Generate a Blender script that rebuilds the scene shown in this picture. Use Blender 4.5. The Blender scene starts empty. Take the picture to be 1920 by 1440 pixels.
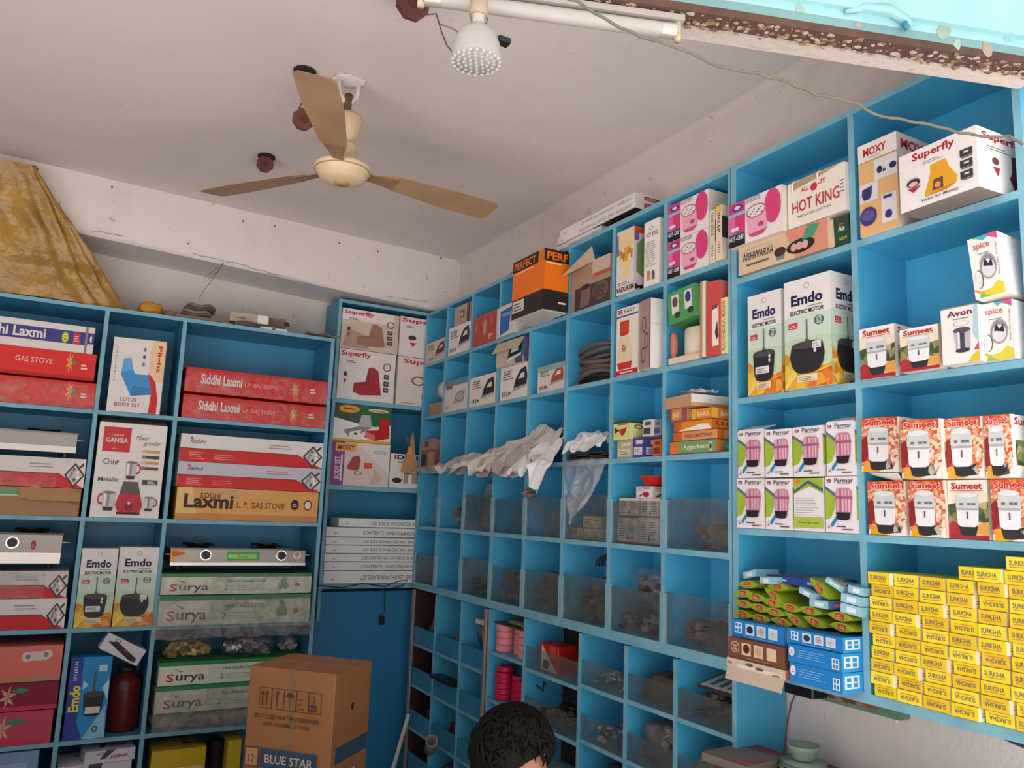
import bpy, math, random
from math import radians, sin, cos, pi, atan2
from mathutils import Vector, Matrix, noise

rnd = random.Random(11)
sc = bpy.context.scene
COL = sc.collection

# ------------------------------------------------------------------ camera
CAM = Vector((-1.74245, -4.03401, 1.60))
YAW, PIT, ROL, FPX = 0.505395, 0.156588, 0.0380709, 1504.105
_f = Vector((sin(YAW) * cos(PIT), cos(YAW) * cos(PIT), sin(PIT)))
_r = _f.cross(Vector((0, 0, 1))).normalized()
_u = _r.cross(_f)
_r2 = _r * cos(ROL) + _u * sin(ROL)
_u2 = _u * cos(ROL) - _r * sin(ROL)
cd = bpy.data.cameras.new('camera')
cam = bpy.data.objects.new('camera', cd)
COL.objects.link(cam)
cd.sensor_width = 36.0
cd.lens = FPX / 1920.0 * 36.0
cd.clip_start = 0.05
cam.matrix_world = Matrix(((_r2.x, _u2.x, -_f.x, CAM.x), (_r2.y, _u2.y, -_f.y, CAM.y),
                           (_r2.z, _u2.z, -_f.z, CAM.z), (0, 0, 0, 1)))
sc.camera = cam

# ------------------------------------------------------------------ daylight, exposure
sc.view_settings.view_transform = 'Standard'
sc.view_settings.look = 'None'
sc.view_settings.gamma = 1.0
sc.view_settings.use_curve_mapping = False
sc.view_settings.exposure = 0.02
world = bpy.data.worlds.new('sky')
sc.world = world
world.use_nodes = True
bg = world.node_tree.nodes['Background']
bg.inputs[0].default_value = (1.0, 0.975, 0.965, 1)
bg.inputs[1].default_value = 1.3
sun_d = bpy.data.lights.new('sun', 'SUN')
sun_d.energy = 14.0
sun_d.angle = radians(3)
sun_d.color = (1.0, 0.97, 0.94)
sun = bpy.data.objects.new('sun', sun_d)
COL.objects.link(sun)
sun.rotation_euler = (radians(-9), radians(-12), 0)     # high sun behind the building: lights the street, not the shop
sc.cycles.use_denoising = True
sc.cycles.max_bounces = 10
sc.cycles.diffuse_bounces = 6
sc.cycles.transparent_max_bounces = 16
sc.cycles.caustics_reflective = False
sc.cycles.caustics_refractive = False
sc.cycles.sample_clamp_indirect = 6.0


# ------------------------------------------------------------------ photograph pixel -> point in the shop
def ray(px, py):
    return _f + _r2 * ((px - 960) / FPX) + _u2 * ((720 - py) / FPX)


def onx(px, py, x):
    d = ray(px, py)
    return CAM + d * ((x - CAM.x) / d.x)


def ony(px, py, y):
    d = ray(px, py)
    return CAM + d * ((y - CAM.y) / d.y)


def onz(px, py, z):
    d = ray(px, py)
    return CAM + d * ((z - CAM.z) / d.z)


# ------------------------------------------------------------------ materials
def lin(h):
    h = h.lstrip('#')
    out = []
    for i in (0, 2, 4):
        c = int(h[i:i + 2], 16) / 255
        out.append(c / 12.92 if c <= 0.04045 else ((c + 0.055) / 1.055) ** 2.4)
    return (*out, 1)


_MC = {}


def M(h, rough=0.55, metal=0.0, var=0.10, scale=9.0, spec=0.35, bump=0.0):
    """painted / printed surface: one colour with a little worn unevenness"""
    key = ('p', h, rough, metal, var, scale, spec, bump)
    if key in _MC:
        return _MC[key]
    m = bpy.data.materials.new('surface_' + h.lstrip('#'))
    m.use_nodes = True
    nt = m.node_tree
    b = nt.nodes['Principled BSDF']
    b.inputs['Roughness'].default_value = rough
    b.inputs['Metallic'].default_value = metal
    b.inputs['Specular IOR Level'].default_value = spec
    c = lin(h)
    b.inputs['Base Color'].default_value = c
    if var > 0:
        tc = nt.nodes.new('ShaderNodeTexCoord')
        nz = nt.nodes.new('ShaderNodeTexNoise')
        nz.inputs['Scale'].default_value = scale
        nz.inputs['Detail'].default_value = 5
        mx = nt.nodes.new('ShaderNodeMix')
        mx.data_type = 'RGBA'
        mx.inputs[6].default_value = tuple(min(1, v * (1 + var)) for v in c[:3]) + (1,)
        mx.inputs[7].default_value = tuple(v * (1 - var * 1.6) for v in c[:3]) + (1,)
        nt.links.new(tc.outputs['Object'], nz.inputs['Vector'])
        nt.links.new(nz.outputs['Fac'], mx.inputs[0])
        nt.links.new(mx.outputs[2], b.inputs['Base Color'])
        if bump > 0:
            bp = nt.nodes.new('ShaderNodeBump')
            bp.inputs['Strength'].default_value = bump
            bp.inputs['Distance'].default_value = 0.02
            nt.links.new(nz.outputs['Fac'], bp.inputs['Height'])
            nt.links.new(bp.outputs[0], b.inputs['Normal'])
    _MC[key] = m
    return m


def MOT(cols, scale=60.0, rough=0.5, vor=True):
    """printed picture of loose bits (peas, chillies, spices): cells in several colours"""
    key = ('mot', tuple(cols), scale, vor)
    if key in _MC:
        return _MC[key]
    m = bpy.data.materials.new('print_bits')
    m.use_nodes = True
    nt = m.node_tree
    b = nt.nodes['Principled BSDF']
    b.inputs['Roughness'].default_value = rough
    tc = nt.nodes.new('ShaderNodeTexCoord')
    vo = nt.nodes.new('ShaderNodeTexVoronoi')
    vo.inputs['Scale'].default_value = scale
    sp = nt.nodes.new('ShaderNodeSeparateColor')
    rp = nt.nodes.new('ShaderNodeValToRGB')
    rp.color_ramp.interpolation = 'CONSTANT'
    els = rp.color_ramp.elements
    n = len(cols)
    els[0].position = 0
    els[0].color = lin(cols[0])
    els[1].position = 1.0 / n
    els[1].color = lin(cols[1])
    for i in range(2, n):
        e = els.new(i / n)
        e.color = lin(cols[i])
    nt.links.new(tc.outputs['Object'], vo.inputs['Vector'])
    nt.links.new(vo.outputs['Color'], sp.inputs[0])
    nt.links.new(sp.outputs[0], rp.inputs[0])
    nt.links.new(rp.outputs[0], b.inputs['Base Color'])
    _MC[key] = m
    return m


def FILM(h='#C8C4C0', alpha=0.35, rough=0.25, name='film', bump=0.6, scale=14):
    """thin clear or dusty plastic / glass: partly see-through, partly shiny surface"""
    key = ('film', h, alpha, rough, bump, scale)
    if key in _MC:
        return _MC[key]
    m = bpy.data.materials.new(name)
    m.use_nodes = True
    nt = m.node_tree
    b = nt.nodes['Principled BSDF']
    b.inputs['Base Color'].default_value = lin(h)
    b.inputs['Roughness'].default_value = rough
    b.inputs['Specular IOR Level'].default_value = 0.6
    tr = nt.nodes.new('ShaderNodeBsdfTransparent')
    mx = nt.nodes.new('ShaderNodeMixShader')
    out = nt.nodes['Material Output']
    tc = nt.nodes.new('ShaderNodeTexCoord')
    nz = nt.nodes.new('ShaderNodeTexNoise')
    nz.inputs['Scale'].default_value = scale
    nz.inputs['Detail'].default_value = 6
    nz.inputs['Distortion'].default_value = 1.5
    nt.links.new(tc.outputs['Object'], nz.inputs['Vector'])
    mp = nt.nodes.new('ShaderNodeMapRange')
    mp.inputs[1].default_value = 0.35
    mp.inputs[2].default_value = 0.7
    mp.inputs[3].default_value = max(0, alpha - 0.14)
    mp.inputs[4].default_value = min(1, alpha + 0.18)
    nt.links.new(nz.outputs['Fac'], mp.inputs[0])
    if bump > 0:
        bp = nt.nodes.new('ShaderNodeBump')
        bp.inputs['Strength'].default_value = bump
        bp.inputs['Distance'].default_value = 0.03
        nt.links.new(nz.outputs['Fac'], bp.inputs['Height'])
        nt.links.new(bp.outputs[0], b.inputs['Normal'])
    nt.links.new(mp.outputs[0], mx.inputs[0])
    nt.links.new(tr.outputs[0], mx.inputs[1])
    nt.links.new(b.outputs[0], mx.inputs[2])
    if bump > 0:                      # sharp glints on the creases
        gl = nt.nodes.new('ShaderNodeBsdfGlossy')
        gl.inputs['Roughness'].default_value = 0.14
        nt.links.new(bp.outputs[0], gl.inputs['Normal'])
        m2 = nt.nodes.new('ShaderNodeMixShader')
        m2.inputs[0].default_value = 0.045
        nt.links.new(mx.outputs[0], m2.inputs[1])
        nt.links.new(gl.outputs[0], m2.inputs[2])
        nt.links.new(m2.outputs[0], out.inputs['Surface'])
    else:
        nt.links.new(mx.outputs[0], out.inputs['Surface'])
    _MC[key] = m
    return m


def PLASTER(h, stain='#9A8F88', peel='#B9AFA8', name='plaster', amount=0.5, bump=0.25):
    """lime-washed plaster with stains and specks"""
    m = bpy.data.materials.new(name)
    m.use_nodes = True
    nt = m.node_tree
    b = nt.nodes['Principled BSDF']
    b.inputs['Roughness'].default_value = 0.9
    b.inputs['Specular IOR Level'].default_value = 0.1
    tc = nt.nodes.new('ShaderNodeTexCoord')
    n1 = nt.nodes.new('ShaderNodeTexNoise')
    n1.inputs['Scale'].default_value = 2.2
    n1.inputs['Detail'].default_value = 8
    n1.inputs['Roughness'].default_value = 0.65
    n2 = nt.nodes.new('ShaderNodeTexNoise')
    n2.inputs['Scale'].default_value = 22
    n2.inputs['Detail'].default_value = 4
    n3 = nt.nodes.new('ShaderNodeTexNoise')
    n3.inputs['Scale'].default_value = 70
    for n in (n1, n2, n3):
        nt.links.new(tc.outputs['Object'], n.inputs['Vector'])
    r1 = nt.nodes.new('ShaderNodeMapRange')
    r1.inputs[1].default_value = 0.52
    r1.inputs[2].default_value = 0.78
    r1.inputs[4].default_value = amount
    r2 = nt.nodes.new('ShaderNodeMapRange')
    r2.inputs[1].default_value = 0.68
    r2.inputs[2].default_value = 0.74
    r2.inputs[4].default_value = 0.55
    nt.links.new(n1.outputs['Fac'], r1.inputs[0])
    nt.links.new(n2.outputs['Fac'], r2.inputs[0])
    m1 = nt.nodes.new('ShaderNodeMix')
    m1.data_type = 'RGBA'
    m1.inputs[6].default_value = lin(h)
    m1.inputs[7].default_value = lin(peel)
    m2 = nt.nodes.new('ShaderNodeMix')
    m2.data_type = 'RGBA'
    m2.inputs[7].default_value = lin(stain)
    nt.links.new(r1.outputs[0], m1.inputs[0])
    nt.links.new(m1.outputs[2], m2.inputs[6])
    nt.links.new(r2.outputs[0], m2.inputs[0])
    nt.links.new(m2.outputs[2], b.inputs['Base Color'])
    bp = nt.nodes.new('ShaderNodeBump')
    bp.inputs['Strength'].default_value = bump
    bp.inputs['Distance'].default_value = 0.01
    nt.links.new(n3.outputs['Fac'], bp.inputs['Height'])
    nt.links.new(bp.outputs[0], b.inputs['Normal'])
    return m


# ------------------------------------------------------------------ mesh builder
class MB:
    def __init__(self):
        self.v, self.f, self.mi, self.sm, self.mats = [], [], [], [], []

    def mid(self, m):
        if m not in self.mats:
            self.mats.append(m)
        return self.mats.index(m)

    def add(self, vs, fs, m, smooth=False):
        k = len(self.v)
        i = self.mid(m)
        self.v += [tuple(p) for p in vs]
        for f in fs:
            self.f.append(tuple(k + a for a in f))
            self.mi.append(i)
            self.sm.append(smooth)

    def box(self, x0, y0, z0, x1, y1, z1, m, T=None):
        vs = [Vector((x, y, z)) for z in (z0, z1) for y in (y0, y1) for x in (x0, x1)]
        if T:
            vs = [T @ p for p in vs]
        self.add(vs, [(0, 2, 3, 1), (4, 5, 7, 6), (0, 1, 5, 4), (1, 3, 7, 5), (3, 2, 6, 7), (2, 0, 4, 6)], m)

    def chbox(self, x0, y0, z0, x1, y1, z1, m, c=0.004):
        """box with chamfered vertical edges"""
        pts = [(x0 + c, y0), (x1 - c, y0), (x1, y0 + c), (x1, y1 - c), (x1 - c, y1), (x0 + c, y1), (x0, y1 - c), (x0, y0 + c)]
        vs = [(x, y, z0) for x, y in pts] + [(x, y, z1) for x, y in pts]
        fs = [tuple(reversed(range(8))), tuple(range(8, 16))] + [(i, (i + 1) % 8, 8 + (i + 1) % 8, 8 + i) for i in range(8)]
        self.add(vs, fs, m)

    def prism(self, pts, z0, z1, m, T=None):
        n = len(pts)
        vs = [Vector((x, y, z0)) for x, y in pts] + [Vector((x, y, z1)) for x, y in pts]
        if T:
            vs = [T @ p for p in vs]
        self.add(vs, [tuple(reversed(range(n))), tuple(range(n, 2 * n))] +
                 [(i, (i + 1) % n, n + (i + 1) % n, n + i) for i in range(n)], m)

    def cyl(self, p0, p1, r0, m, r1=None, n=20, caps=True):
        p0, p1 = Vector(p0), Vector(p1)
        r1 = r0 if r1 is None else r1
        ax = (p1 - p0).normalized()
        a = ax.orthogonal().normalized()
        b = ax.cross(a)
        vs = []
        for p, r in ((p0, r0), (p1, r1)):
            vs += [p + (a * cos(2 * pi * i / n) + b * sin(2 * pi * i / n)) * r for i in range(n)]
        self.add(vs, [(i, (i + 1) % n, n + (i + 1) % n, n + i) for i in range(n)], m, True)
        if caps:
            self.add(vs[:n], [tuple(reversed(range(n)))], m)
            self.add(vs[n:], [tuple(range(n))], m)

    def tube(self, pts, r, m, n=8, rr=None):
        pts = [Vector(p) for p in pts]
        vs, fs = [], []
        a = None
        for i, p in enumerate(pts):
            t = (pts[min(i + 1, len(pts) - 1)] - pts[max(i - 1, 0)]).normalized()
            a = t.orthogonal().normalized() if a is None else (a - t * a.dot(t)).normalized()
            b = t.cross(a)
            q = rr[i] if rr else r
            vs += [p + (a * cos(2 * pi * k / n) + b * sin(2 * pi * k / n)) * q for k in range(n)]
        for i in range(len(pts) - 1):
            for k in range(n):
                fs.append((i * n + k, i * n + (k + 1) % n, (i + 1) * n + (k + 1) % n, (i + 1) * n + k))
        fs += [tuple(reversed(range(n))), tuple(range(len(vs) - n, len(vs)))]
        self.add(vs, fs, m, True)

    def lathe(self, prof, m, c=(0, 0, 0), n=28, T=None):
        c = Vector(c)
        vs, fs = [], []
        for r, z in prof:
            for k in range(n):
                p = Vector((r * cos(2 * pi * k / n), r * sin(2 * pi * k / n), z))
                vs.append(c + (T @ p if T else p))
        for i in range(len(prof) - 1):
            for k in range(n):
                fs.append((i * n + k, i * n + (k + 1) % n, (i + 1) * n + (k + 1) % n, (i + 1) * n + k))
        if prof[0][0] > 1e-5:
            fs.append(tuple(reversed(range(n))))
        if prof[-1][0] > 1e-5:
            fs.append(tuple(range(len(vs) - n, len(vs))))
        self.add(vs, fs, m, True)

    def grid(self, fn, nu, nv, m, smooth=True):
        vs = [fn(i / nu, j / nv) for j in range(nv + 1) for i in range(nu + 1)]
        fs = [(j * (nu + 1) + i, j * (nu + 1) + i + 1, (j + 1) * (nu + 1) + i + 1, (j + 1) * (nu + 1) + i) for j in range(nv) for i in range(nu)]
        self.add(vs, fs, m, smooth)

    def blob(self, c, s, m, seed=0, amp=0.18, fr=3.0, nu=24, nv=14, flat=True, p=0.8, ridges=0.0):
        """lumpy closed bag or bundle"""
        c = Vector(c)
        vs, fs = [], []
        for j in range(nv + 1):
            th = pi * j / nv
            for i in range(nu):
                ph = 2 * pi * i / nu
                d = Vector((math.copysign(abs(sin(th) * cos(ph)) ** p, sin(th) * cos(ph)),
                            math.copysign(abs(sin(th) * sin(ph)) ** p, sin(th) * sin(ph)),
                            math.copysign(abs(cos(th)) ** p, cos(th))))
                k = 1 + amp * noise.noise(d * fr + Vector((seed * 3.1, seed * 1.7, seed))) + amp * .5 * noise.noise(d * fr * 2.7 + Vector((seed, 7, 3)))
                if ridges:
                    k += ridges * abs(noise.noise(d * fr * 1.5 + Vector((9, seed, 2))))
                q = Vector((d.x * s[0] * k, d.y * s[1] * k, d.z * s[2] * k))
                if flat and q.z < -s[2] * .85:
                    q.z = -s[2] * .85
                vs.append(c + q)
        for j in range(nv):
            for i in range(nu):
                fs.append((j * nu + i, (j + 1) * nu + i, (j + 1) * nu + (i + 1) % nu, j * nu + (i + 1) % nu))
        self.add(vs, fs, m, True)

    def mesh(self, name):
        me = bpy.data.meshes.new(name)
        me.from_pydata(self.v, [], self.f)
        for m in self.mats:
            me.materials.append(m)
        me.polygons.foreach_set('material_index', self.mi)
        me.polygons.foreach_set('use_smooth', self.sm)
        me.update()
        return me

    def build(self, name, parent=None, loc=None, rz=0.0, rot=None):
        o = bpy.data.objects.new(name, self.mesh(name))
        COL.objects.link(o)
        if parent:
            o.parent = parent
        if loc is not None:
            o.location = loc
        o.rotation_euler = rot if rot else (0, 0, rz)
        return o


def tag(o, label=None, cat=None, group=None, kind=None):
    if label:
        o['label'] = label
    if cat:
        o['category'] = cat
    if group:
        o['group'] = group
    if kind:
        o['kind'] = kind
    return o


def empty(name, loc=(0, 0, 0), rz=0.0, label=None, cat=None, group=None):
    o = bpy.data.objects.new(name, None)
    o.empty_display_size = 0.05
    COL.objects.link(o)
    o.location = loc
    o.rotation_euler = (0, 0, rz)
    return tag(o, label, cat, group)


def copy_tree(o, parent=None):
    c = o.copy()
    COL.objects.link(c)
    if parent:
        c.parent = parent
    for ch in list(o.children):
        copy_tree(ch, c)
    return c


def ordn(n):
    return ['zeroth', 'first', 'second', 'third', 'fourth', 'fifth', 'sixth', 'seventh', 'eighth', 'ninth', 'tenth', 'eleventh', 'twelfth'][n]


# ------------------------------------------------------------------ printing on a face
_TC = {}


def glyphs(s, bold, shear):
    key = (s, bold, shear)
    if key in _TC:
        return _TC[key]
    cu = bpy.data.curves.new('t', 'FONT')
    cu.body = s
    cu.fill_mode = 'FRONT'
    cu.resolution_u = 2
    cu.offset = bold
    cu.shear = shear
    ob = bpy.data.objects.new('t', cu)
    me = bpy.data.meshes.new_from_object(ob)
    vs = [(v.co.x, v.co.y) for v in me.vertices]
    fs = [tuple(p.vertices) for p in me.polygons]
    bpy.data.objects.remove(ob)
    bpy.data.meshes.remove(me)
    bpy.data.curves.remove(cu)
    if vs:
        x0, x1 = min(v[0] for v in vs), max(v[0] for v in vs)
        y0, y1 = min(v[1] for v in vs), max(v[1] for v in vs)
        vs = [((x - x0) / max(x1 - x0, 1e-6), (y - y0) / max(y1 - y0, 1e-6)) for x, y in vs]
    _TC[key] = (vs, fs)
    return _TC[key]


EPS = 0.00022
INK = '#2A2730'


class Face:
    """a printed face: u to the right, v up, both 0..1"""
    def __init__(s, mb, o, U, V, N):
        s.mb, s.o, s.U, s.V, s.N, s.k = mb, Vector(o), Vector(U), Vector(V), Vector(N), 0
        s.asp = s.V.length / s.U.length

    def P(s, u, v):
        return s.o + s.U * u + s.V * v + s.N * (EPS * s.k)

    def _m(s, c):
        return M(c, 0.5, var=0.04) if isinstance(c, str) else c

    def poly(s, c, pts):
        s.k += 1
        s.mb.add([s.P(*p) for p in pts], [tuple(range(len(pts)))], s._m(c))

    def rect(s, c, x0, y0, x1, y1):
        s.poly(c, [(x0, y0), (x1, y0), (x1, y1), (x0, y1)])

    def ell(s, c, cx, cy, rx, ry, n=20, a0=0, a1=360):
        full = a1 - a0 >= 360
        k = n if full else n + 1
        s.poly(c, [(cx + rx * cos(radians(a0 + (a1 - a0) * i / n)), cy + ry * sin(radians(a0 + (a1 - a0) * i / n))) for i in range(k)])

    def ring(s, c, cx, cy, rx, ry, w=0.2, n=24):
        s.k += 1
        vs = []
        for q in (1, 1 - w):
            vs += [s.P(cx + rx * q * cos(2 * pi * i / n), cy + ry * q * sin(2 * pi * i / n)) for i in range(n)]
        s.mb.add(vs, [(i, (i + 1) % n, n + (i + 1) % n, n + i) for i in range(n)], s._m(c))

    def txt(s, c, t, x0, y0, x1, y1, bold=0.0, shear=0.0, rot=0):
        vs, fs = glyphs(t, bold, shear)
        s.k += 1
        out = []
        for a, b in vs:
            if rot == 90:
                u, v = x1 - b * (x1 - x0), y0 + a * (y1 - y0)
            elif rot == -90:
                u, v = x0 + b * (x1 - x0), y1 - a * (y1 - y0)
            elif rot == 180:
                u, v = x1 - a * (x1 - x0), y1 - b * (y1 - y0)
            else:
                u, v = x0 + a * (x1 - x0), y0 + b * (y1 - y0)
            out.append(s.P(u, v))
        s.mb.add(out, fs, s._m(c))

    def lines(s, c, x0, y0, x1, y1, n, fill=0.4, seed=1):
        """rows of print too small to read"""
        r = random.Random(seed)
        h = (y1 - y0) / n
        for i in range(n):
            e = x1 - (x1 - x0) * r.uniform(0, 0.3)
            s.rect(c, x0, y0 + i * h, e, y0 + i * h + h * fill)


def box_faces(mb, w, d, h):
    return {'F': Face(mb, (0, 0, 0), (w, 0, 0), (0, 0, h), (0, -1, 0)),
            'R': Face(mb, (w, 0, 0), (0, d, 0), (0, 0, h), (1, 0, 0)),
            'L': Face(mb, (0, d, 0), (0, -d, 0), (0, 0, h), (-1, 0, 0)),
            'T': Face(mb, (0, 0, h), (w, 0, 0), (0, d, 0), (0, 0, 1)),
            'B': Face(mb, (0, d, 0), (w, 0, 0), (0, -d, 0), (0, 0, -1))}


YC = 0.14      # front of the corner cupboard
BASE = {'L': 0.0, 'C': 0.0, 'R': -pi / 2}


def hit(side, q, off):
    if side == 'L':
        return ony(q[0], q[1], -off)
    if side == 'C':
        return ony(q[0], q[1], YC - off)
    return onx(q[0], q[1], -off)


def frame(side, bl, br, tl, off=-0.004, ang=0.0, z=None):
    """where a box stands (front lower left corner), its turn, width and height, from three corners seen in the photograph"""
    P, T = hit(side, bl, off), hit(side, tl, off)
    a = BASE[side] + radians(ang)
    P = Vector(((P.x + T.x) / 2, (P.y + T.y) / 2, P.z)) if ang == 0 else P
    d = ray(*br)
    n = Vector((-sin(a), cos(a)))
    t = (Vector((P.x, P.y)) - Vector((CAM.x, CAM.y))).dot(n) / Vector((d.x, d.y)).dot(n)
    Q = CAM + d * t
    w = (Vector((Q.x, Q.y)) - Vector((P.x, P.y))).dot(Vector((cos(a), sin(a))))
    zz = (P.z if z is None else z) + 0.0012
    return Vector((P.x, P.y, zz)), a, w, T.z - zz


def carton(name, label, side, bl, br, tl, d, base, art=None, off=-0.004, ang=0.0, z=None, group=None, cat='box',
           lid=None, h=None, roll=0.0, under=None, flap=None):
    P, a, w, hh = frame(side, bl, br, tl, off, ang, z)
    h = h or hh
    if abs(ang) < .01:               # keep clear of the boards either side, above and behind
        vv, half, bk = {'L': (LV, TH / 2, .315), 'C': ([CX0 + TH / 2, CX1 - TH / 2], TH / 2, .41)}.get(side, (sorted(RY[:-1] + [-2.255, -2.272] + BY[1:]), TH / 2, .198))
        g = 1 if side != 'R' else -1
        pos = (P.x if side != 'R' else P.y)
        ctr = pos + g * w / 2
        if side == 'R' and P.z < 1.19:
            vv = sorted(QY)
        los = [v for v in vv if v <= ctr]
        his = [v for v in vv if v > ctr]
        lo, hi = pos if g > 0 else pos - w, pos + w if g > 0 else pos
        if los:
            lo = max(lo, los[-1] + half + .0012)
        if his:
            hi = min(hi, his[0] - half - .0012)
        w = hi - lo
        if side != 'R':
            P.x = lo
        else:
            P.y = hi
        d = min(d, bk + off - .0015 - (YC if side == 'C' else 0))
        zz = {'L': LZ + [LT], 'C': CZ + [CT]}.get(side, (RZ + [RT]) if ctr > -2.263 else (BZ + [RT]))
        up = [v for v in zz if v > P.z + .01]
        if up and off < .1:
            h = min(h, up[0] - TH * 1.3 - .0015 - P.z)
    mb = MB()
    bm = M(base) if isinstance(base, str) else base
    mb.chbox(0, 0, 0, w, d, h, bm, min(0.003, w * .04))
    fs = box_faces(mb, w, d, h)
    if lid:
        for k in 'T':
            fs[k].rect(lid, 0.0, 0.0, 1, 1)
    # the folded seam of the end flaps
    fs['T'].rect('#6E6258', 0.02, 0.49, 0.98, 0.505)
    if under:
        fs['B'].rect(under, 0, 0, 1, 1)
    if art:
        art(fs)
    o = mb.build(name, None, P, a)
    if roll:
        o.rotation_euler = (0, radians(roll), a)
    tag(o, label, cat, group)
    if flap:
        for k, c in flap:
            fl = MB()
            if k == 'T':      # a lid flap standing a little open at the top front edge
                T = Matrix.Translation((0, 0, h)) @ Matrix.Rotation(radians(16), 4, 'X')
                fl.box(0.004, 0, 0, w - 0.004, d * .5, 0.0025, M(c), T)
            elif k == 'F':    # a flap hanging out over the front edge
                T = Matrix.Translation((0, 0, h)) @ Matrix.Rotation(radians(-118), 4, 'X')
                fl.box(0.004, 0, 0, w - 0.004, min(d * .5, h * .5), 0.0025, M(c), T)
            elif k == 'B':    # bottom flap hanging forward
                T = Matrix.Translation((0, -0.0005, 0.003)) @ Matrix.Rotation(radians(252), 4, 'X')
                fl.box(0.004, 0, 0, w - 0.004, .036, 0.0015, M(c), T)
            fl.build('flap', o)
    o['ztop'] = P.z + h
    return o

# ------------------------------------------------------------------ the room
ZC = 3.065                       # ceiling


def wall_y(x):
    return max(0.33, 0.50 + 0.10 * x)


def beam_y(x):
    return 0.165 + 0.08 * x


white_wall = PLASTER('#D9D0CA', '#8F857E', '#BDB0A6', 'limewash', 0.55)
beam_mat = PLASTER('#E6DEDA', '#8B827C', '#D2C6BC', 'beam_limewash', 0.6, 0.3)
ceil_mat = PLASTER('#E2D9D5', '#D3CAC7', '#D0C6C3', 'ceiling_wash', 0.5, 0.08)
low_wall = PLASTER('#D2C8C4', '#7E7672', '#BFB3AC', 'low_wall_wash', 0.6)
XL, XR = -3.5, 0.205
# shop front line (oblique): outer and inner edges of the lintel underside
ZL = 2.54
oA, oB = onz(1390, 32, ZL), onz(1920, 115, ZL)
mA, mB = onz(1390, 60, ZL), onz(1920, 160, ZL)
iA, iB = onz(1290, 75, ZL), onz(1640, 135, ZL)
fd = (oB - oA).normalized()
fn = Vector((-fd.y, fd.x, 0))    # into the shop


def along(p, x):
    t = (x - p.x) / fd.x
    return p + fd * t


def structure(name, mb):
    return tag(mb.build(name), kind='structure')


mb = MB()
mb.add([(XL, along(oA, XL).y - .2, 0), (1.2, along(oA, 1.2).y - .2, 0), (1.2, 1, 0), (XL, 1, 0), (XL, along(oA, XL).y - .2, -.1), (1.2, along(oA, 1.2).y - .2, -.1), (1.2, 1, -.1), (XL, 1, -.1)],
       [(0, 1, 2, 3), (7, 6, 5, 4), (0, 4, 5, 1), (1, 5, 6, 2), (2, 6, 7, 3), (3, 7, 4, 0)], M('#8C857C', .8, scale=3))
structure('floor', mb)
mb = MB()
mb.box(-30, -30, -.4, 30, 30, -.12, M('#CFCAC8', .9, scale=1))
structure('ground', mb)
mb = MB()
mb.box(XL, along(iA, XR + .2).y, ZC, XR + .3, 1.0, ZC + .15, ceil_mat)
structure('ceiling', mb)
mb = MB()
mb.prism([(XL - .2, .33), (-1.7, .33), (XR + .2, wall_y(XR + .2)), (XR + .2, wall_y(XR) + .2), (XL - .2, wall_y(XL) + .2)], 0, ZC + .1, white_wall)
structure('wall_back', mb)
mb = MB()
mb.box(XR, -3.14, 0, XR + .2, 0.9, ZC + .1, white_wall)
structure('wall_right', mb)
mb = MB()
mb.box(XL - .2, along(oA, XL).y - .05, 0, XL, 0.9, ZC + .1, white_wall)
structure('wall_left', mb)
# soft coving between ceiling and right wall
mb = MB()
n = 8
pts = [(XR + .01, ZC + .01)] + [(XR - .03 * (1 - sin(pi / 2 * i / n)), ZC - .03 * (1 - cos(pi / 2 * i / n))) for i in range(n + 1)]
vs = [(x, -3.0, z) for x, z in pts] + [(x, beam_y(XR), z) for x, z in pts]
k = len(pts)
mb.add(vs, [tuple(range(k)), tuple(reversed(range(k, 2 * k)))] + [(i, i + k, (i + 1) % k + k, (i + 1) % k) for i in range(k)], white_wall, False)
structure('trim_1', mb)
# beam along the back wall
mb = MB()
zbl = lambda x: 2.735 - 0.026 * x
xs = [XL + i * (XR - XL) / 30 for i in range(31)]
vs = []
for x in xs:
    wob = 0.006 * noise.noise(Vector((x * 3, 0, 0))) + 0.004 * noise.noise(Vector((x * 11, 5, 0)))
    vs += [(x, beam_y(x) + wob, ZC + .02), (x, beam_y(x) + wob, zbl(x) + .012 + wob), (x, beam_y(x) + .012, zbl(x)), (x, wall_y(x) + .02, zbl(x)), (x, wall_y(x) + .02, ZC + .02)]
fs = [(i * 5 + j, (i + 1) * 5 + j, (i + 1) * 5 + (j + 1) % 5, i * 5 + (j + 1) % 5) for i in range(30) for j in range(5)]
fs += [(0, 1, 2, 3, 4), (154, 153, 152, 151, 150)]
mb.add(vs, fs, beam_mat)
# hairline crack along the lower edge
for a, b in (((360, 475), (425, 490)), ((425, 490), (520, 515)), ((170, 432), (230, 444)), ((720, 555), (800, 566))):
    pts = []
    for i in range(9):
        t = i / 8
        q = (a[0] + (b[0] - a[0]) * t, a[1] + (b[1] - a[1]) * t + rnd.uniform(-2, 2))
        x = ony(q[0], q[1], .08).x
        p = ony(q[0], q[1], beam_y(x) - .006)
        pts.append(p)
    mb.tube(pts, 0.0012, M('#8E8680'), n=4)
structure('beam', mb)

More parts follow.
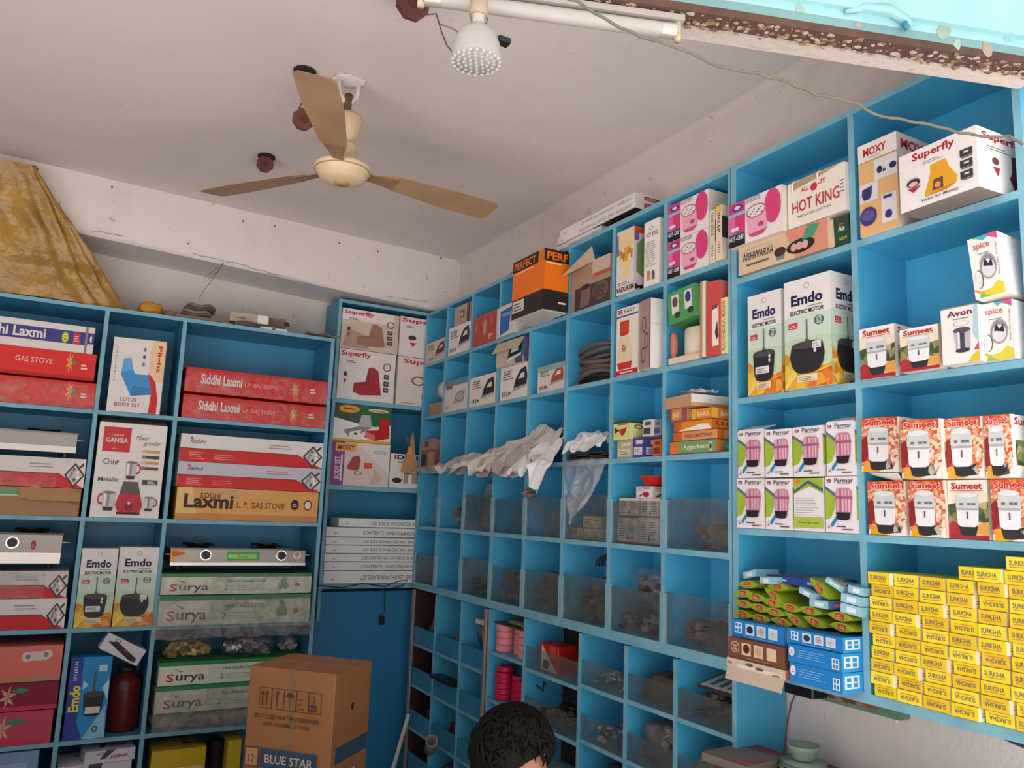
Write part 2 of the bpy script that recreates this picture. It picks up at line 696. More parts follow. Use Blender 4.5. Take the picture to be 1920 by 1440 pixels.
# lintel over the shop front, its rusty angle iron and the turquoise shutter box
x0, x1 = XL + .01, 0.9
mb = MB()
a0, a1, b0, b1 = along(mA, x0), along(mA, x1), along(iA, x0), along(iA, -.03)
c1 = along(mA, -.03)
mb.prism([(a0.x, a0.y), (c1.x, c1.y), (b1.x, b1.y), (b0.x, b0.y)], ZL + .001, ZC - .002, PLASTER('#BDB2AC', '#9C928B', '#ABA096', 'lintel_wash', .4))
structure('lintel', mb)
rust = MOT(['#6B4A3C', '#7A5A48', '#A58A70', '#543A32', '#8A6650', '#B89E80'], 55, .9)
mb = MB()
o0, o1 = along(oA, x0), along(oA, x1)
mb.prism([(o0.x, o0.y), (o1.x, o1.y), (a1.x, a1.y - .002), (a0.x, a0.y - .002)], ZL - .004, ZL + .03, M('#5A4238', .9, var=.45, scale=14, bump=.5))
root = empty('shutter_box', along(oA, -.6), 0, 'turquoise painted shutter box with rusty peeling lower edge over shop front', 'shutter box')
Ti = Matrix.Translation(-root.location)


def rel(mb, root, name):
    o = mb.build(name, root)
    o.location = -root.location
    return o


rel(mb, root, 'rusty_angle_iron')
mb = MB()
r = random.Random(5)
N = 520
for i in range(N):                   # flakes of old paint still clinging to the iron edge
    x = -1.0 + 1.5 * i / N + r.uniform(-.01, .01)
    p = along(oA, x) + fn * r.uniform(.004, .05)
    s = r.uniform(.002, .008)
    q = [p + fd * (s * r.uniform(.6, 1.5) * cos(t * pi / 3)) + fn * (s * .7 * sin(t * pi / 3)) + Vector((0, 0, -.0045 - r.uniform(0, .002))) for t in range(6)]
    mb.add(q + [v + Vector((0, 0, .0012)) for v in q], [(0, 1, 2, 3, 4, 5)] + [(j, (j + 1) % 6, 6 + (j + 1) % 6, 6 + j) for j in range(6)],
           M(r.choice(['#A08C78', '#A89C92', '#8C6E58', '#6E5446']), .9, var=0))
tag(rel(mb, root, 'paint_flakes'), kind='stuff')
turq = M('#8FBDC1', .45, var=.16, scale=6)
mb = MB()


def onface(px, py, depth=0.0):
    """point on the shutter box face (oblique vertical plane through the outer lintel edge)"""
    d = ray(px, py)
    t = (oA + fn * depth - CAM).dot(fn) / d.dot(fn)
    return CAM + d * t


p0, p1 = o0, o1
T0, T1 = along(oA + fn * .03, x0), along(oA + fn * .03, x1)
mb.prism([(p0.x, p0.y), (p1.x, p1.y), (T1.x, T1.y), (T0.x, T0.y)], ZL + .012, ZC - .01, turq)
# a raised lip running along the box
lA, lB = onface(1490, -10), onface(1920, 88)
zl = (lA.z + lB.z) / 2
q0, q1 = along(oA - fn * .012, x0), along(oA - fn * .012, x1)
mb.prism([(q0.x, q0.y), (q1.x, q1.y), (p1.x, p1.y), (p0.x, p0.y)], zl, ZC - .02, turq)
rel(mb, root, 'box_face')
# slotted pull in the face
mb = MB()
pts = [onface(x, y, -.006) for x, y in ((1585, 22), (1620, 14), (1665, 18), (1700, 40), (1706, 52))]
mb.tube(pts, .008, M('#86B4B8', .5), rr=[.004, .009, .011, .01, .007])
mb.tube([onface(1694, 42, -.012), onface(1702, 54, -.012)], .006, M('#2F7F92', .5))
rel(mb, root, 'pull_handle')
for px, py, s in ((1770, 55, .02), (1640, 10, .012), (1850, 92, .014), (1500, 14, .01), (1795, 80, .012), (1610, 46, .008), (1890, 70, .01)):
    c = onface(px, py, -.0008)
    k = []
    for t in range(9):
        rr = s * r.uniform(.5, 1.1)
        k.append(c + fd * (rr * cos(t * 2 * pi / 9)) + Vector((0, 0, rr * 1.3 * sin(t * 2 * pi / 9))))
    mb = MB()
    mb.add(k, [tuple(range(9))], M(r.choice(['#8FA8A0', '#9A8E78', '#86AEB0', '#8A9C92']), .8))
    rel(mb, root, 'worn_patch')

# ------------------------------------------------------------------ blue painted shelving
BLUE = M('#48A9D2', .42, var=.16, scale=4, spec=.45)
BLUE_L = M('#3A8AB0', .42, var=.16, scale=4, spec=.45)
EDGE = M('#7DB4C8', .55, var=.22, scale=12)  # worn blue, lightened so the front edges look struck by daylight
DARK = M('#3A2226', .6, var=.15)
TH = 0.018


class Unit:
    """an open cupboard; boards of their own under one root"""
    def __init__(s, name, label, side, loc, front, back, paint=BLUE):
        s.root = empty(name, loc, 0, label, 'shelving')
        s.side, s.fr, s.bk, s.paint = side, front, back, paint

    def board(s, name, a0, a1, z0, z1, d0=None, d1=None, m=None, edge=True):
        """a = position along the wall, d = depth into it; the front edge strip is worn, and coloured lighter for the light it faces"""
        d0 = s.fr if d0 is None else d0
        d1 = s.bk if d1 is None else d1
        m = m or s.paint
        mb = MB()
        e = 0.0025 if edge else 0
        if s.side == 'R':
            mb.box(d0 + e, a0, z0, d1, a1, z1, m)
            if edge:
                mb.box(d0, a0, z0, d0 + e, a1, z1, EDGE)
        else:
            mb.box(a0, d0 + e, z0, a1, d1, z1, m)
            if edge:
                mb.box(a0, d0, z0, a1, d0 + e, z1, EDGE)
        o = mb.build(name, s.root)
        o.location = -s.root.location
        return o


# --- left (back wall) unit: three bays
LV = [-2.50, -1.6355, -1.3024, -0.5824]
LZ = [0.10, 0.5658, 1.0283, 1.5024, 1.9761]
LT = 2.4501
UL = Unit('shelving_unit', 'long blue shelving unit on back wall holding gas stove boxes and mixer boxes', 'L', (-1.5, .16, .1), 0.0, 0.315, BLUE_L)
UL.board('side_panel', LV[0] - TH / 2, LV[0] + TH / 2, 0, LT - TH)
UL.board('side_panel', LV[3] - TH / 2, LV[3] + TH / 2, 0, LT - TH)
for x in LV[1:3]:
    UL.board('divider', x - TH / 2, x + TH / 2, 0, LT - TH)
for i in range(3):
    for z in LZ:
        UL.board('shelf', LV[i] + TH / 2, LV[i + 1] - TH / 2, z - TH, z)
UL.board('top_panel', LV[0] - TH / 2, LV[3] + TH / 2, LT - TH, LT)
UL.board('back_panel', LV[0] - TH / 2, LV[3] + TH / 2, 0.0, LT, .3155, .323, edge=False)

# --- corner cupboard
YC = 0.18
CX0, CX1 = -0.512, 0.195
CZ = [1.185, 1.70, 2.165]
CT = 2.715
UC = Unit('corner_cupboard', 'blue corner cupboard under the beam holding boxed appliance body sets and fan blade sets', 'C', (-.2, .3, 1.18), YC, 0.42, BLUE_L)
UC.board('side_panel', CX0, CX0 + TH, 1.0, CT - TH)
UC.board('side_panel', CX1 - TH, CX1, 1.16, CT - TH)
for z in CZ:
    UC.board('shelf', CX0 + TH, CX1 - TH, z - TH * 1.3, z)
UC.board('top_panel', CX0, CX1, CT - TH, CT)
UC.board('back_panel', CX0 + TH, CX1 - TH, 1.1, CT - TH, .41, .42, edge=False)
UC.board('front_panel', CX0 + .0, 0.19, 0.0, 1.14, YC + .06, YC + .075, M('#2F7FAE', .4, var=.1, scale=3), edge=False)

# --- right wall pigeonhole unit, eight columns by five rows
RY = [0.152, -0.130, -0.435, -0.740, -1.035, -1.335, -1.645, -1.945, -2.255]
RZ = [1.20, 1.50, 1.80, 2.10, 2.403]
RT = 2.700
UR = Unit('pigeonhole_shelving', 'large blue pigeonhole shelving on right wall with eight columns of square cells', 'R', (.1, -1.05, 1.2), 0.0, 0.198)
for i, y in enumerate(RY):
    UR.board('side_panel' if i in (0, 8) else 'divider', y - TH / 2 if i < 8 else y, y + TH / 2, RZ[0], RT - TH if i != 4 else RZ[4] - TH)
for i in range(8):
    for z in RZ[1:]:
        if z == RZ[4] and i in (3, 4):       # one double-width cell at the top
            if i == 3:
                UR.board('shelf', RY[5] + TH / 2, RY[3] - TH / 2, z - TH, z)
            continue
        UR.board('shelf', RY[i + 1] + TH / 2, RY[i] - TH / 2, z - TH, z)
UR.board('bottom_panel', RY[8], RY[0] + TH / 2, RZ[0] - .034, RZ[0])
UR.board('top_panel', RY[8], RY[0] + TH / 2, RT - TH, RT)
UR.board('back_panel', RY[8], RY[0] + TH / 2, RZ[0], RT - TH, .1985, .204, edge=False)

# glass lip panes across the two lowest rows
GLASS = FILM('#5E6462', .30, .1, 'dusty_glass', 0.0, 5)
CLIP = M('#A9CBD8', .35, metal=.4, var=.05)
for row, cols in ((1, (2, 3, 4, 5, 6, 7)), (0, (0, 2, 3, 4, 5, 6, 7))):
    for c in cols:
        z = RZ[row]
        mb = MB()
        mb.box(.004, RY[c + 1] + .016, z + .001, .008, RY[c] - .016, z + .15 + .01 * ((c * 7) % 3), GLASS)
        o = mb.build('glass_pane', UR.root)
        o.location = -UR.root.location
for row in (0, 1):
    for c in range(8):
        for y in (RY[c + 1] + .0125, RY[c] - .0125):
            mb = MB()
            mb.box(.001, y - .0032, RZ[row], .011, y + .0032, RZ[row] + .155, CLIP)
            o = mb.build('pane_rail', UR.root)
            o.location = -UR.root.location

# --- big display unit, right end of the right wall
BY = [-2.272, -2.7014, -3.125]
BZ = [1.20, 1.575, 1.957, 2.328]
UB = Unit('display_shelving', 'tall blue two-bay display shelving nearest the shop front on right wall', 'R', (.1, -2.7, 1.2), 0.0, 0.198)
for i, y in enumerate(BY):
    UB.board('side_panel' if i != 1 else 'divider', y - TH / 2, y + TH / 2 if i else y + .012, BZ[0], RT - TH)
for i in range(2):
    for z in BZ[1:]:
        UB.board('shelf', BY[i + 1] + TH / 2, BY[i] - TH / 2, z - TH, z)
UB.board('bottom_panel', BY[2] - TH / 2, BY[0] + .012, BZ[0] - .024, BZ[0])
UB.board('top_panel', BY[2] - TH / 2, BY[0] + .012, RT - TH, RT)
UB.board('back_panel', BY[2] - TH / 2, BY[0] + .012, BZ[0], RT - TH, .1985, .204, edge=False)

# --- brown framed small-parts cabinet under the pigeonholes, next to the corner
PY = [0.10, -0.17, -0.47, -0.735]
PZ = [0.25, 0.46, 0.675, 0.885]
PT = 1.160
WOOD = M('#6E4A32', .5, var=.3, scale=8)
ALU = M('#B5A79E', .35, metal=.5, var=.1)
UP = Unit('parts_cabinet', 'small-parts cabinet in brown wooden frame below the pigeonholes beside blue panel', 'R', (.1, -.3, .2), 0.0, 0.198)
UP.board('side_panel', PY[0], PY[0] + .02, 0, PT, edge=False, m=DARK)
mb = MB()
mb.box(-.012, PY[0] - .002, 0, -.0005, PY[0] + .02, PT, ALU)
rel(mb, UP.root, 'metal_strip')
UP.board('side_panel', PY[3] - .012, PY[3] + .012, 0, PT, -.004, .198, WOOD, edge=False)
mb = MB()
mb.box(-.014, PY[3] - .012, 0, -.0045, PY[3] + .002, PT, ALU)
rel(mb, UP.root, 'metal_strip')
for y in PY[1:3]:
    UP.board('divider', y - .008, y + .008, 0.05, PT)
for i in range(3):
    for z in PZ:
        UP.board('shelf', PY[i + 1] + (.012 if i == 2 else .008), PY[i] - (.008 if i else 0), z - .014, z)
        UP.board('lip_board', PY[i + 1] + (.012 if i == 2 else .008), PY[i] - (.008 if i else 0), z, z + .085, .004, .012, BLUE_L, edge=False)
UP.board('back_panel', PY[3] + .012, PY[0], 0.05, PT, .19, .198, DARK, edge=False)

# --- lower pigeonholes with glass lips, behind the seated person
QY = [-0.758, -1.072, -1.478, -1.755, -2.008, -2.262]
QT = 1.160
UQ = Unit('lower_pigeonholes', 'lower blue pigeonhole unit with glass lips behind the seated person', 'R', (.1, -1.5, .2), 0.0, 0.198)
QZ = [[.40, .59, .785, .985], [.40, .59, .775, .97], [.40, .60, .795, .985], [.40, .60, .797, .989], [.40, .60, .80, .99]]
for i, y in enumerate(QY):
    UQ.board('side_panel' if i in (0, 5) else 'divider', y - .008, y + .008, 0.0, QT)
for i in range(5):
    for z in QZ[i]:
        UQ.board('shelf', QY[i + 1] + .008, QY[i] - .008, z - .014, z)
        if i > 0:
            mb = MB()
            mb.box(.004, QY[i + 1] + .01, z + .001, .008, QY[i] - .01, z + .085, GLASS)
            rel(mb, UQ.root, 'glass_pane')
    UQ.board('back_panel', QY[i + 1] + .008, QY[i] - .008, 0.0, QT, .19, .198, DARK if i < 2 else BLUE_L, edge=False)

# ------------------------------------------------------------------ printed designs
WHT, CRM, RED, NAVY = '#E4DEDA', '#E8D9BE', '#D01F22', '#24244E'


def a_axmi(fs):
    f = fs['F']
    f.rect('#3F3E86', 0, .3, 1, .78)
    f.txt(WHT, 'Siddhi Laxmi', .18, .38, .66, .76, .03)
    f.ell('#6CB33F', .795, .52, .026, .22)
    f.ell('#E8E06A', .795, .52, .02, .165)
    for u in (.789, .801):
        f.ell('#3A3A20', u, .57, .003, .03, 8)
    f.ell('#3A3A20', .795, .46, .008, .04, 12, 180, 360)
    f.rect('#C23A46', .85, .32, .9, .74)
    f.lines('#E9B9B4', .856, .4, .896, .66, 3)
    f.rect('#8E8276', .935, 0, .952, 1.0)
    f.rect(WHT, .955, .3, 1, .36)
    f.txt(WHT, 'e', .968, .42, .985, .68, .03)


def a_redstove(txt=True):
    def g(fs):
        f = fs['F']
        f.rect('#DE2A24', 0, 0, 1, 1)
        f.rect('#B51A1C', 0, 0, 1, .12)
        if txt:
            f.txt('#F2B9AE', 'GAS STOVE', .45, .48, .7, .68, .01)
        for k in range(7):
            a = k * 2 * pi / 7
            f.poly('#E9B24A', [(.82 + .004, .6), (.82 + .014 * cos(a - .3), .6 + .2 * sin(a - .3)), (.82 + .03 * cos(a), .6 + .4 * sin(a)), (.82 + .014 * cos(a + .3), .6 + .2 * sin(a + .3))])
        f.poly('#3E9A4A', [(.835, .6), (.85, .75), (.868, .62), (.85, .5)])
        f.lines('#F6D9D2', .9, .4, .945, .62, 2, .6)
    return g


def a_siddhi(fs):
    f = fs['F']
    f.rect('#D41C1E', 0, 0, 1, 1)
    f.txt(WHT, 'Siddhi Laxmi', .1, .36, .38, .78, .03)
    f.txt('#F0A79C', 'L.P. GAS STOVE', .4, .42, .63, .58, .01)
    for k in range(8):
        a = k * pi / 4
        f.poly('#E2A83C', [(.76, .5), (.76 + .012 * cos(a - .35), .5 + .16 * sin(a - .35)), (.76 + .034 * cos(a), .5 + .44 * sin(a)), (.76 + .012 * cos(a + .35), .5 + .16 * sin(a + .35))])
    f.lines(WHT, .87, .42, .915, .66, 2, .6)


def a_diamond(f, cx, cy, ru, rv):
    f.poly('#3A383A', [(cx - ru, cy), (cx, cy + rv), (cx + ru, cy), (cx, cy - rv)])
    f.poly('#C9C3C0', [(cx - ru * .8, cy), (cx, cy + rv * .8), (cx + ru * .8, cy), (cx, cy - rv * .8)])
    for i, (a, b) in enumerate(((-.3, .15), (.25, .2), (0, -.35), (.35, -.15), (-.1, .45), (-.4, -.1))):
        f.poly(['#8E8988', '#EDEAE8', '#5B5758', '#F4F1EE', '#77706F', '#A39C9B'][i], [(cx + ru * (a - .16), cy + rv * b), (cx + ru * a, cy + rv * (b + .2)), (cx + ru * (a + .18), cy + rv * b), (cx + ru * a, cy + rv * (b - .2))])
    f.poly('#4A4648', [(cx + ru * .3, cy + rv * .62), (cx + ru * .75, cy + rv * 1.0), (cx + ru * .85, cy + rv * .8), (cx + ru * .45, cy + rv * .5)])


def a_rachit(top='#E6E0DE'):
    def g(fs):
        f = fs['F']
        f.rect(top, 0, .48, 1, 1)
        f.rect('#CF2A2A', 0, .0, 1, .47)
        f.rect('#2E2A2E', 0, .465, .86, .485)
        f.txt('#4A4048', 'Rashmi', .062, .66, .165, .84, .012, .3)
        f.rect(RED, .062, .82, .075, .9)
        f.lines('#A88E9A', .6, .66, .78, .86, 2, .35, 3)
        f.lines('#F3B9B0', .06, .1, .17, .4, 4, .22)
        f.lines('#F3B9B0', .23, .12, .37, .34, 3, .22, 4)
        f.poly(top, [(.82, .46), (1, .0), (1, 1), (.9, 1)])
        a_diamond(f, .925, .44, .075, .43)
    return g


def a_laxmi(fs):
    f = fs['F']
    f.rect('#C68A4A', 0, 0, 1, .2)
    f.rect('#E0A55C', 0, .2, 1, 1)
    f.poly('#E8C27C', [(0, .2), (.14, .2), (.1, 1), (0, 1)])
    f.txt('#3A1F1A', 'SIDDHI', .155, .68, .29, .84, .02)
    f.txt('#3A1F1A', 'Laxmi', .05, .36, .385, .8, .035)
    f.txt('#6B4630', 'L. P. GAS STOVE', .41, .4, .75, .6, .012)
    f.ell('#2B2422', .825, .56, .03, .17)
    f.lines('#D8B48C', .808, .5, .842, .62, 2, .5)
    f.ell('#2B2422', .922, .56, .03, .17)
    f.ell('#E9DCC8', .922, .56, .023, .13)


def a_plight(fs):
    f = fs['F']
    f.rect(WHT, 0, 0, 1, 1)
    b = '#3F92D0'
    f.poly(b, [(.22, .72), (.36, .74), (.42, .58), (.46, .52), (.82, .52), (.84, .26), (.42, .22), (.2, .5)])
    f.poly('#5BAAE0', [(.22, .72), (.36, .74), (.42, .58), (.2, .52)])
    f.poly('#2F7DBC', [(.44, .36), (.84, .34), (.84, .26), (.42, .22)])
    f.txt('#8C3A3A', 'LOTUS', .24, .145, .54, .195, .015)
    f.txt('#8C3A3A', 'BODY SET', .14, .075, .62, .125, .015)
    f.poly('#EBC9A0', [(.72, .55), (.7, .78), (.74, .95), (.82, 1), (1, 1), (1, .42), (.86, .44)])
    f.poly(RED, [(.7, .55), (.86, .43), (.93, .2), (.93, 0), (.78, 0), (.8, .3)])
    f.txt('#C22A2E', 'Plight', .83, .56, .93, .93, .03, 0, -90)
    for v, c in ((.86, '#7A6A88'), (.76, '#555560'), (.66, '#A27AA6')):
        f.ell(c, .6, v, .028, .026, 14)
    f.lines('#9A948F', .07, .4, .09, .9, 12, .6)
    fs['R'].rect('#E2D3BD', 0, 0, 1, 1)
    fs['R'].lines('#8C8078', .3, .3, .5, .7, 4, .3)
    fs['L'].rect('#CFC4BC', 0, 0, 1, 1)


def jug(f, cx, cy, w, h, handle=1, base='#33302F', hc='#C22A30'):
    f.ring(hc, cx + handle * w * .55, cy + h * .1, w * .28, h * .3, .35)
    f.poly('#C9C6C4', [(cx - w * .5, cy + h * .45), (cx + w * .5, cy + h * .45), (cx + w * .4, cy - h * .3), (cx - w * .4, cy - h * .3)])
    f.rect('#8C8886', cx - w * .1, cy - h * .28, cx + w * .06, cy + h * .42)
    f.rect('#F4F2F0', cx - w * .34, cy - h * .28, cx - w * .2, cy + h * .42)
    f.ell('#7B7776', cx, cy + h * .45, w * .5, h * .07)
    f.poly(base, [(cx - w * .4, cy - h * .3), (cx + w * .4, cy - h * .3), (cx + w * .32, cy - h * .5), (cx - w * .32, cy - h * .5)])


def a_ganga(fs):
    f = fs['F']
    f.rect('#EAE4E0', 0, 0, 1, 1)
    f.rect('#CE3038', .07, .69, .47, .955)
    f.txt(WHT, 'GANGA', .11, .79, .43, .84, .025)
    f.txt('#F0B8B4', 'MISHTI', .19, .855, .36, .88, .01)
    f.lines('#E89A96', .2, .72, .3, .75, 2)
    f.txt('#6A5E5E', 'Mixer', .54, .83, .75, .88, 0, .4)
    f.txt('#6A5E5E', 'grinder', .66, .765, .93, .825, 0, .4)
    for i, c in enumerate(('#D9A24A', '#4A4444', '#D9A24A', '#5A4A40')):
        v = .71 - .06 * i
        f.rect(c, .66, v - .016, .92, v + .016)
        f.ell('#E2C48A' if i % 2 == 0 else '#8C8280', .69, v, .03, .02, 14)
    f.txt('#5A4E4C', '1HP', .22, .555, .33, .6, .012)
    f.ring('#8C8280', .15, .585, .05, .03, .3)
    f.txt('#6C605C', 'Metallic', .06, .375, .36, .42, .008)
    jug(f, .52, .5, .17, .19)
    f.poly('#5E5658', [(.43, .38), (.64, .38), (.69, .25), (.39, .25)])
    f.poly('#C0303A', [(.39, .25), (.69, .25), (.74, .13), (.7, .05), (.4, .05), (.34, .13)])
    f.ell('#8A1C26', .54, .12, .06, .05)
    f.ell('#D9D5D2', .54, .155, .02, .018)
    f.rect('#571218', .37, .035, .71, .06)
    jug(f, .24, .17, .19, .2, -1)
    jug(f, .83, .15, .15, .15, 1)
    f.rect('#4A4646', .7, .355, .93, .405)
    f.lines(WHT, .78, .365, .9, .4, 2, .4)
    fs['R'].rect('#D8CFC8', 0, 0, 1, 1)


def motor(f, cx, y0, w, h, flat=False):
    """printed picture of a shaft motor"""
    f.rect('#6F6A68', cx - .016, y0 + h * .75, cx + .016, y0 + h * 1.36)
    f.poly('#5A5654', [(cx - .07, y0 + h * .7), (cx + .07, y0 + h * .7), (cx + .02, y0 + h * .85), (cx - .02, y0 + h * .85)])
    f.poly('#2B2830', [(cx - w * .5, y0 + h * .68), (cx + w * .5, y0 + h * .68), (cx + w * (.47 if not flat else .56), y0 + h * .4), (cx + w * (.44 if not flat else .5), y0 + h * .16), (cx + w * .38, y0), (cx - w * .38, y0), (cx - w * (.44 if not flat else .5), y0 + h * .16), (cx - w * (.47 if not flat else .56), y0 + h * .4)])
    f.ell('#4A4448', cx, y0 + h * .68, w * .5, h * .1)
    f.ell('#2B2830', cx, y0, w * .36, h * .07)


def a_emdo(flat=False):
    def g(fs):
        for k in ('F', 'R', 'L'):
            f = fs[k]
            f.rect('#E8E4E0', 0, .52, 1, 1)
            f.rect('#C9DCCB', 0, .38, 1, .66)
            f.rect('#BFD5B6', 0, .2, 1, .45)
            f.poly(MOT(['#E0A72A', '#E9BE3A', '#D98A2A', '#F0CF6A', '#C8B84A'], 45), [(0, 0), (1, 0), (1, .2), (.72, .17), (.5, .2), (.2, .27), (0, .34)])
            f.poly(MOT(['#D9782A', '#E9A03A', '#C8601E'], 45), [(.45, 0), (1, 0), (1, .16), (.7, .13)])
            f.ring('#9C948F', .5, .925, .06, .028, .2)
            f.txt('#22204A', 'Emdo', .16, .755, .84, .855, .035)
            f.lines('#8E8890', .5, .725, .84, .74, 1, .6)
            f.txt('#2A2622', 'ELECTRIC MOTOR', .14, .67, .86, .71, .02)
            f.rect('#C8343C', .1, .545, .3, .6)
            f.lines(WHT, .12, .555, .28, .59, 2, .35)
            f.ring('#4A5A50', .76, .585, .1, .042, .18)
            f.txt('#4A5A50', 'ISI', .69, .565, .83, .605, .01)
            motor(f, .5, .15, .64 if not flat else .66, .36 if not flat else .34, flat)
            f.rect('#E6E2DE', .26 if not flat else .62, .2 if not flat else .34, .66 if not flat else .8, .27 if not flat else .4)
            f.lines('#6A6668', .3 if not flat else .64, .21 if not flat else .35, .62 if not flat else .78, .26 if not flat else .39, 3, .4)
            f.ell(WHT, .68, .36, .03, .02, 10)
            f.ell(WHT, .68, .32, .03, .02, 10)
            f.rect('#E9D8B8', .3, .05, .72, .115)
            f.lines('#8C6A48', .33, .06, .68, .105, 3, .35)
    return g


def a_blue_emdo(fs):
    f = fs['F']
    f.rect('#2A8FD0', 0, 0, 1, 1)
    f.rect('#34479C', 0, 0, .3, 1)
    f.poly('#34479C', [(.3, 0), (.45, 0), (.3, .2)])
    f.poly('#8FC8E4', [(.6, .12), (.95, .4), (1, 0), (.45, 0)])
    f.poly('#BFE0EE', [(.35, .72), (.48, .66), (.35, .6)])
    f.poly('#BFE0EE', [(.98, .72), (.82, .62), (.98, .46)])
    f.txt('#F2E24A', 'Emdo', .05, .34, .3, .66, .035, 0, 90)
    f.lines('#C8D0EC', .1, .72, .2, .97, 8, .5)
    f.rect('#3A4246', .62 - .02, .6, .62 + .02, .82)
    motor(f, .64, .3, .5, .36)
    f.rect('#D9D9D4', .46, .31, .82, .39)
    f.rect('#BFE0EE', .7, .82, .9, .9)
    f.ring('#6A4A40', .74, .12, .07, .04, .4)


def a_superfly(col='#A8404C', dirty=False, small=False):
    def g(fs):
        f = fs['F']
        bgc = '#CFC0AE' if dirty else WHT
        f.rect(bgc, 0, 0, 1, 1)
        if dirty:
            f.poly('#B59C86', [(.03, .05), (.5, .02), (.4, .4), (.1, .5)])
            f.rect(WHT, 0, .72, .9, 1)
        f.txt('#C8222C', 'Superfly', .03, .84, .55 if not small else .95, .97, .03)
        f.lines('#6A6468', .12, .73, .3, .79, 2, .5)
        if not small:
            c2 = '#A07868' if dirty else col
            f.poly(c2, [(.52, .66), (.6, .69), (.7, .62), (.77, .14), (.4, .1), (.27, .16), (.28, .34), (.48, .38)])
            f.poly('#8C2F3C' if not dirty else '#93705F', [(.52, .66), (.48, .38), (.28, .34), (.4, .3), (.56, .34)])
            f.ring('#9A5A50', .85, .72, .07, .09, .3)
            for v in (.52, .38, .25):
                f.rect('#4A4448', .8, v - .05, .89, v + .05)
                f.rect('#A39C9A', .82, v - .01, .87, v + .02)
            f.ell('#4A3C3C', .12, .5, .03, .05)
            f.poly('#C23A46', [(.09, .4), (.15, .4), (.12, .3)])
        else:
            f.ell('#4A3C3C', .25, .48, .08, .06)
            f.poly('#C23A46', [(.2, .36), (.34, .36), (.27, .25)])
            f.ring('#8E8280', .7, .5, .09, .05, .3)
        fs['L'].rect('#D8CCC0', 0, 0, 1, 1)
        fs['R'].rect('#D8CCC0', 0, 0, 1, 1)
    return g


def a_superfly_back(fs):
    f = fs['F']
    f.rect('#E2D9CE', 0, 0, 1, 1)
    f.txt('#C8222C', 'Superfly', .1, .84, .98, .97, .03)
    f.ring('#9A5A50', .42, .52, .14, .1, .3)
    f.ell('#2F9CC8', .74, .2, .24, .16)
    f.lines('#6A6468', .06, .04, .4, .07, 1)


def a_jmd(fs):
    f = fs['F']
    f.rect('#EFEBE7', 0, 0, 1, 1)
    f.poly('#2E6A3C', [(0, 1), (1, 1), (1, .52), (.72, .44), (.4, .5), (.2, .56), (0, .62)])
    f.poly('#4A5648', [(0, 1), (.45, 1), (.42, .5), (.2, .56), (0, .62)])
    f.ell('#E9A53A', .25, .87, .18, .1)
    f.txt('#7A2A1C', 'JMD', .14, .83, .36, .91, .02)
    f.ell('#E2D3CF', .76, .88, .18, .05)
    f.lines('#C23A46', .64, .86, .88, .9, 1, .7)
    f.poly('#B9B5B4', [(.47, .74), (.62, .74), (.66, .42), (.42, .42)])
    f.poly('#8E8A8A', [(.16, .3), (.42, .42), (.66, .42), (.46, .22), (.27, .12)])
    f.poly('#E9E5E3', [(.27, .12), (.46, .22), (.48, .34), (.28, .26)])
    f.ell('#3A3638', .38, .22, .03, .03)
    f.poly('#C22028', [(.8, .68), (.95, .7), (.98, .3), (.98, .16), (.72, .06), (.54, .14), (.56, .32), (.78, .36)])
    f.poly('#E2787C', [(.54, .3), (.72, .22), (.72, .06), (.56, .14)])
    f.rect('#E2AF3A', 0, 0, 1, .07)
    fs['L'].rect('#CFC8C0', 0, 0, 1, 1)


def a_moxy_set(fs):
    f = fs['F']
    f.rect('#DCCFC6', 0, 0, 1, 1)
    f.rect('#8E4A86', 0, 0, .22, 1)
    f.rect('#E9B45A', .06, .78, .42, .97)
    f.txt('#C8222C', 'MOXY', .09, .81, .39, .93, .03)
    f.txt('#EBD9E6', 'BODY SET', .06, .14, .15, .66, .02, 0, 90)
    f.rect('#E9E2DC', .16, .1, .19, .7)
    f.poly('#E6DED4', [(.42, .98), (1, .98), (1, .3)])
    f.poly('#B04A44', [(.36, .66), (.46, .7), (.5, .6), (.48, .4), (.42, .34), (.28, .38), (.28, .46)])
    f.poly('#E2572E', [(.56, .54), (.7, .54), (.7, .42), (.56, .4)])
    f.poly('#CBBF94', [(.72, .42), (.78, .36), (.88, .2), (.86, .1), (.7, .04), (.66, .12), (.74, .2)])
    f.ring('#8C827A', .46, .29, .07, .05, .4)
    f.ell('#B9C8D2', .83, .8, .12, .05)
    fs['L'].rect('#7A3E70', 0, 0, 1, 1)


def a_jarbox(fs):
    f = fs['F']
    f.rect('#E6E0DA', 0, 0, 1, 1)
    f.txt('#2A2628', 'IDEAL', .12, .84, .9, .97, .04)
    f.lines('#6A6468', .2, .74, .7, .8, 2)
    f.rect('#A39C98', .42, .14, .95, .46)
    f.rect('#F0EEEC', .55, .14, .66, .46)
    f.ell('#55504F', .68, .46, .27, .05)
    f.ell('#33302F', .22, .22, .14, .08)


def a_blade(t, rot=180, side='F'):
    def g(fs):
        f = fs['F']
        f.rect('#E9E6E4', 0, 0, 1, 1)
        f.txt('#8C7A78' if rot else '#5A5A64', t, .3, .3, .96, .68, .015, 0, rot)
        f.lines('#B8AEAA', .06, .3, .09, .7, 1)
        f.rect('#6C7C9C', 0, 0, 1, .06)
    return g


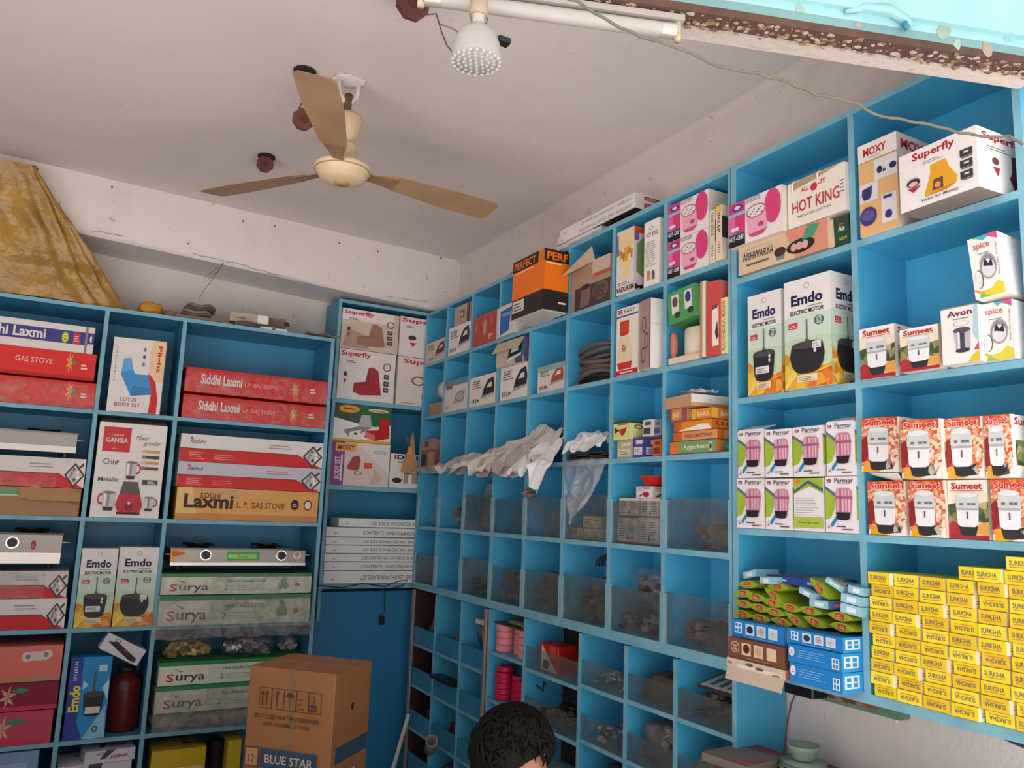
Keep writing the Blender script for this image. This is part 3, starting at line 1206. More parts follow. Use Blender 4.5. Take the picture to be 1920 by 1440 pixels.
def a_surya(fs):
    f = fs['F']
    f.rect('#D3DBC0', 0, 0, 1, 1)
    f.rect('#2F8A4A', 0, .84, 1, 1)
    f.rect('#E2E0CA', .02, .06, .32, .8)
    f.txt('#A8343C', 'S', .05, .16, .1, .5, .02)
    f.txt('#4A4440', 'urya', .11, .08, .3, .44, .02)
    f.poly('#5A8A5A', [(.09, .72), (.14, .56), (.16, .58)])
    f.txt('#4A5A48', '100% STAINLESS STEEL', .42, .58, .68, .7, .012)
    f.txt('#5A6A58', '2', .4, .2, .425, .42, 0)
    f.lines('#7E8A72', .44, .2, .7, .48, 3, .16)
    for k in range(3):
        a = pi / 2 + k * 2 * pi / 3
        f.ell('#7FA37A', .8 + .022 * cos(a), .46 + .17 * sin(a), .022, .17, 14)
    f.ell('#C86A62', .9, .42, .02, .1, 12)
    fs['T'].rect('#2F8A4A', 0, 0, 1, 1)
    fs['L'].rect('#B9C8A8', 0, 0, 1, 1)


def a_coral(fs):
    f = fs['F']
    f.rect('#E2766A', 0, .12, 1, 1)
    f.rect('#B88A6C', 0, 0, 1, .12)
    f.rect('#D9CFC8', .72, .58, .88, .84)
    f.ell('#D9CFC8', .72, .7, .04, .14)
    f.ell('#D9CFC8', .88, .74, .04, .13)
    f.ell('#8C827E', .73, .7, .02, .07)
    f.ell('#8C827E', .87, .74, .02, .07)
    fs['R'].rect('#D8C0B0', 0, 0, 1, 1)


def a_maroon(c):
    def g(fs):
        f = fs['F']
        f.rect(c, 0, 0, 1, 1)
        f.rect('#C83A52', 0, 0, 1, .16)
        for k in range(6):
            a = k * pi / 3 + .3
            f.poly('#D9A08C', [(.6, .5), (.6 + .03 * cos(a - .4), .5 + .2 * sin(a - .4)), (.6 + .075 * cos(a), .5 + .42 * sin(a)), (.6 + .03 * cos(a + .4), .5 + .2 * sin(a + .4))])
        f.poly('#3F8A6A', [(.62, .7), (.7, .82), (.78, .72), (.7, .6)])
    return g


# ------------------------------------------------------------------ left unit, bay by bay
FILMC = FILM('#CFC8C2', .04, .12, 'clear_bag_film', .7, 18)


def sleeve(name, parent, w, d, h, x=.012, seed=1, m=None, hang=0.0, puff=.012, off=-.004):
    """clear bag drawn over a box: a loose skin a little larger than the box, open pleats at the mouth"""
    mb = MB()
    m = m or FILMC
    nu, nv = 26, 10

    def fn(u, v):
        # wrap: top back -> top front -> front -> bottom
        L1, L2 = d * .8, h + hang
        s = v * (L1 + L2)
        nx = noise.noise(Vector((u * 5, v * 4, seed)))
        n2 = noise.noise(Vector((u * 14, v * 9, seed + 5)))
        p = puff * (.6 + .8 * abs(nx)) + .004 * n2
        xx = -x + (w + 2 * x) * u
        if s < L1:
            yy = d * .8 - s - p * (s / L1)
            inn = yy > -.014
            return Vector((min(max(xx, -.0004), w + .0004) if inn else xx, yy, h + (.0006 if inn else p * .6)))
        q = s - L1
        low = max(0, q - h)
        yy = -p - low * .25 - .02 * abs(nx) * (low > 0)
        xx += .01 * nx * (low > 0)
        if yy > -.014:
            xx, q = min(max(xx, -.0004), w + .0004), min(max(q, .001), h - .001)
            n2 = 0
        return Vector((xx, yy, h - q + .012 * n2 * (low > 0)))
    mb.grid(fn, nu, nv, m)
    o = mb.build(name, parent)
    return o


def dims(o):
    xs = [v.co for v in o.data.vertices]
    return max(c.x for c in xs), max(c.y for c in xs), max(c.z for c in xs)


z1, z2, z3, z4 = LZ[4], LZ[3], LZ[2], LZ[1]
# bay 0, top row
A = carton('stove_box', 'red gas stove box wrapped in clear film, lowest of three beside the off-white one', 'L', (-115, 744), (176, 767), (-104, 692), .28, '#C8353A', a_redstove(False), z=z1)
w, d, h = dims(A)
sleeve('clear_film', A, w, d, h, .004, 3)
B_ = carton('stove_box', 'bright red gas stove box with orange flower, under white box with violet band', 'L', (-110, 687), (176, 711), (-100, 634), .29, '#D6211F', a_redstove(True), z=A['ztop'] + .008, off=.006)
C_ = carton('stove_box', 'white gas stove box with violet band and green smiling badge, top left shelf', 'L', (-110, 631), (174, 659), (-98, 580), .27, WHT, a_axmi, z=B_['ztop'] + .001)
# bay 1, top row
carton('appliance_box', 'white mixer body set box with blue body picture and cream corner', 'L', (199, 766), (299, 774), (214, 631), .18, WHT, a_plight, z=z1, ang=-7)
# bay 2, top row
A = carton('stove_box', 'red gas stove box, lower of the two red boxes in wide bay', 'L', (340, 778), (609, 800), (345, 738), .28, '#D41C1E', a_siddhi, z=z1)
w, d, h = dims(A)
sleeve('clear_film', A, w, d, h, .004, 9)
B_ = carton('stove_box', 'red gas stove box in torn clear bag, upper of the two in wide bay', 'L', (345, 732), (612, 758), (351, 687), .28, '#D41C1E', a_siddhi, z=A['ztop'] + .012)
w, d, h = dims(B_)
sleeve('clear_bag', B_, w, d, h, .012, 21, puff=.018)
mb = MB()
mb.grid(lambda u, v: Vector((w + .0 + .04 * sin(pi * u) * (.6 + .4 * v), -.03 - .02 * v, h * (.15 + 1.1 * u) + .02 * noise.noise(Vector((u * 4, v * 4, 2))))), 12, 8, FILMC)
mb.build('bag_mouth', B_)


# gas stoves -----------------------------------------------------------
STEEL = M('#8F8780', .38, .8, .08, 6)
STEEL_D = M('#7C756E', .4, .75, .1)
BLACK = M('#191719', .35, var=.05)
GLOSS = M('#16191E', .08, var=0, spec=.6)


def stove(name, label, bl, br, tl, z, depth=.26, knobs=(.17, .8), lip=.28, badge=None, sticker=None, top=GLOSS, kn=True, plate=None):
    P, a, w, h = frame('L', bl, br, tl, .012, 0, z)
    root = empty(name, P, a, label, 'gas stove', 'gas stoves on the blue shelves')
    mb = MB()
    feet = .02
    hb = h - feet
    mb.box(0, 0, feet + hb * lip, w, depth, h - .012, STEEL)
    mb.box(0, -.012, feet, w, .012, feet + hb * lip, M('#B5AFA8', .25, .8, .05))
    mb.build('body', root)
    mb = MB()
    mb.box(-.004, -.002, h - .012, w + .004, depth, h - .004, top)
    mb.build('top_plate', root)
    for k in (.22, .74):
        mb = MB()
        c = Vector((w * k, depth * .5, h - .004))
        mb.cyl(c, c + Vector((0, 0, .012)), .05, BLACK, .042)
        mb.cyl(c + Vector((0, 0, .012)), c + Vector((0, 0, .016)), .03, M('#A08A4A', .4, .7), .022)
        for j in range(4):
            t = Matrix.Translation(c) @ Matrix.Rotation(j * pi / 2 + pi / 4, 4, 'Z')
            mb.box(.03, -.004, .005, .085, .004, .016, BLACK, t)
        mb.build('burner', root)
    vz = feet + hb * (lip + (1 - lip) * .48)
    if kn:
        for k in knobs:
            mb = MB()
            c = Vector((w * k, 0, vz))
            mb.cyl(c, c + Vector((0, -.006, 0)), .026, M('#D5D0CB', .2, .9, 0), .025, 24)
            mb.cyl(c + Vector((0, -.006, 0)), c + Vector((0, -.024, 0)), .02, BLACK, .018, 24)
            mb.box(c.x - .018, -.03, c.z - .004, c.x + .018, -.023, c.z + .005, BLACK)
            mb.build('knob', root)
    for x in (0, w):
        mb = MB()
        s = -.6 if x == 0 else 1
        mb.cyl((x, .04, vz), (x + s * .016, .04, vz), .004, M('#C9BFA8', .3, .8))
        mb.cyl((x + s * .016, .04, vz), (x + s * .03, .04, vz), .0022, M('#C9BFA8', .3, .8))
        mb.build('gas_inlet', root)
    for x in (.03, w - .05):
        for y in (.01, depth - .04):
            mb = MB()
            mb.cyl((x + .01, y + .01, 0), (x + .01, y + .01, feet + .004), .013, BLACK, .016, 12)
            mb.build('foot', root)
    mb = MB()
    f = Face(mb, (0, 0, feet + hb * lip), (w, 0, 0), (0, 0, hb * (1 - lip) - .012), (0, -1, 0))
    f.k = 2
    if badge == 'red':
        f.ell('#A83038', .77, .42, .022, .26)
        f.lines('#E0A8A0', .757, .32, .783, .52, 2)
    if badge == 'label':
        f.rect(WHT, .0, .2, .36, .85)
        f.rect(RED, .0, .2, .36, .34)
        f.lines('#6A6468', .2, .45, .33, .7, 2)
    if badge == 'surya':
        f.poly('#E8B53A', [(0, .02), (.02, .02), (.09, .98), (0, .98)])
        f.poly('#D8642E', [(.01, .45), (.09, .6), (.1, .78), (.01, .9)])
        mb.build('corner_sticker', root)
        mb = f.mb = MB()
        f.rect('#4FB45A', .4, .14, .645, .86)
        f.rect('#A9DC7A', .41, .3, .62, .64)
        f.txt('#2F5A2E', 'Surya', .48, .36, .56, .6, .01)
        mb.build('brand_badge', root)
        mb = f.mb = MB()
        f.ell('#E6E2DE', .935, .6, .032, .32)
        f.ell('#A39C98', .935, .68, .022, .18, 14)
        f.rect('#A39C98', .93, .36, .94, .6)
    if mb.v:
        mb.build('sticker', root)
    return root


# bay 0, second row: steel stove over a white-and-red carton over a crushed brown one
A = carton('carton', 'crushed brown cardboard carton with green strip, under the white and red box', 'L', (-120, 965), (147, 966), (-116, 906), .27, '#A97F58',
           lambda fs: (fs['F'].rect('#5FA06C', 0, .72, .72, .9), fs['F'].rect('#C9C0B0', 0, .66, .6, .72), fs['F'].poly('#8C6644', [(.55, .5), (.8, .9), (1, .8), (1, .4), (.7, .6)])), z=z2)
mb = MB()
w, d, h = dims(A)
mb.grid(lambda u, v: Vector((w * (.55 + .45 * u), -.004 - .018 * v - .012 * abs(noise.noise(Vector((u * 5, v * 3, 1)))), h * (1 - .45 * v) + .012 * noise.noise(Vector((u * 6, v * 4, 4))))), 14, 6, M('#B58C66', .8))
mb.build('crumpled_flap', A)
B_ = carton('stove_box', 'white and red gas stove box with picture diamond, film on top, below steel stove', 'L', (-120, 905), (157, 906), (-112, 846), .28, WHT, a_rachit('#E2DBD5'), z=A['ztop'] + .001)
w, d, h = dims(B_)
sleeve('clear_film', B_, w * .8, d, h * .5, .0, 31)
stove('gas_stove', 'steel gas stove with dented front and paper label, above white and red box', (-120, 838), (143, 838), (-112, 793), B_['ztop'] + .002, knobs=(.1, .4), lip=.3, badge='label', top=STEEL_D, kn=False)
# bay 1, second row: mixer box
carton('mixer_box', 'tall white mixer grinder box with red square logo and red mixer picture', 'L', (170, 964), (297, 968), (186, 790), .2, WHT, a_ganga, z=z2, flap=[('T', '#8A7462')])
# bay 2, second row
A = carton('stove_box', 'tan gas stove box with large dark lettering, bottom of the wide bay stack', 'L', (328, 972), (594, 975), (332, 912), .29, '#C98F50', a_laxmi, z=z2)
w, d, h = dims(A)
mb = MB()
mb.grid(lambda u, v: Vector((w * (.1 + .5 * u), -.003 - .008 * abs(noise.noise(Vector((u * 6, v * 4, 8)))), h * (1.0 - .3 * v * sin(pi * u)))), 16, 6, FILMC)
mb.build('torn_film', A)
B_ = carton('stove_box', 'white and red gas stove box with diamond pictures, directly on the tan box', 'L', (331, 911), (600, 921), (335, 864), .28, WHT, a_rachit('#C9C4D0'), z=A['ztop'] + .001)
carton('stove_box', 'white and red gas stove box with diamond pictures, top of wide bay stack', 'L', (336, 860), (603, 878), (341, 812), .28, WHT, a_rachit(), z=B_['ztop'] + .001)
# bay 0, third row
A = carton('stove_box', 'white and red gas stove box with diamond pictures, lowest under knobbed steel stove', 'L', (-135, 1182), (119, 1180), (-128, 1126), .28, WHT, a_rachit(), z=z3)
B_ = carton('stove_box', 'white and red gas stove box in creased film, second below knobbed steel stove', 'L', (-130, 1126), (123, 1124), (-124, 1071), .28, WHT, a_rachit('#D8D0CC'), z=A['ztop'] + .001)
w, d, h = dims(B_)
sleeve('clear_film', B_, w * .82, d, h, .002, 41)
stove('gas_stove', 'steel gas stove with black knob and red oval badge, left edge of photo', (-130, 1052), (112, 1052), (-124, 994), B_['ztop'] + .012, knobs=(.05, .6), lip=.34, badge='red')
# bay 1, third row
carton('motor_box', 'pale green electric motor box with orange base, left of the pair on left wall', 'L', (140, 1179), (206.5, 1177), (152, 1028), .12, '#E2DED8', a_emdo(False), z=z3, off=0)
carton('motor_box', 'pale green electric motor box with orange base, right of the pair on left wall', 'L', (211, 1176), (286, 1173), (224, 1026), .12, '#E2DED8', a_emdo(True), z=z3, off=0.002)
# bay 2, third row
A = carton('stove_box', 'pale green gas stove box in dusty bag, lower of two under steel stove', 'L', (293, 1171), (579, 1163), (298, 1118), .29, '#D3DBC0', a_surya, z=z3, off=.03)
B_ = carton('stove_box', 'pale green gas stove box in creased bag, directly under the steel stove', 'L', (299, 1118), (582, 1113), (304, 1076), .29, '#D3DBC0', a_surya, z=A['ztop'] + .004, off=.028)
DUST = FILM('#A39A90', .30, .2, 'dusty_bag_film', .8, 16)
w, d, h = dims(A)
sleeve('dusty_bag', A, w, d, h, .014, 51, DUST, hang=.055, puff=.02, off=.03)
w, d, h = dims(B_)
sleeve('creased_bag', B_, w, d, h, .012, 57, FILM('#B9B0A4', .16, .16, 'creased_bag_film', .8, 16), puff=.016, off=.028)
stove('gas_stove', 'steel two-burner gas stove with green badge and black glass top on bagged boxes', (319, 1072), (570, 1072), (319, 1025), B_['ztop'] + .016, depth=.28, knobs=(.245, .81), lip=.16, badge='surya')
# bay 0, fourth row
A = carton('stove_box', 'pink stove box with flower, lowest of three above the pale blue box', 'L', (-150, 1402), (93, 1396), (-142, 1348), .28, '#C24A5E', a_maroon('#C24A5E'), z=z4)
B_ = carton('stove_box', 'dark maroon stove box with flower, between pink box and coral box', 'L', (-140, 1345), (104, 1338), (-135, 1290), .28, '#8A1F3C', a_maroon('#8A1F3C'), z=A['ztop'] + .003)
carton('stove_box', 'coral pink stove box with pale badge, top of the lower left stack', 'L', (-140, 1288), (111, 1280), (-132, 1219), .3, '#DE7468', a_coral, z=B_['ztop'] + .002, off=.006)
# bay 1, fourth row
A = carton('motor_box', 'bright blue electric motor box with yellow vertical lettering beside dark red bottle', 'L', (117, 1387), (195, 1379), (134, 1234), .11, '#2A8FD0', a_blue_emdo, z=z4)
P = Vector((-1.384, .1, 0))
mb = MB()
mb.lathe([(.0, 0.001), (.064, 0.001), (.068, .012), (.069, .18), (.065, .21), (.055, .23), (.032, .24), (.03, .25)], M('#5E1D1A', .35, var=.15, scale=8))
o = mb.build('bottle', None, (P.x, .12, z4))
tag(o, 'dark red round-shouldered bottle beside bright blue box on lower left shelf', 'bottle')
mb = MB()
mb.lathe([(.0, .251), (.036, .251), (.036, .272), (.0, .274)], M('#3A2A28', .4))
mb.build('cap', o)
def a_tilt(fs):
    for k in 'FT':
        f = fs[k]
        f.rect('#DAD5DC', 0, 0, 1, 1)
        f.poly('#2A2030', [(.1, .55), (.75, .1), (.9, .1), (.9, .35), (.3, .75)])
        f.poly('#A8323C', [(.5, .45), (.66, .42), (.6, .6)])
        f.ring('#4A4468', .3, .82, .07, .09, .3)
P = ony(206, 1192, .05)
mb = MB()
mb.chbox(0, 0, 0, .18, .085, .073, M('#D5D0D6'))
a_tilt(box_faces(mb, .18, .085, .073))
o = mb.build('small_box', None, (P.x, .04, P.z - .03))
o.rotation_euler = (0, radians(28), 0)
o.location = (-1.515, .006, .941)
tag(o, 'white and dark printed box tilted on the shoulder of the dark red bottle', 'box')
mb = MB()
mb.blob((0, 0, .05), (.07, .05, .05), M('#7E7468', .7), 5)
P = ony(165, 1225, .2)
o = mb.build('wrapped_bundle', None, (P.x, .22, z4))
tag(o, 'dull grey wrapped bundle behind the bright blue box', 'bundle')
# bay 2, fourth row
A = carton('stove_box', 'pale green gas stove box over bag, lower of two behind the brown carton', 'L', (290, 1340), (566, 1330), (292, 1290), .29, '#D3DBC0', a_surya, z=None, off=.02)
B_ = carton('stove_box', 'pale green gas stove box, upper of two behind the brown carton', 'L', (297, 1288), (571, 1278), (297, 1244), .29, '#D3DBC0', a_surya, z=A['ztop'] + .002, off=.012)
w, d, h = dims(A)
sleeve('dusty_bag', A, w, d, h * .9, .006, 63, DUST, hang=.075, puff=.02, off=.02)
def parcel(name, label, px, py, s, m, inner, yoff=.12, zb=0, seed=1, cat='bag', group=None, side='L', n=26, bits=.012, film=None):
    """clear bag with small goods showing through"""
    P = hit(side, (px, py), -yoff)
    root = empty(name, (P.x, P.y, zb + .0015), BASE[side], label, cat, group)
    r = random.Random(seed)
    mb = MB()
    for i in range(n):
        c = Vector((r.uniform(-.75, .75) * s[0], r.uniform(-.7, .7) * s[1], r.uniform(.42, 1.35) * s[2]))
        k = 1 - abs(c.x / s[0]) ** 2 * .5
        c.z *= k
        t = Matrix.Translation(c) @ Matrix.Rotation(r.uniform(0, 6), 4, 'Z') @ Matrix.Rotation(r.uniform(0, 6), 4, 'X')
        q = bits * r.uniform(.6, 1.2)
        mb.box(-q, -q * .6, -q * .35, q, q * .6, q * .35, r.choice(inner), t)
    tag(mb.build('contents', root), kind='stuff')
    mb = MB()
    mb.blob((0, 0, s[2] * .85), s, film or FILMC, seed, .22, 2.6, 26, 14, True, .8, .15)
    mb.build('film', root)
    return root


hb = A.location.z - z4 - .004
mb = MB()
mb.blob((0, 0, hb * .5), (.33, .13, hb * .56), FILM('#8C857C', .72, .25, 'dusty_bundle', .9, 10), 12, .1, 3.5, 40, 14, True, .55)
zs_ = [v[2] for v in mb.v]
k_ = (hb - .002) / (max(zs_) - min(zs_))
mb.v = [(v[0], v[1] - .015, (v[2] - min(zs_)) * k_) for v in mb.v]
o = mb.build('dusty_bundle', None, (-.952, .16, z4 + .0015))
tag(o, 'dusty grey plastic-wrapped bundle under the pale green boxes behind the carton', 'bundle')
zt = B_['ztop']
parcel('clear_bag', 'clear bag of gold foil fittings lying on the pale green boxes', 350, 1225, (.112, .09, .056), None, [M('#D9AE50', .3, .5), M('#EBCB78', .3, .5), M('#A07C40', .4, .3)], .1, zt, 3, n=150, bits=.017)
parcel('clear_bag', 'clear bag of silvery twisted pieces lying beside bag of gold fittings', 462, 1222, (.118, .09, .052), None, [M('#B9B2B8', .25, .7), M('#55505A', .4, .5), M('#E6E1E6', .3, .5)], .1, zt, 7, n=170, bits=.016)
parcel('clear_bag', 'small pale bag of white pieces at the right end above the brown carton', 537, 1218, (.05, .07, .04), None, [M('#B9B2B8', .35), M('#8E8790', .4)], .14, zt, 9, n=40)
# fifth row, cut by the bottom edge
carton('stove_box', 'pale blue box on the lowest left shelf, cut off by bottom edge', 'L', (-160, 1530), (62, 1510), (-150, 1428), .26, '#7FA0CC', lambda fs: (fs['F'].rect('#9CB6DA', .3, .1, .9, .9), fs['F'].txt(WHT, 'do', .3, .62, .5, .85, .03)), z=LZ[0])
def a_ujone(fs):
    for k in 'FT':
        f = fs[k]
        f.rect('#D6D2DA', 0, 0, 1, 1)
        f.poly('#4A4468', [(.42, 1), (.6, 1), (.4, .3), (.3, .3)])
        f.txt('#A8243A', 'JONE', .5, .25, .85, .55, .04)
        f.ring('#55507A', .3, .75, .08, .1, .3)
A = carton('small_box', 'white and navy printed box, lower of two cut off by bottom edge', 'L', (95, 1560), (235, 1540), (108, 1428), .2, '#CFCAD2', a_ujone, z=LZ[0] + .0, h=.36)
carton('small_box', 'white box with red lettering lying on top at the bottom edge', 'L', (158, 1430), (252, 1422), (164, 1405), .16, '#CFCAD2', a_ujone, z=A['ztop'], off=.0, ang=5, h=.05)
carton('carton', 'yellow carton under the hanging bag, cut off by bottom edge', 'L', (270, 1560), (375, 1540), (284, 1420), .2, '#D8B52A', lambda fs: fs['F'].rect('#E9D8A0', .5, .7, .95, .8), z=LZ[0], h=.385)
mb = MB()
P = ony(401, 1425, .1)
mb.cyl((0, 0, 0.0015), (0, 0, .39), .034, M('#201D1F', .4), .04, 24)
o = mb.build('canister', None, (P.x, .1, LZ[0]))
tag(o, 'black canister between the yellow cartons at the bottom edge', 'canister')
mb = MB()
mb.tube([(-.16, -.07, .41), (-.1, -.08, .418), (-.04, -.06, .405), (0, 0, .392)], .008, M('#201D1F', .4))
mb.build('strap', o)
carton('carton', 'narrow yellow carton right of the black canister at the bottom edge', 'L', (415, 1560), (440, 1550), (424, 1412), .16, '#D8B52A', None, z=LZ[0], h=.40)

# ------------------------------------------------------------------ corner cupboard
zc1, zc2, zc3 = CZ[2], CZ[1], CZ[0]
A = carton('appliance_box', 'white mixer body set box with crimson body picture, lower left in corner cupboard', 'C', (632, 735), (738, 742), (637, 652), .2, WHT, a_superfly('#A8323E'), z=zc1)
carton('appliance_box', 'dusty stained mixer body set box in corner cupboard, upper left', 'C', (639, 650), (745, 662), (642, 576), .2, '#CFC0AE', a_superfly(dirty=True), z=A['ztop'] + .002)
B_ = carton('appliance_box', 'white box with blue body picture, lower right in corner cupboard', 'C', (744, 742), (835, 752), (747, 667), .2, WHT, a_superfly_back, z=zc1)
carton('appliance_box', 'white box with black body picture, upper right in corner cupboard', 'C', (748, 666), (840, 677), (751, 592), .2, WHT, a_superfly(small=True), z=B_['ztop'] + .002)
A = carton('appliance_box', 'body set box with purple spine below the green one in corner cupboard', 'C', (616, 908), (727, 915), (622, 826), .2, '#DCCFC6', a_moxy_set, z=zc2)
carton('appliance_box', 'body set box with green top and red body picture in corner cupboard', 'C', (622, 825), (731, 833), (629, 750), .2, WHT, a_jmd, z=A['ztop'] + .001)
carton('jar_box', 'small white box with steel jar picture beside the purple spined box', 'C', (728, 914), (792, 916), (734, 850), .12, WHT, a_jarbox, z=zc2, off=-.01)
# folded cardboard leaning in front of the jar box
mb = MB()
P0, P1, P2 = ony(752, 885, .14), ony(782, 890, .12), ony(775, 808, .14)
vs = [P0, P1, P2]
nrm = Vector((0, .004, 0))
mb.add([*vs, *[p + nrm for p in vs]], [(0, 1, 2), (5, 4, 3), (0, 3, 4, 1), (1, 4, 5, 2), (2, 5, 3, 0)], M('#B58A5C', .8))
f = Face(mb, P0 + Vector((0, -.001, 0)), (P1 - P0), (P2 - P1), (0, -1, 0))
f.k = 1
f.ell('#4A4442', .62, .72, .14, .12)
f.poly('#D9963A', [(.45, .4), (.75, .45), (.7, .62)])
o = mb.build('cardboard_flap', None)
tag(o, 'tan triangular cardboard flap leaning between corner cupboard and pigeonholes', 'cardboard')

TB = 'CONTENTS : ONE CEILING FAN BLADE SET'
zz = zc3
stack = [(599, 1091, 1071, 180), (597, 1071, 1054, 0), (600, 1054, 1038, 180), (603, 1038, 1022, 180), (602, 1022, 1007, 180), (611, 1007, 988, 0), (635, 986, 971, 180)]
places = ['lowest of the white stack', 'second from bottom of the white stack', 'third from bottom of the white stack', 'middle of the white stack', 'third from top of the white stack',
          'second from top of the white stack', 'topmost of the white stack and shorter']
for i, (x, yb, yt, rt) in enumerate(stack):
    o = carton('blade_box', 'long flat white fan blade box in corner cupboard, ' + places[i], 'C', (x, yb), (x + 235, yb + 3), (x + 1, yt), .17, '#E9E6E4', a_blade(TB, rt), z=zz, off=.012 - .004 * (i % 3),
               group='fan blade boxes in corner cupboard')
    zz = o['ztop'] + .0008

# ================================================================== goods on the right wall
def a_iron(bgc='#E6E1DE', hc='#2B2A30', inv=False):
    """printed electric iron"""
    def g(fs):
        f = fs['F']
        f.rect(bgc, 0, 0, 1, 1)
        f.lines('#5A5460', .1, .6, .48, .82, 3, .4)
        f.txt('#4A4450', 'iron', .12, .78, .4, .9, .01)
        f.poly(hc, [(.5, .3), (.56, .55), (.72, .82), (.92, .88), (.97, .6), (.95, .3)])
        f.poly(bgc, [(.66, .55), (.76, .7), (.87, .72), (.87, .56)])
        f.poly('#A9A5A6', [(.46, .2), (.97, .3), (.95, .36), (.48, .3)])
        for u in (.1, .18, .26):
            f.rect('#5A5460', u, .1, u + .03, .24)
        f.poly('#5A5460', [(.33, .1), (.33, .24), (.42, .17)])
        fs['R'].rect('#CFC8C2', 0, 0, 1, 1)
        fs['B'].rect('#B9B0A8', 0, 0, 1, 1)
    return g


def RB(name, label, bl, br, tl, d, base, art=None, **k):
    return carton(name, label, 'R', bl, br, tl, d, base, art, **k)


r1, r2, r3, r4, r5 = RZ[4], RZ[3], RZ[2], RZ[1], RZ[0]
# column 1
RB('iron_box', 'beige electric iron box alone in top corner cell of the pigeonholes', (799, 683), (834, 669), (798, 647), .15, '#CDB9A6', a_iron('#D2C0AE', '#4A3A36'), z=r1)
P = onx(818, 738, .03)
mb = MB()
T = Matrix.Translation((P.x + .07, -.0, r2 + .07 + .079)) @ Matrix.Rotation(pi / 2, 4, 'X')
mb.lathe([(.0, -.05), (.06, -.05), (.062, .05), (.0, .05)], M('#E2DBD4', .6), T=T, c=(0, 0, 0))
mb.lathe([(.064, .046), (.066, .05), (.066, .056), (.0, .056)], M('#2B1E1C', .5), T=T)
o = mb.build('tape_roll', None)
tag(o, 'white roll with dark end standing on small brown box in corner cell', 'roll')
RB('small_box', 'small plain brown box under the white roll in corner cell', (806, 768), (828, 764), (804, 739), .12, '#A98468', z=r2, h=.066)
A = RB('small_box', 'small worn tan box, lower of two in shadowy corner cell beside crumpled papers', (784, 866), (815, 868), (785, 846), .13, '#8C6A58', lambda fs: (fs['F'].rect('#4A3A44', .05, .1, .4, .8), fs['F'].rect('#B58A78', .5, .1, .95, .9)), z=r3)
RB('small_box', 'small worn tan box, upper of two in shadowy corner cell beside crumpled papers', (785, 845), (812, 845), (787, 826), .12, '#A98C78', lambda fs: fs['F'].rect('#5A4A44', .3, .3, .6, .8), z=A['ztop'])
# column 2
A = RB('iron_box', 'white electric iron box under the taller beige box, second top cell from corner', (842, 657), (881, 643), (841, 618), .16, WHT, a_iron(), z=r1)
def a_tanphoto(fs):
    f = fs['F']
    f.rect('#B79E8C', 0, 0, 1, 1)
    f.rect('#6A5A54', .38, .32, .68, .7)
    f.ell('#C9B4A4', .5, .5, .09, .12)
    f.rect('#4A3F6A', .84, 0, .9, 1)
    f.rect('#3A2F38', .92, 0, 1, 1)
RB('appliance_box', 'tall beige box with violet edge standing on white iron box', (851, 611), (880, 601), (853, 578), .13, '#B79E8C', a_tanphoto, z=A['ztop'])
def a_sketch(fs):
    f = fs['F']
    f.rect('#DDD5D0', 0, 0, 1, 1)
    f.rect('#5F8CA6', 0, .8, 1, 1)
    f.rect('#A8444A', .06, .72, .34, .82)
    f.poly('#B9B2AE', [(.35, .2), (.6, .6), (.9, .62), (.86, .25)])
    f.ring('#8C8682', .68, .42, .2, .16, .2)
    f.txt('#6A6460', 'SET', .06, .08, .26, .18, .01)
RB('iron_box', 'grey-white box with blue top band and pencil-style iron picture', (829, 765), (876, 754), (829, 718), .16, '#DDD5D0', a_sketch, z=r2)
# column 3
def a_redp(fs):
    f = fs['F']
    f.rect('#B84A40', 0, 0, 1, 1)
    f.ell('#C98A72', .5, .55, .08, .28)
    f.ell('#8FA8A0', .5, .55, .05, .2)
    f.txt('#E0A898', 'P', .68, .1, .86, .28, .03)
    f.lines('#D88C7C', .1, .5, .16, .85, 5, .5)
    f.lines('#D88C7C', .78, .55, .84, .9, 5, .5)
    fs['R'].rect('#E2DAD2', 0, 0, 1, 1)
RB('appliance_box', 'faded red box with oval emblem in top row left of the blue-panel box', (889, 650), (930, 633), (888, 598), .16, '#B84A40', a_redp, z=r1, off=.004)
RB('iron_box', 'cream electric iron box with red print, third cell from corner, second row', (881, 761), (928, 748), (881, 711), .16, '#E6DFD2', a_iron('#E6DFD2'), z=r2)
# column 4
def a_bluepanel(fs):
    f = fs['F']
    f.rect('#DCD4CC', 0, 0, 1, 1)
    f.poly('#1F6CB8', [(.14, .04), (.7, .12), (.88, .88), (.14, .84)])
    f.txt('#A9CDEB', 'VISION', .2, .62, .8, .74, .015)
    fs['B'].rect('#D2CAC2', 0, 0, 1, 1)
A = RB('iron_box', 'white box with deep blue panel beneath the orange and black box', (933, 636), (962, 623), (934, 578), .16, WHT, a_bluepanel, z=r1, off=.012)
def a_perfect(fs):
    for k in 'FRL':
        f = fs[k]
        f.rect('#2A2422', 0, 0, 1, .33)
        f.rect('#F07818', 0, .33, 1, .82)
        f.rect('#2A1C18', 0, .8, .82 if k == 'F' else 1, 1)
        if k == 'F':
            f.rect('#E07A2A', .82, .8, 1, 1)
        f.txt('#F07818', 'PERFECT' if k != 'R' else 'PERF', .05 if k == 'F' else .1, .83, .74 if k == 'F' else .95, .96, .03)
        f.lines('#F8C898', .08, .76, .7, .79, 1, .8)
    fs['F'].rect('#D9D0C6', .03, .1, .4, .3)
    fs['F'].lines('#4A4442', .08, .13, .34, .28, 3, .4)
    fs['B'].rect('#E2DAD0', 0, 0, 1, 1)
    fs['R'].rect('#D9D2CA', .6, .12, .9, .15)
zo = onx(962, 600, -.125).z
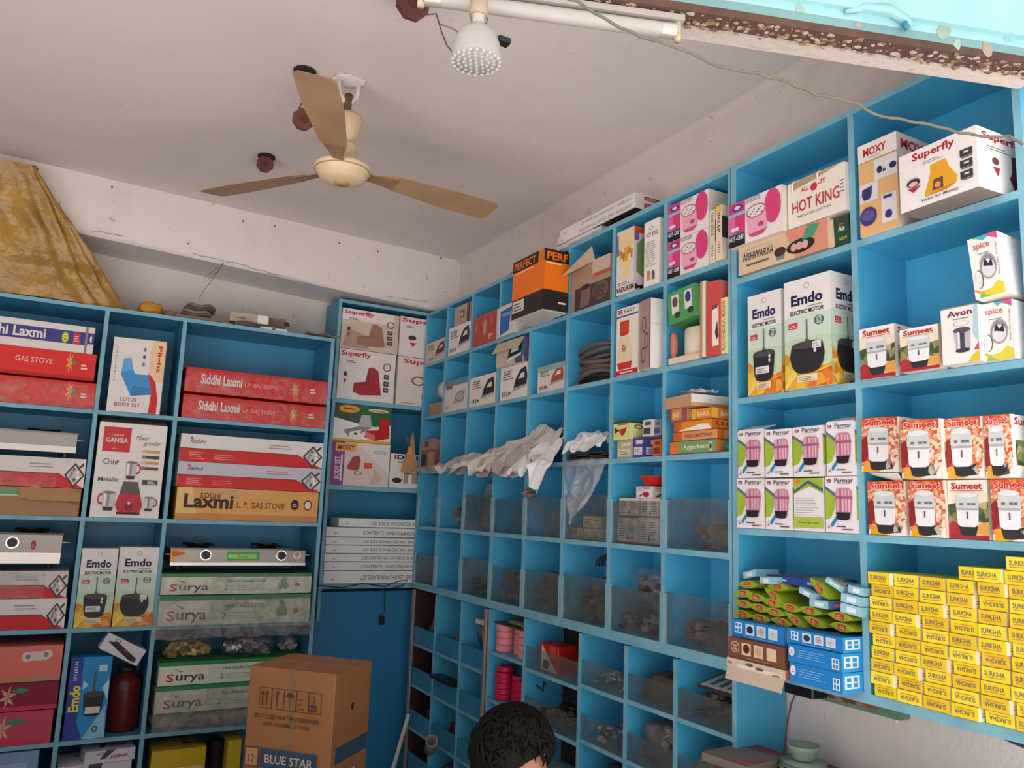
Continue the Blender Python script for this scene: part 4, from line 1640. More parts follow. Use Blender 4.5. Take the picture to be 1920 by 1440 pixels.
RB('flat_box', 'flat white box lying under the orange and black box', (966, 620), (1012, 600), (966, 612), .15, '#D9D2CA', lambda fs: (fs['F'].rect('#B9C0C6', .6, .2, .9, .8), fs['B'].rect('#D2CAC2', 0, 0, 1, 1)), z=r1, off=.06, h=max(.004, zo - r1 - .0065))
# sits on the flat white box and pushes out over the shelf edge
P = onx(964, 603, -.125)
z0 = r1 + .006
w = .20
mb = MB()
mb.chbox(0, 0, 0, w, .118, .30, M('#F07818'))
a_perfect(box_faces(mb, w, .118, .30))
o = mb.build('appliance_box', None, (0, 0, 0), -pi / 2)
ptl, pbr = onx(963, 494, -.125), onx(1018, 578, -.125)
o.location = (-.125, ptl.y, onx(962, 600, -.125).z)
o.location.z += 0
o.scale = ((ptl.y - pbr.y) / w, 1, (onx(963, 494, -.125).z - onx(962, 600, -.125).z) / .30)
tag(o, 'orange and black box pushed out over the top shelf edge of pigeonholes', 'box')
mb = MB()
mb.box(0.01, .002, -.003, w - .01, .116, -.0005, M('#DCD4CA', .8))
mb.build('foam_tray', o)
A2 = RB('iron_box', 'white iron box with black iron, below the torn open beige box', (939, 739), (990, 728), (938, 692), .16, WHT, a_iron(), z=r2)
def a_opened(fs):
    f = fs['F']
    f.rect('#C9BCA8', 0, 0, 1, 1)
    f.poly('#2F7E8E', [(.4, .2), (.5, .75), (.75, 1), (1, 1), (1, .2)])
    f.poly('#23262C', [(.42, .3), (.5, .7), (.78, .85), (.9, .8), (.92, .5), (.84, .36)])
    f.poly('#D9E0DE', [(.52, .45), (.58, .66), (.78, .74), (.8, .5)])
    f.poly('#E6E4E2', [(.4, .12), (.9, .3), (.9, .38), (.45, .26)])
    f.rect('#5A4A6A', .7, 0, .96, .2)
    f.lines('#5A4A3A', .1, .74, .34, .88, 2, .4)
    fs['R'].rect('#55507A', 0, 0, 1, 1)
    fs['R'].lines('#C9C4D6', .3, .1, .6, .9, 6, .4)
RB('iron_box', 'torn open beige iron box with teal picture on the white iron box', (930, 690), (982, 677), (930, 647), .15, '#C9BCA8', a_opened, z=A2['ztop'], off=.014, flap=[('F', '#CDBFA6')])
# column 5
RB('iron_box', 'small pale iron box with red iron picture beside the coiled hose', (1009, 733), (1058, 721), (1008, 690), .15, '#DCD2CC', lambda fs: (a_iron('#DCD2CC', '#A84A40')(fs), fs['F'].rect('#8FA8A8', 0, .78, 1, 1), fs['T'].rect('#A9B4B0', 0, 0, 1, 1)), z=r2)
# column 6
def a_torn(fs):
    f = fs['F']
    f.rect('#A88E7C', 0, .4, 1, 1)
    f.rect('#4A3F40', .1, 0, 1, .5)
    f.poly('#7A6A68', [(.24, .04), (.28, .5), (.52, .52), (.48, .06)])
    f.ell('#3A2E30', .38, .48, .12, .06)
    f.ell('#6A5A50', .76, .3, .2, .2)
    f.lines('#2F2628', .6, .16, .92, .44, 5, .3)
    f.rect('#B85A4E', .6, .62, 1, .7)
    f.rect('#C9B4A0', .56, .7, 1, 1)
o = RB('appliance_box', 'torn brown box with grinder picture right of the orange and black box', (1071, 578), (1144, 556), (1072, 506), .15, '#A88E7C', a_torn, z=r1, ang=0)
mb = MB()
w, d, h = dims(o)
T = Matrix.Translation((0, 0, h)) @ Matrix.Rotation(radians(30), 4, 'Y') @ Matrix.Rotation(radians(-100), 4, 'X')
mb.add([(0, 0, h), (w * .6, 0, h), (w * .62, -.02, h + .05), (w * .5, -.03, h + .03), (-.01, -.05, h - .04), (0, .003, h), (w * .6, .003, h), (w * .62, -.017, h + .05), (w * .5, -.027, h + .03), (-.01, -.047, h - .04)],
       [(0, 4, 3, 2, 1), (5, 6, 7, 8, 9), (0, 1, 6, 5), (1, 2, 7, 6), (2, 3, 8, 7), (3, 4, 9, 8), (4, 0, 5, 9)], M('#B59A82', .8))
mb.build('flap', o)
# coiled hose
P = onx(1102, 690, .07)
mb = MB()
r = random.Random(4)
pts = []
turns = 7
for i in range(turns * 28 + 1):
    t = i / 28
    a = 2 * pi * t
    rad = .105 + .012 * sin(t * 2.3) + .006 * noise.noise(Vector((t * 3, 0, 2)))
    pts.append((.085 + rad * .78 * cos(a), -1.488 + (rad * 1.06 + .008 * sin(t * 5)) * sin(a), r2 + .024 + .0175 * t + .009 * sin(a * 2 + t)))
mb.tube(pts, .0095, M('#5E5350', .55, var=.2), n=8)
o = mb.build('coiled_hose', None)
tag(o, 'coil of dull grey-brown hose sticking out of its pigeonhole', 'hose')
# column 7
def a_torch(fs):
    f = fs['F']
    f.rect('#E2DAD6', 0, 0, 1, 1)
    f.rect('#8C6A8E', 0, .62, .2, .95)
    f.poly(MOT(['#E0A23A', '#C8761E', '#EFD9A0'], 60), [(.18, .5), (.9, .5), (.94, .74), (.14, .74)])
    f.poly('#E9D2A0', [(.12, .72), (.96, .72), (.98, .95), (.1, .95)])
    f.poly('#EAD79E', [(.22, .5), (.86, .5), (.72, .24), (.4, .24)])
    f.txt('#2A2326', 'VADUKEM', .02, .03, 1.0, .11, .03)
    f.lines('#6A5E62', .1, .14, .8, .2, 2, .3)
    f = fs['R']
    f.rect('#C9C0CC', 0, 0, 1, 1)
    f.rect('#C8502E', 0, .9, 1, 1)
    f.poly('#6E8A5E', [(.1, .3), (.1, .72), (.5, .88), (.9, .8), (.9, .3), (.5, .2)])
    f.rect('#7A4A8C', 0, .78, .2, .92)
    f.txt('#2A2326', 'MA', .05, .03, .8, .11, .03)
RB('appliance_box', 'box with yellow torch picture and green side, top row of narrow pigeonholes', (1156, 556), (1188, 547), (1157, 438), .1, WHT, a_torch, z=r1, off=.008)
def a_hotwhite(fs):
    f = fs['F']
    f.rect('#EFE9E2', 0, 0, 1, 1)
    f.txt('#3A3638', 'HOT KING', .12, .76, .9, .83, .015)
    f.ring('#6A6466', .45, .89, .14, .03, .2)
    f.lines('#8C8482', .1, .3, .85, .7, 12, .25)
    f.rect('#C99A5A', .22, .08, .44, .2)
    f.rect('#6A6460', .56, .08, .74, .18)
    f.ell('#8C6A4A', .33, .21, .06, .025)
    f.ell('#4A4644', .65, .19, .06, .025)
    fs['R'].rect('#E2DAD2', 0, 0, 1, 1)
    fs['R'].lines('#6A6462', .2, .4, .5, .8, 3, .2)
RB('appliance_box', 'tall white box with small grey print right of the yellow torch box', (1209, 537), (1236, 527), (1207, 421), .11, WHT, a_hotwhite, z=r1, off=-.002, flap=[('T', '#D9CDBE')])
def a_thermos(fs):
    f = fs['F']
    f.rect('#EAE4DA', 0, 0, 1, 1)
    f.rect('#3F5A8E', 0, .86, 1, .885)
    f.txt('#8C2A30', 'BR', .05, .91, .3, .98, .03)
    f.txt('#4A5A4A', 'EAKY', .36, .91, .85, .97, .01)
    f.rect('#D2441F', .16, .6, .58, .8)
    f.poly('#C2381C', [(.2, .58), (.54, .58), (.56, .62), (.18, .62)])
    f.poly('#E9D4B4', [(.14, .56), (.6, .56), (.72, .3), (.7, .16), (.1, .16), (.06, .3)])
    f.poly('#C8382C', [(.06, .18), (.74, .18), (.7, .08), (.12, .08)])
    f.txt('#8C3A2A', 'Sir', .26, .34, .5, .44, .02, .3)
    f.rect('#C22026', 0, 0, 1, .065)
    f.lines(WHT, .2, .02, .8, .045, 1, .8)
    fs['R'].rect('#E6E0D6', 0, 0, 1, 1)
    fs['R'].lines('#6A7A8A', .2, .4, .6, .9, 9, .35)
RB('appliance_box', 'white box with orange-capped thermos picture and red foot band', (1156, 703), (1196, 692), (1156, 582), .12, WHT, a_thermos, z=r2, off=.006)
def a_rings(fs):
    f = fs['F']
    f.rect('#A88E86', 0, 0, 1, 1)
    f.rect('#A8404C', .9, 0, 1, 1)
    for u, v in ((.4, .64), (.64, .4), (.36, .2)):
        f.ring('#5A4A4C', u, v, .2, .12, .25)
    fs['R'].rect('#EFEAE4', 0, 0, 1, 1)
    fs['R'].rect('#CFC6BE', 0, .63, 1, .64)
RB('appliance_box', 'pinkish grey box with ring pictures and white edge leaning beside thermos box', (1199, 692), (1219, 686), (1200, 566), .06, WHT, a_rings, z=r2, off=.02, ang=-6)
A = RB('appliance_box', 'black and white box deep in the cell behind the ring-picture box', (1229, 690), (1244, 686), (1229, 610), .1, '#2A2626', lambda fs: (fs['F'].rect('#DCD5CE', 0, .7, 1, 1), fs['F'].rect('#DCD5CE', 0, 0, 1, .3)), z=r2, off=-.06)
# row 3 small boxes
def a_chilli(fs):
    for k in 'FR':
        f = fs[k]
        f.rect('#D8D890', 0, 0, 1, 1)
        f.rect('#3A4A2E', 0, .88, 1, 1)
        if k == 'F':
            f.poly('#C8281E', [(.36, .56), (.7, .6), (.86, .72), (.74, .34), (.56, .18), (.42, .32)])
            f.poly('#3A3A30', [(.05, .7), (.4, .5), (.1, .35)])
            f.txt('#2A2A20', 'JUMBO', .3, .76, .9, .87, .02)
        else:
            f.ring('#5A5A3A', .4, .7, .2, .12, .4)
def a_pr(c1, c2):
    def g(fs):
        for k in 'FR':
            fs[k].rect(c1, 0, 0, 1, 1)
            fs[k].rect(c2, .1, .12, .86, .5)
            fs[k].lines('#3A3440' if c2 != '#3A3440' else WHT, .16, .2, .8, .46, 3, .35)
            fs[k].rect(c2, .3, .66, .9, .86)
    return g
A = RB('small_box', 'small olive printed box, left of three in the bottom layer', (1158, 852), (1186, 853), (1157, 827), .1, '#B5AE86', a_pr('#B5AE86', '#D9CFC4'), z=r3)
B_ = RB('small_box', 'small violet printed box, middle of the bottom layer', (1187, 853), (1207, 853), (1187, 821), .1, '#4A4690', a_pr('#4A4690', '#D9CFD4'), z=r3)
RB('small_box', 'small orange box at the right end of the bottom layer of little boxes', (1224, 852), (1239, 853), (1224, 824), .1, '#C8642A', a_pr('#C8642A', '#7A3A2A'), z=r3)
RB('small_box', 'small yellow-green box with red pepper picture on the olive box', (1151, 825), (1180, 823), (1150, 792), .1, '#D8D890', a_chilli, z=A['ztop'], off=.012)
RB('small_box', 'small white and grey box leaning on the violet box', (1205, 816), (1222, 818), (1207, 788), .08, '#D5D0CE', a_pr('#D5D0CE', '#4A4A50'), z=B_['ztop'], ang=-5)
RB('small_box', 'small grey-violet box at the top right of the little boxes', (1226, 818), (1239, 820), (1228, 788), .08, '#8C8A9E', a_pr('#8C8A9E', '#55536A'), z=B_['ztop'], off=-.01, ang=-4)
# row 4
zz = r4
def a_cards(fs):
    for k in 'FR':
        f = fs[k]
        f.rect('#DDD4CC', 0, 0, 1, 1)
        f.rect('#B8423E', 0, .0, 1, .07)
        for u in (.06, .54):
            f.rect('#EDE6DE', u, .14, u + .42, .95)
            f.lines('#6A5A5A', u + .04, .2, u + .36, .9, 8, .35)
        f.poly('#3A3A40', [(.5, .2), (.56, .4), (.6, .1)])
for i in range(2):
    for j in range(2):
        y0, y1 = 1006 - i * 36, 970 - i * 36
        o = RB('card_pack', 'white pack with rows of print and red band, %s %s of four behind glass' % (('lower', 'upper')[i], ('left', 'right')[j]), (1158 + j * 40 + 3 * i, y0), (1196 + j * 40 + 2 * i, y0 + 2), (1158 + j * 40 + 3 * i, y1), .09, '#DDD4CC', a_cards, z=zz, off=-.03, group='printed packs behind glass')
    zz = o['ztop']
def a_super(fs):
    for k in 'FR':
        f = fs[k]
        f.rect(WHT, 0, 0, 1, 1)
        f.txt('#A8242C', 'SUPERFIX', .1, .74, .86, .92, .03)
        f.ell('#B8283A', .6, .3, .2, .24)
        f.poly('#4A5A66', [(.1, .1), (.5, .5), (.3, .1)])
        f.lines('#6A6466', .1, .6, .5, .68, 1)
A = RB('small_box', 'white box with red lettering and red picture on top of the printed packs', (1193, 940), (1224, 942), (1193, 912), .09, WHT, a_super, z=zz, off=-.03)
P = onx(1222, 905, .07)
mb = MB()
mb.lathe([(.0, 0), (.03, 0), (.034, .006), (.05, .03), (.052, .034), (.047, .034), (.03, .008), (.0, .006)], M('#C82A26', .35))
o = mb.build('dish', None, (.075, P.y - .01, A['ztop'] + .002))
tag(o, 'shallow red plastic dish on the white box with red lettering', 'dish')

# column 8
def a_hotchef(fs):
    f = fs['F']
    f.rect('#EDE4E0', 0, 0, 1, 1)
    f.rect('#D83A78', 0, .3, .32, 1)
    f.rect('#E86A9E', 0, .3, .12, .72)
    f.rect('#7AC0DC', 0, .7, .32, .77)
    f.ell('#3A3A78', .17, .88, .1, .07)
    f.ell('#D9D4DC', .17, .88, .06, .045)
    f.lines(WHT, .05, .36, .2, .46, 1, .8)
    f.rect('#1F1D24', 0, .0, .32, .28)
    f.rect('#4A6AA0', 0, .26, .32, .3)
    f.txt('#EDE8E4', 'HOT - CHEF', .02, .13, .3, .24, .03)
    for v in (.98, .94, .90):
        f.rect('#3A5A78', .33, v - .012, .62, v)
    f.ell('#D8437C', .84, .62, .15, .38)
    f.poly('#E9A9BE', [(.36, .62), (.72, .66), (.74, .2), (.66, .1), (.46, .1), (.38, .2)])
    f.poly('#CC4A7A', [(.39, .16), (.74, .18), (.66, .08), (.46, .08)])
    f.ell('#CC6A90', .54, .64, .19, .15)
    f.ell('#E6DFDC', .54, .64, .16, .12)
    for i in range(9):
        f.ell('#4A4A4E', .42 + .03 * i, .62 + .05 * ((i * 5) % 4 - 1.5) * .8, .014, .016, 7)
    f.ell('#B8406E', .64, .3, .05, .05)
    fs['R'].rect('#E6DCD0', 0, 0, 1, 1)
    fs['B'].rect('#D9CEC6', 0, 0, 1, 1)
A = RB('hotpot_box', 'pink and white casserole box, lower of the two beside the hose column', (1249, 522), (1329, 497), (1248, 459), .17, '#EDE4E0', a_hotchef, z=r1)
RB('hotpot_box', 'pink and white casserole box, upper of two in the top pigeonhole', (1247, 455), (1329, 432), (1246, 392), .17, '#EDE4E0', a_hotchef, z=A['ztop'])
def a_narrow(t):
    def g(fs):
        f = fs['F']
        f.rect('#E4D8BE', 0, 0, 1, 1)
        f.txt('#6A3A2A', t, .25, .5, .72, .94, .02, 0, -90)
        f.ring('#4A4038', .5, .3, .2, .035, .3)
        f.ring('#4A4038', .5, .16, .2, .035, .3)
        f.rect('#3A3430', .3, .22, .7, .235)
        fs['R'].rect('#4A3A2E', 0, .4, 1, .8)
    return g
RB('narrow_box', 'narrow cream box with dark vertical lettering next to the pink boxes', (1331, 496), (1341, 493), (1330, 396), .14, '#E4D8BE', a_narrow('NON STICK'), z=r1, off=.002)
RB('narrow_box', 'narrow cream box with yellow top at right end beside another cream box', (1343, 492), (1354, 488), (1342, 388), .14, '#E4D8BE', lambda fs: (a_narrow('NIRLEP')(fs), fs['F'].rect('#D9C23A', .1, .88, .9, .99)), z=r1, off=.008)
# second row
A = RB('tray_box', 'low open cardboard tray under the white roll and green box', (1252, 683), (1320, 668), (1252, 673), .17, '#D2BCA6', lambda fs: fs['F'].rect('#E2CDB8', .03, .1, .97, .9), z=r2, off=.008)
mb = MB()
mb.lathe([(.0, 0), (.067, 0), (.069, .003), (.069, .092), (.067, .095), (.0, .095)], M('#E6DAC6', .6))
P = onx(1290, 665, .06)
o = mb.build('tape_roll', None, (.078, -2.062, A['ztop'] + .002))
tag(o, 'cream roll standing in the cardboard tray under the tilted green box', 'roll')
mb = MB()
mb.lathe([(.0, .096), (.03, .096), (.03, .0975), (.0, .0975)], M('#8C6A50'))
mb.build('core', o)
def a_green(fs):
    f = fs['F']
    f.rect('#4E9A5C', 0, 0, 1, 1)
    for u, c in ((.14, '#6A4038'), (.62, '#3A3A78')):
        f.rect('#D9D8D4', u, .3, u + .26, .88)
        f.ell(c, u + .13, .66, .1, .16)
        f.ell('#3A3638', u + .2, .24, .1, .1)
    fs['B'].rect('#3F7F4C', 0, 0, 1, 1)
    fs['R'].rect('#4E8A58', 0, 0, 1, 1)
RB('small_box', 'green box with two small pictures lying tilted on the cream roll', (1257, 628), (1306, 614), (1252, 582), .1, '#4E9A5C', a_green, z=A['ztop'] + .103, off=.03, roll=-5, h=.11)
mb = MB()
P = onx(1257, 670, .012)
mb.blob((0, 0, .045), (.012, .012, .045), M('#C8786A', .6), 3, .08, flat=False)
o = mb.build('wrapped_piece', None, (.014, -1.978, A['ztop'] + .0025))
tag(o, 'salmon pink wrapped piece standing at the left end of the cardboard tray', 'parcel')
RB('book', 'tan box with cream edge leaning between green box and red box', (1314, 664), (1323, 661), (1310, 530), .13, '#B58E70', lambda fs: fs['F'].rect('#EADFCB', .45, 0, 1, 1), z=r2, off=.014)
def a_redbook(fs):
    f = fs['F']
    f.rect('#CE4F4C', 0, 0, 1, 1)
    f.poly('#EFE2DC', [(.38, .12), (.9, .12), (.9, .66), (.38, .6)])
    f.poly('#4A3A3E', [(.6, .3), (.8, .46), (.9, .24), (.74, .2)])
    f.rect('#6A2A2E', .42, .62, .8, .67)
    f.txt('#EFE2DC', 'Z', .5, .63, .58, .665, .02)
    fs['R'].rect('#C8605A', 0, 0, 1, 1)
RB('appliance_box', 'tall red box with pale picture standing right of the cream roll', (1327, 667), (1350, 661), (1326, 531), .12, '#CE4F4C', a_redbook, z=r2, off=.012)
RB('narrow_box', 'narrow pale yellow box with vertical lettering at the right of tall red box', (1352, 661), (1363, 658), (1351, 560), .11, '#E2D9A6', lambda fs: (fs['F'].rect('#E2D9A6', 0, 0, 1, 1), fs['F'].txt('#8C8A3A', 'RAVINDRA', .25, .06, .75, .62, .02, 0, 90), fs['F'].txt('#C8483A', 'MUKUND', .25, .66, .75, .95, .02, 0, 90)), z=r2, off=.006)
# third row: orange stack
def a_orange(c, t=None, c2='#C8641E'):
    def g(fs):
        for k in 'FR':
            f = fs[k]
            f.rect(c, 0, 0, 1, 1)
            f.rect(c2, 0, 0, .2, 1)
            if t:
                f.txt('#E9D8B0' if c2 != '#E9D8B0' else '#7A2A1C', t, .3, .28, .85, .72, .015)
            f.rect('#7A3A6A', 0, 0, 1, .06)
    return g
A = RB('flat_box', 'flat green and orange box at the bottom of the orange stack', (1257, 847), (1342, 839), (1256, 830), .14, '#6FA06A', lambda fs: (a_orange('#6FA06A', 'Aggarbatti', '#D9763A')(fs), fs['F'].ell(WHT, .9, .5, .04, .36), fs['F'].ell('#4A2A2E', .9, .5, .025, .24)), z=r3)
B_ = RB('flat_box', 'flat salmon box with brown lettering, second up in the orange stack', (1263, 828), (1345, 822), (1263, 812), .14, '#D99A66', lambda fs: (a_orange('#D99A66', None)(fs), fs['F'].txt('#7A3A2A', 'TONGER CUM KITCHENKIT', .25, .3, .9, .7, .01)), z=A['ztop'])
C_ = RB('flat_box', 'bright orange box with white open front, middle of the orange stack', (1264, 811), (1336, 800), (1264, 793), .14, '#E08A2A', lambda fs: (a_orange('#E08A2A')(fs), fs['F'].poly('#EDE6DE', [(.1, 0), (.98, .0), (.9, .55), (.7, .6)]), fs['R'].txt('#7A2A1C', '1.2 PCS', .1, .4, .8, .8, .02)), z=B_['ztop'], off=.008)
D_ = RB('small_box', 'small orange and violet box, upper left in the orange stack', (1255, 790), (1278, 788), (1254, 769), .1, '#D98A4A', a_orange('#D98A4A', 'BAR', '#8C4A5A'), z=C_['ztop'], off=.016, ang=-8)
RB('small_box', 'small orange box with white band, upper right in the orange stack', (1297, 785), (1335, 777), (1297, 768), .12, '#E0862E', a_orange('#E0862E', 'BARD', '#D9B23A'), z=C_['ztop'], off=.01)
o = RB('open_box', 'open box with white paper lid lying on top of the orange stack', (1247, 766), (1296, 757), (1246, 748), .14, '#C99A78', lambda fs: (fs['F'].rect('#C99A78', 0, 0, 1, 1), fs['T'].rect('#E9E4E0', 0, 0, 1, 1), fs['R'].rect('#E2DCD8', 0, .3, 1, 1)), z=D_['ztop'], off=.02, ang=-8)
w, d, h = dims(o)
mb = MB()
mb.grid(lambda u, v: Vector((w * (.5 + .6 * u), .01 + d * .6 * v, h + .012 + .018 * noise.noise(Vector((u * 5, v * 5, 3))))), 10, 8, M('#DAD6D4', .6))
mb.build('crumpled_liner', o)

# ------------------------------------------------------------------ blade boxes and papers on top of the pigeonholes
zt = RT + .001
P0, P1 = onx(1048, 455, .03), onx(1185, 395, .03)
y0, y1 = P0.y, P1.y
L_ = y0 - y1
def flat_long(name, label, yl, w, d, h, z, xoff, art, ang=0.0):
    mb = MB()
    mb.chbox(0, 0, 0, w, d, h, M('#E6DFD8'), .002)
    art(box_faces(mb, w, d, h))
    o = mb.build(name, None, (xoff, yl, z), -pi / 2 + radians(ang))
    return tag(o, label, 'box', 'blade boxes on top of the pigeonholes')
def a_toplong(fs):
    a_blade(TB, 180)(fs)
    f = fs['R']
    f.rect('#E2DAD4', 0, 0, 1, 1)
    f.rect('#8C2A30', .3, .25, .85, .75)
    f.lines('#E0B8B0', .36, .35, .8, .68, 2, .5)
    fs['B'].rect('#3A302E', .5, 0, 1, 1)
flat_long('blade_box', 'lowest white fan blade box on top of pigeonholes, set back', y0 + .02, L_ * .66, .13, .035, zt, .028, a_toplong)
flat_long('blade_box', 'middle white fan blade box on top of the pigeonholes', y0, L_ + .03, .14, .035, zt + .036, .022, a_toplong)
flat_long('blade_box', 'topmost white fan blade box lying against right wall near the ceiling', y0 - .01, L_ + .01, .14, .03, zt + .072, .03, a_toplong)
def sheet(name, label, cat, c, s, m, rz=0, seed=1, amp=.02, nu=14, nv=10, group=None, th=.0015):
    """crumpled sheet of paper"""
    mb = MB()
    def fn(u, v):
        x, y = (u - .5) * s[0], (v - .5) * s[1]
        z = amp * noise.noise(Vector((u * 3.2, v * 3.2, seed))) + amp * .6 * abs(noise.noise(Vector((u * 7, v * 7, seed + 4)))) - amp * .3 * abs(u - .5) * 2
        return Vector((x + amp * .4 * noise.noise(Vector((u * 4, v * 4, seed + 9))), y, z + amp))
    mb.grid(fn, nu, nv, m, smooth=False)
    o = mb.build(name, None, c, rz)
    sd = o.modifiers.new('thickness', 'SOLIDIFY')
    sd.thickness = th
    return tag(o, label, cat, group)
for i, (px, py, s, c, w_) in enumerate(((938, 515, .14, '#E0D4CC', 'cream paper scrap on top edge of the pigeonholes near the corner'), (1020, 468, .1, '#DCD6D0', 'white paper scrap on top edge beside the orange and black box'), (975, 492, .2, '#B98A80', 'reddish folded paper strip lying along the pigeonhole top'))):
    P = onx(px, py, .04)
    sheet('paper_scrap', w_, 'paper', (.06, P.y, RT + .002), (s, .07), M(c, .8), pi / 2, i + 3, .015)
sheet('board_strip', 'long white board strip along the top edge above the orange box', 'board', (.045, -1.08, RT + .002), (.3, .05), M('#E2DAD2', .7), pi / 2, 3, .006, 12, 4)

# ------------------------------------------------------------------ two-bay display, left bay
b1, b2, b3, b4 = BZ[3], BZ[2], BZ[1], BZ[0]
def a_aish(fs):
    f = fs['F']
    f.rect('#D9BFA0', 0, 0, 1, 1)
    f.poly('#D9937A', [(.66, 0), (1, 0), (1, 1), (.55, 1)])
    f.txt('#3A3E52', 'AISHWARYA', .05, .44, .42, .72, .025, .15)
    f.lines('#6A5A50', .1, .24, .38, .34, 1, .7)
    f.poly('#6A8A8C', [(.44, .34), (.55, .34), (.54, .1), (.46, .1)])
    f.ell('#4A2A2A', .495, .38, .065, .16)
    f.ell('#2A2224', .72, .36, .15, .24)
    for u in (.65, .71, .77):
        f.ell('#D8A89C', u, .36, .035, .14)
    f.poly('#4A9A78', [(.74, .5), (.86, .55), (.92, .9), (.8, .98)])
    f.ring('#B89A78', .24, .66, .18, .2, .08)
    fs['T'].rect('#EFE9E2', 0, 0, 1, 1)
    fs['L'].rect('#E9E4DE', 0, 0, 1, 1)
    fs['B'].rect('#A8907A', 0, 0, 1, 1)
A = RB('appliance_box', 'long tan box with cooking picture under pink and white boxes', (1386, 519), (1553, 464), (1384, 467), .17, '#D9BFA0', a_aish, z=b1, off=.014)
RB('hotpot_box', 'pink and white casserole box on the long tan box', (1368, 457), (1467, 424), (1363, 389), .17, '#EDE4E0', a_hotchef, z=A['ztop'], off=.03)
def a_hotking(fs):
    f = fs['F']
    f.rect('#EAE2D8', 0, 0, 1, 1)
    f.poly('#B59A78', [(.08, .82), (.1, 1), (.9, 1), (.5, .9)])
    f.poly('#EAE2D8', [(.1, .8), (.55, .84), (.95, .98), (.95, .7), (.1, .7)])
    f.txt('#C8343A', 'ALL', .24, .72, .38, .82, .04)
    f.ell('#C8343A', .47, .74, .06, .085)
    f.txt('#C8343A', 'UT', .54, .74, .68, .84, .04)
    f.txt('#B8363E', 'HOT KING', .08, .3, .9, .56, .015)
    f.txt('#4A4648', 'INSULATED HOT POT', .18, .18, .76, .23, .005)
    f.lines('#6A5E58', .92, .4, .98, .7, 4, .3)
    fs['R'].rect('#E6DED4', 0, 0, 1, 1)
    fs['B'].rect('#D9CEC0', 0, 0, 1, 1)
o = RB('hotpot_box', 'white box with large red lettering beside pink casserole box', (1479, 432), (1590, 388), (1477, 348), .16, '#EAE2D8', a_hotking, z=A['ztop'] + .002, off=.012, flap=[('T', '#C9B08C')])
w, d, h = dims(o)
for u in (.1, .55):
    mb = MB()
    mb.tube([(w * u, -.003, h * .78), (w * u + .006, -.012, h * .95), (w * (u + .02), 0, h * 1.02), (w * (u + .03), .03, h + .004)], .003, M('#EDE6DA', .6), n=6)
    mb.build('tape_loop', o)
def a_als(fs):
    f = fs['F']
    f.rect('#1F4A36', 0, 0, 1, 1)
    f.poly('#D9B8A0', [(0, 0), (.26, 0), (.2, 1), (0, 1)])
    f.txt('#E2DAD2', 'Als', .45, .5, .8, .68, .03)
    f.rect('#C8343A', .5, .72, .8, .76)
    f.txt('#A9B84A', 'ALOO', .5, .16, .92, .28, .02)
    fs['R'].rect('#1F2A24', 0, 0, 1, 1)
RB('small_box', 'dark green box with white lettering squeezed at right under large red lettering', (1556, 462), (1592, 449), (1556, 414), .14, '#1F4A36', a_als, z=b1, off=.004)
# second row: motors
RB('motor_box', 'pale green electric motor box, left of the two on display shelves', (1404, 743), (1467, 738), (1401, 558), .12, '#E8E4E0', a_emdo(False), z=b2, off=.004)
RB('motor_box', 'pale green electric motor box with white top, right of two on display shelves', (1474, 738), (1562, 727), (1469, 532), .12, '#E8E4E0', a_emdo(True), z=b2, off=.012)
# third row: jar boxes
def a_parmar(fs):
    for k in 'FR':
        f = fs[k]
        f.rect('#EAE2E4', 0, 0, 1, 1)
        f.poly('#9DB83A', [(0, .22), (.18, .26), (.32, .46), (.3, .66), (0, .8)])
        f.poly('#5A6A86', [(0, .84), (.42, .66), (.4, .6), (.18, .7), (0, .78)])
        f.poly('#3F7FA8', [(.1, .1), (.4, .34), (.4, .24), (.24, .1)])
        f.poly('#BFE0F0', [(.24, .1), (.4, .24), (.44, .16), (.34, .1)])
        if k == 'F':
            f.rect('#8C3A5A', .06, .89, .2, .95)
            f.lines(WHT, .08, .9, .18, .94, 2, .4)
            f.txt('#4A4458', 'Parmar', .32, .885, .92, .97, .01)
            f.rect('#8C6A86', .42, .865, .82, .872)
            f.lines('#5A5460', .36, .1, .68, .13, 1, .7)
            f.lines('#5A5460', .56, .05, .9, .08, 1, .7)
            f.rect('#D9D4D6', .06, .06, .2, .15)
            f.poly('#4A4A86', [(.08, .08), (.2, .14), (.12, .07)])
            cx = .62
            f.poly('#C98AA0', [(cx - .27, .62), (cx + .27, .62), (cx + .25, .74), (cx + .16, .79), (cx - .16, .79), (cx - .25, .74)])
            f.poly('#A2587A', [(cx - .29, .6), (cx + .29, .6), (cx + .27, .645), (cx - .27, .645)])
            f.poly('#C4849C', [(cx - .27, .6), (cx + .27, .6), (cx + .24, .36), (cx - .24, .36)])
            for a, b, c in ((-.22, -.14, '#DDA9BA'), (-.05, .0, '#E6BECB'), (.06, .12, '#E0A8BA'), (.17, .21, '#EDC6D2'), (-.12, -.07, '#B0708C')):
                f.rect(c, cx + a, .37, cx + b, .6)
                f.rect(c, cx + a, .66, cx + b * .95, .76)
            f.poly('#2A1F28', [(cx - .24, .36), (cx + .24, .36), (cx + .19, .24), (cx - .19, .24)])
            f.ell('#2A1F28', cx, .24, .19, .02)
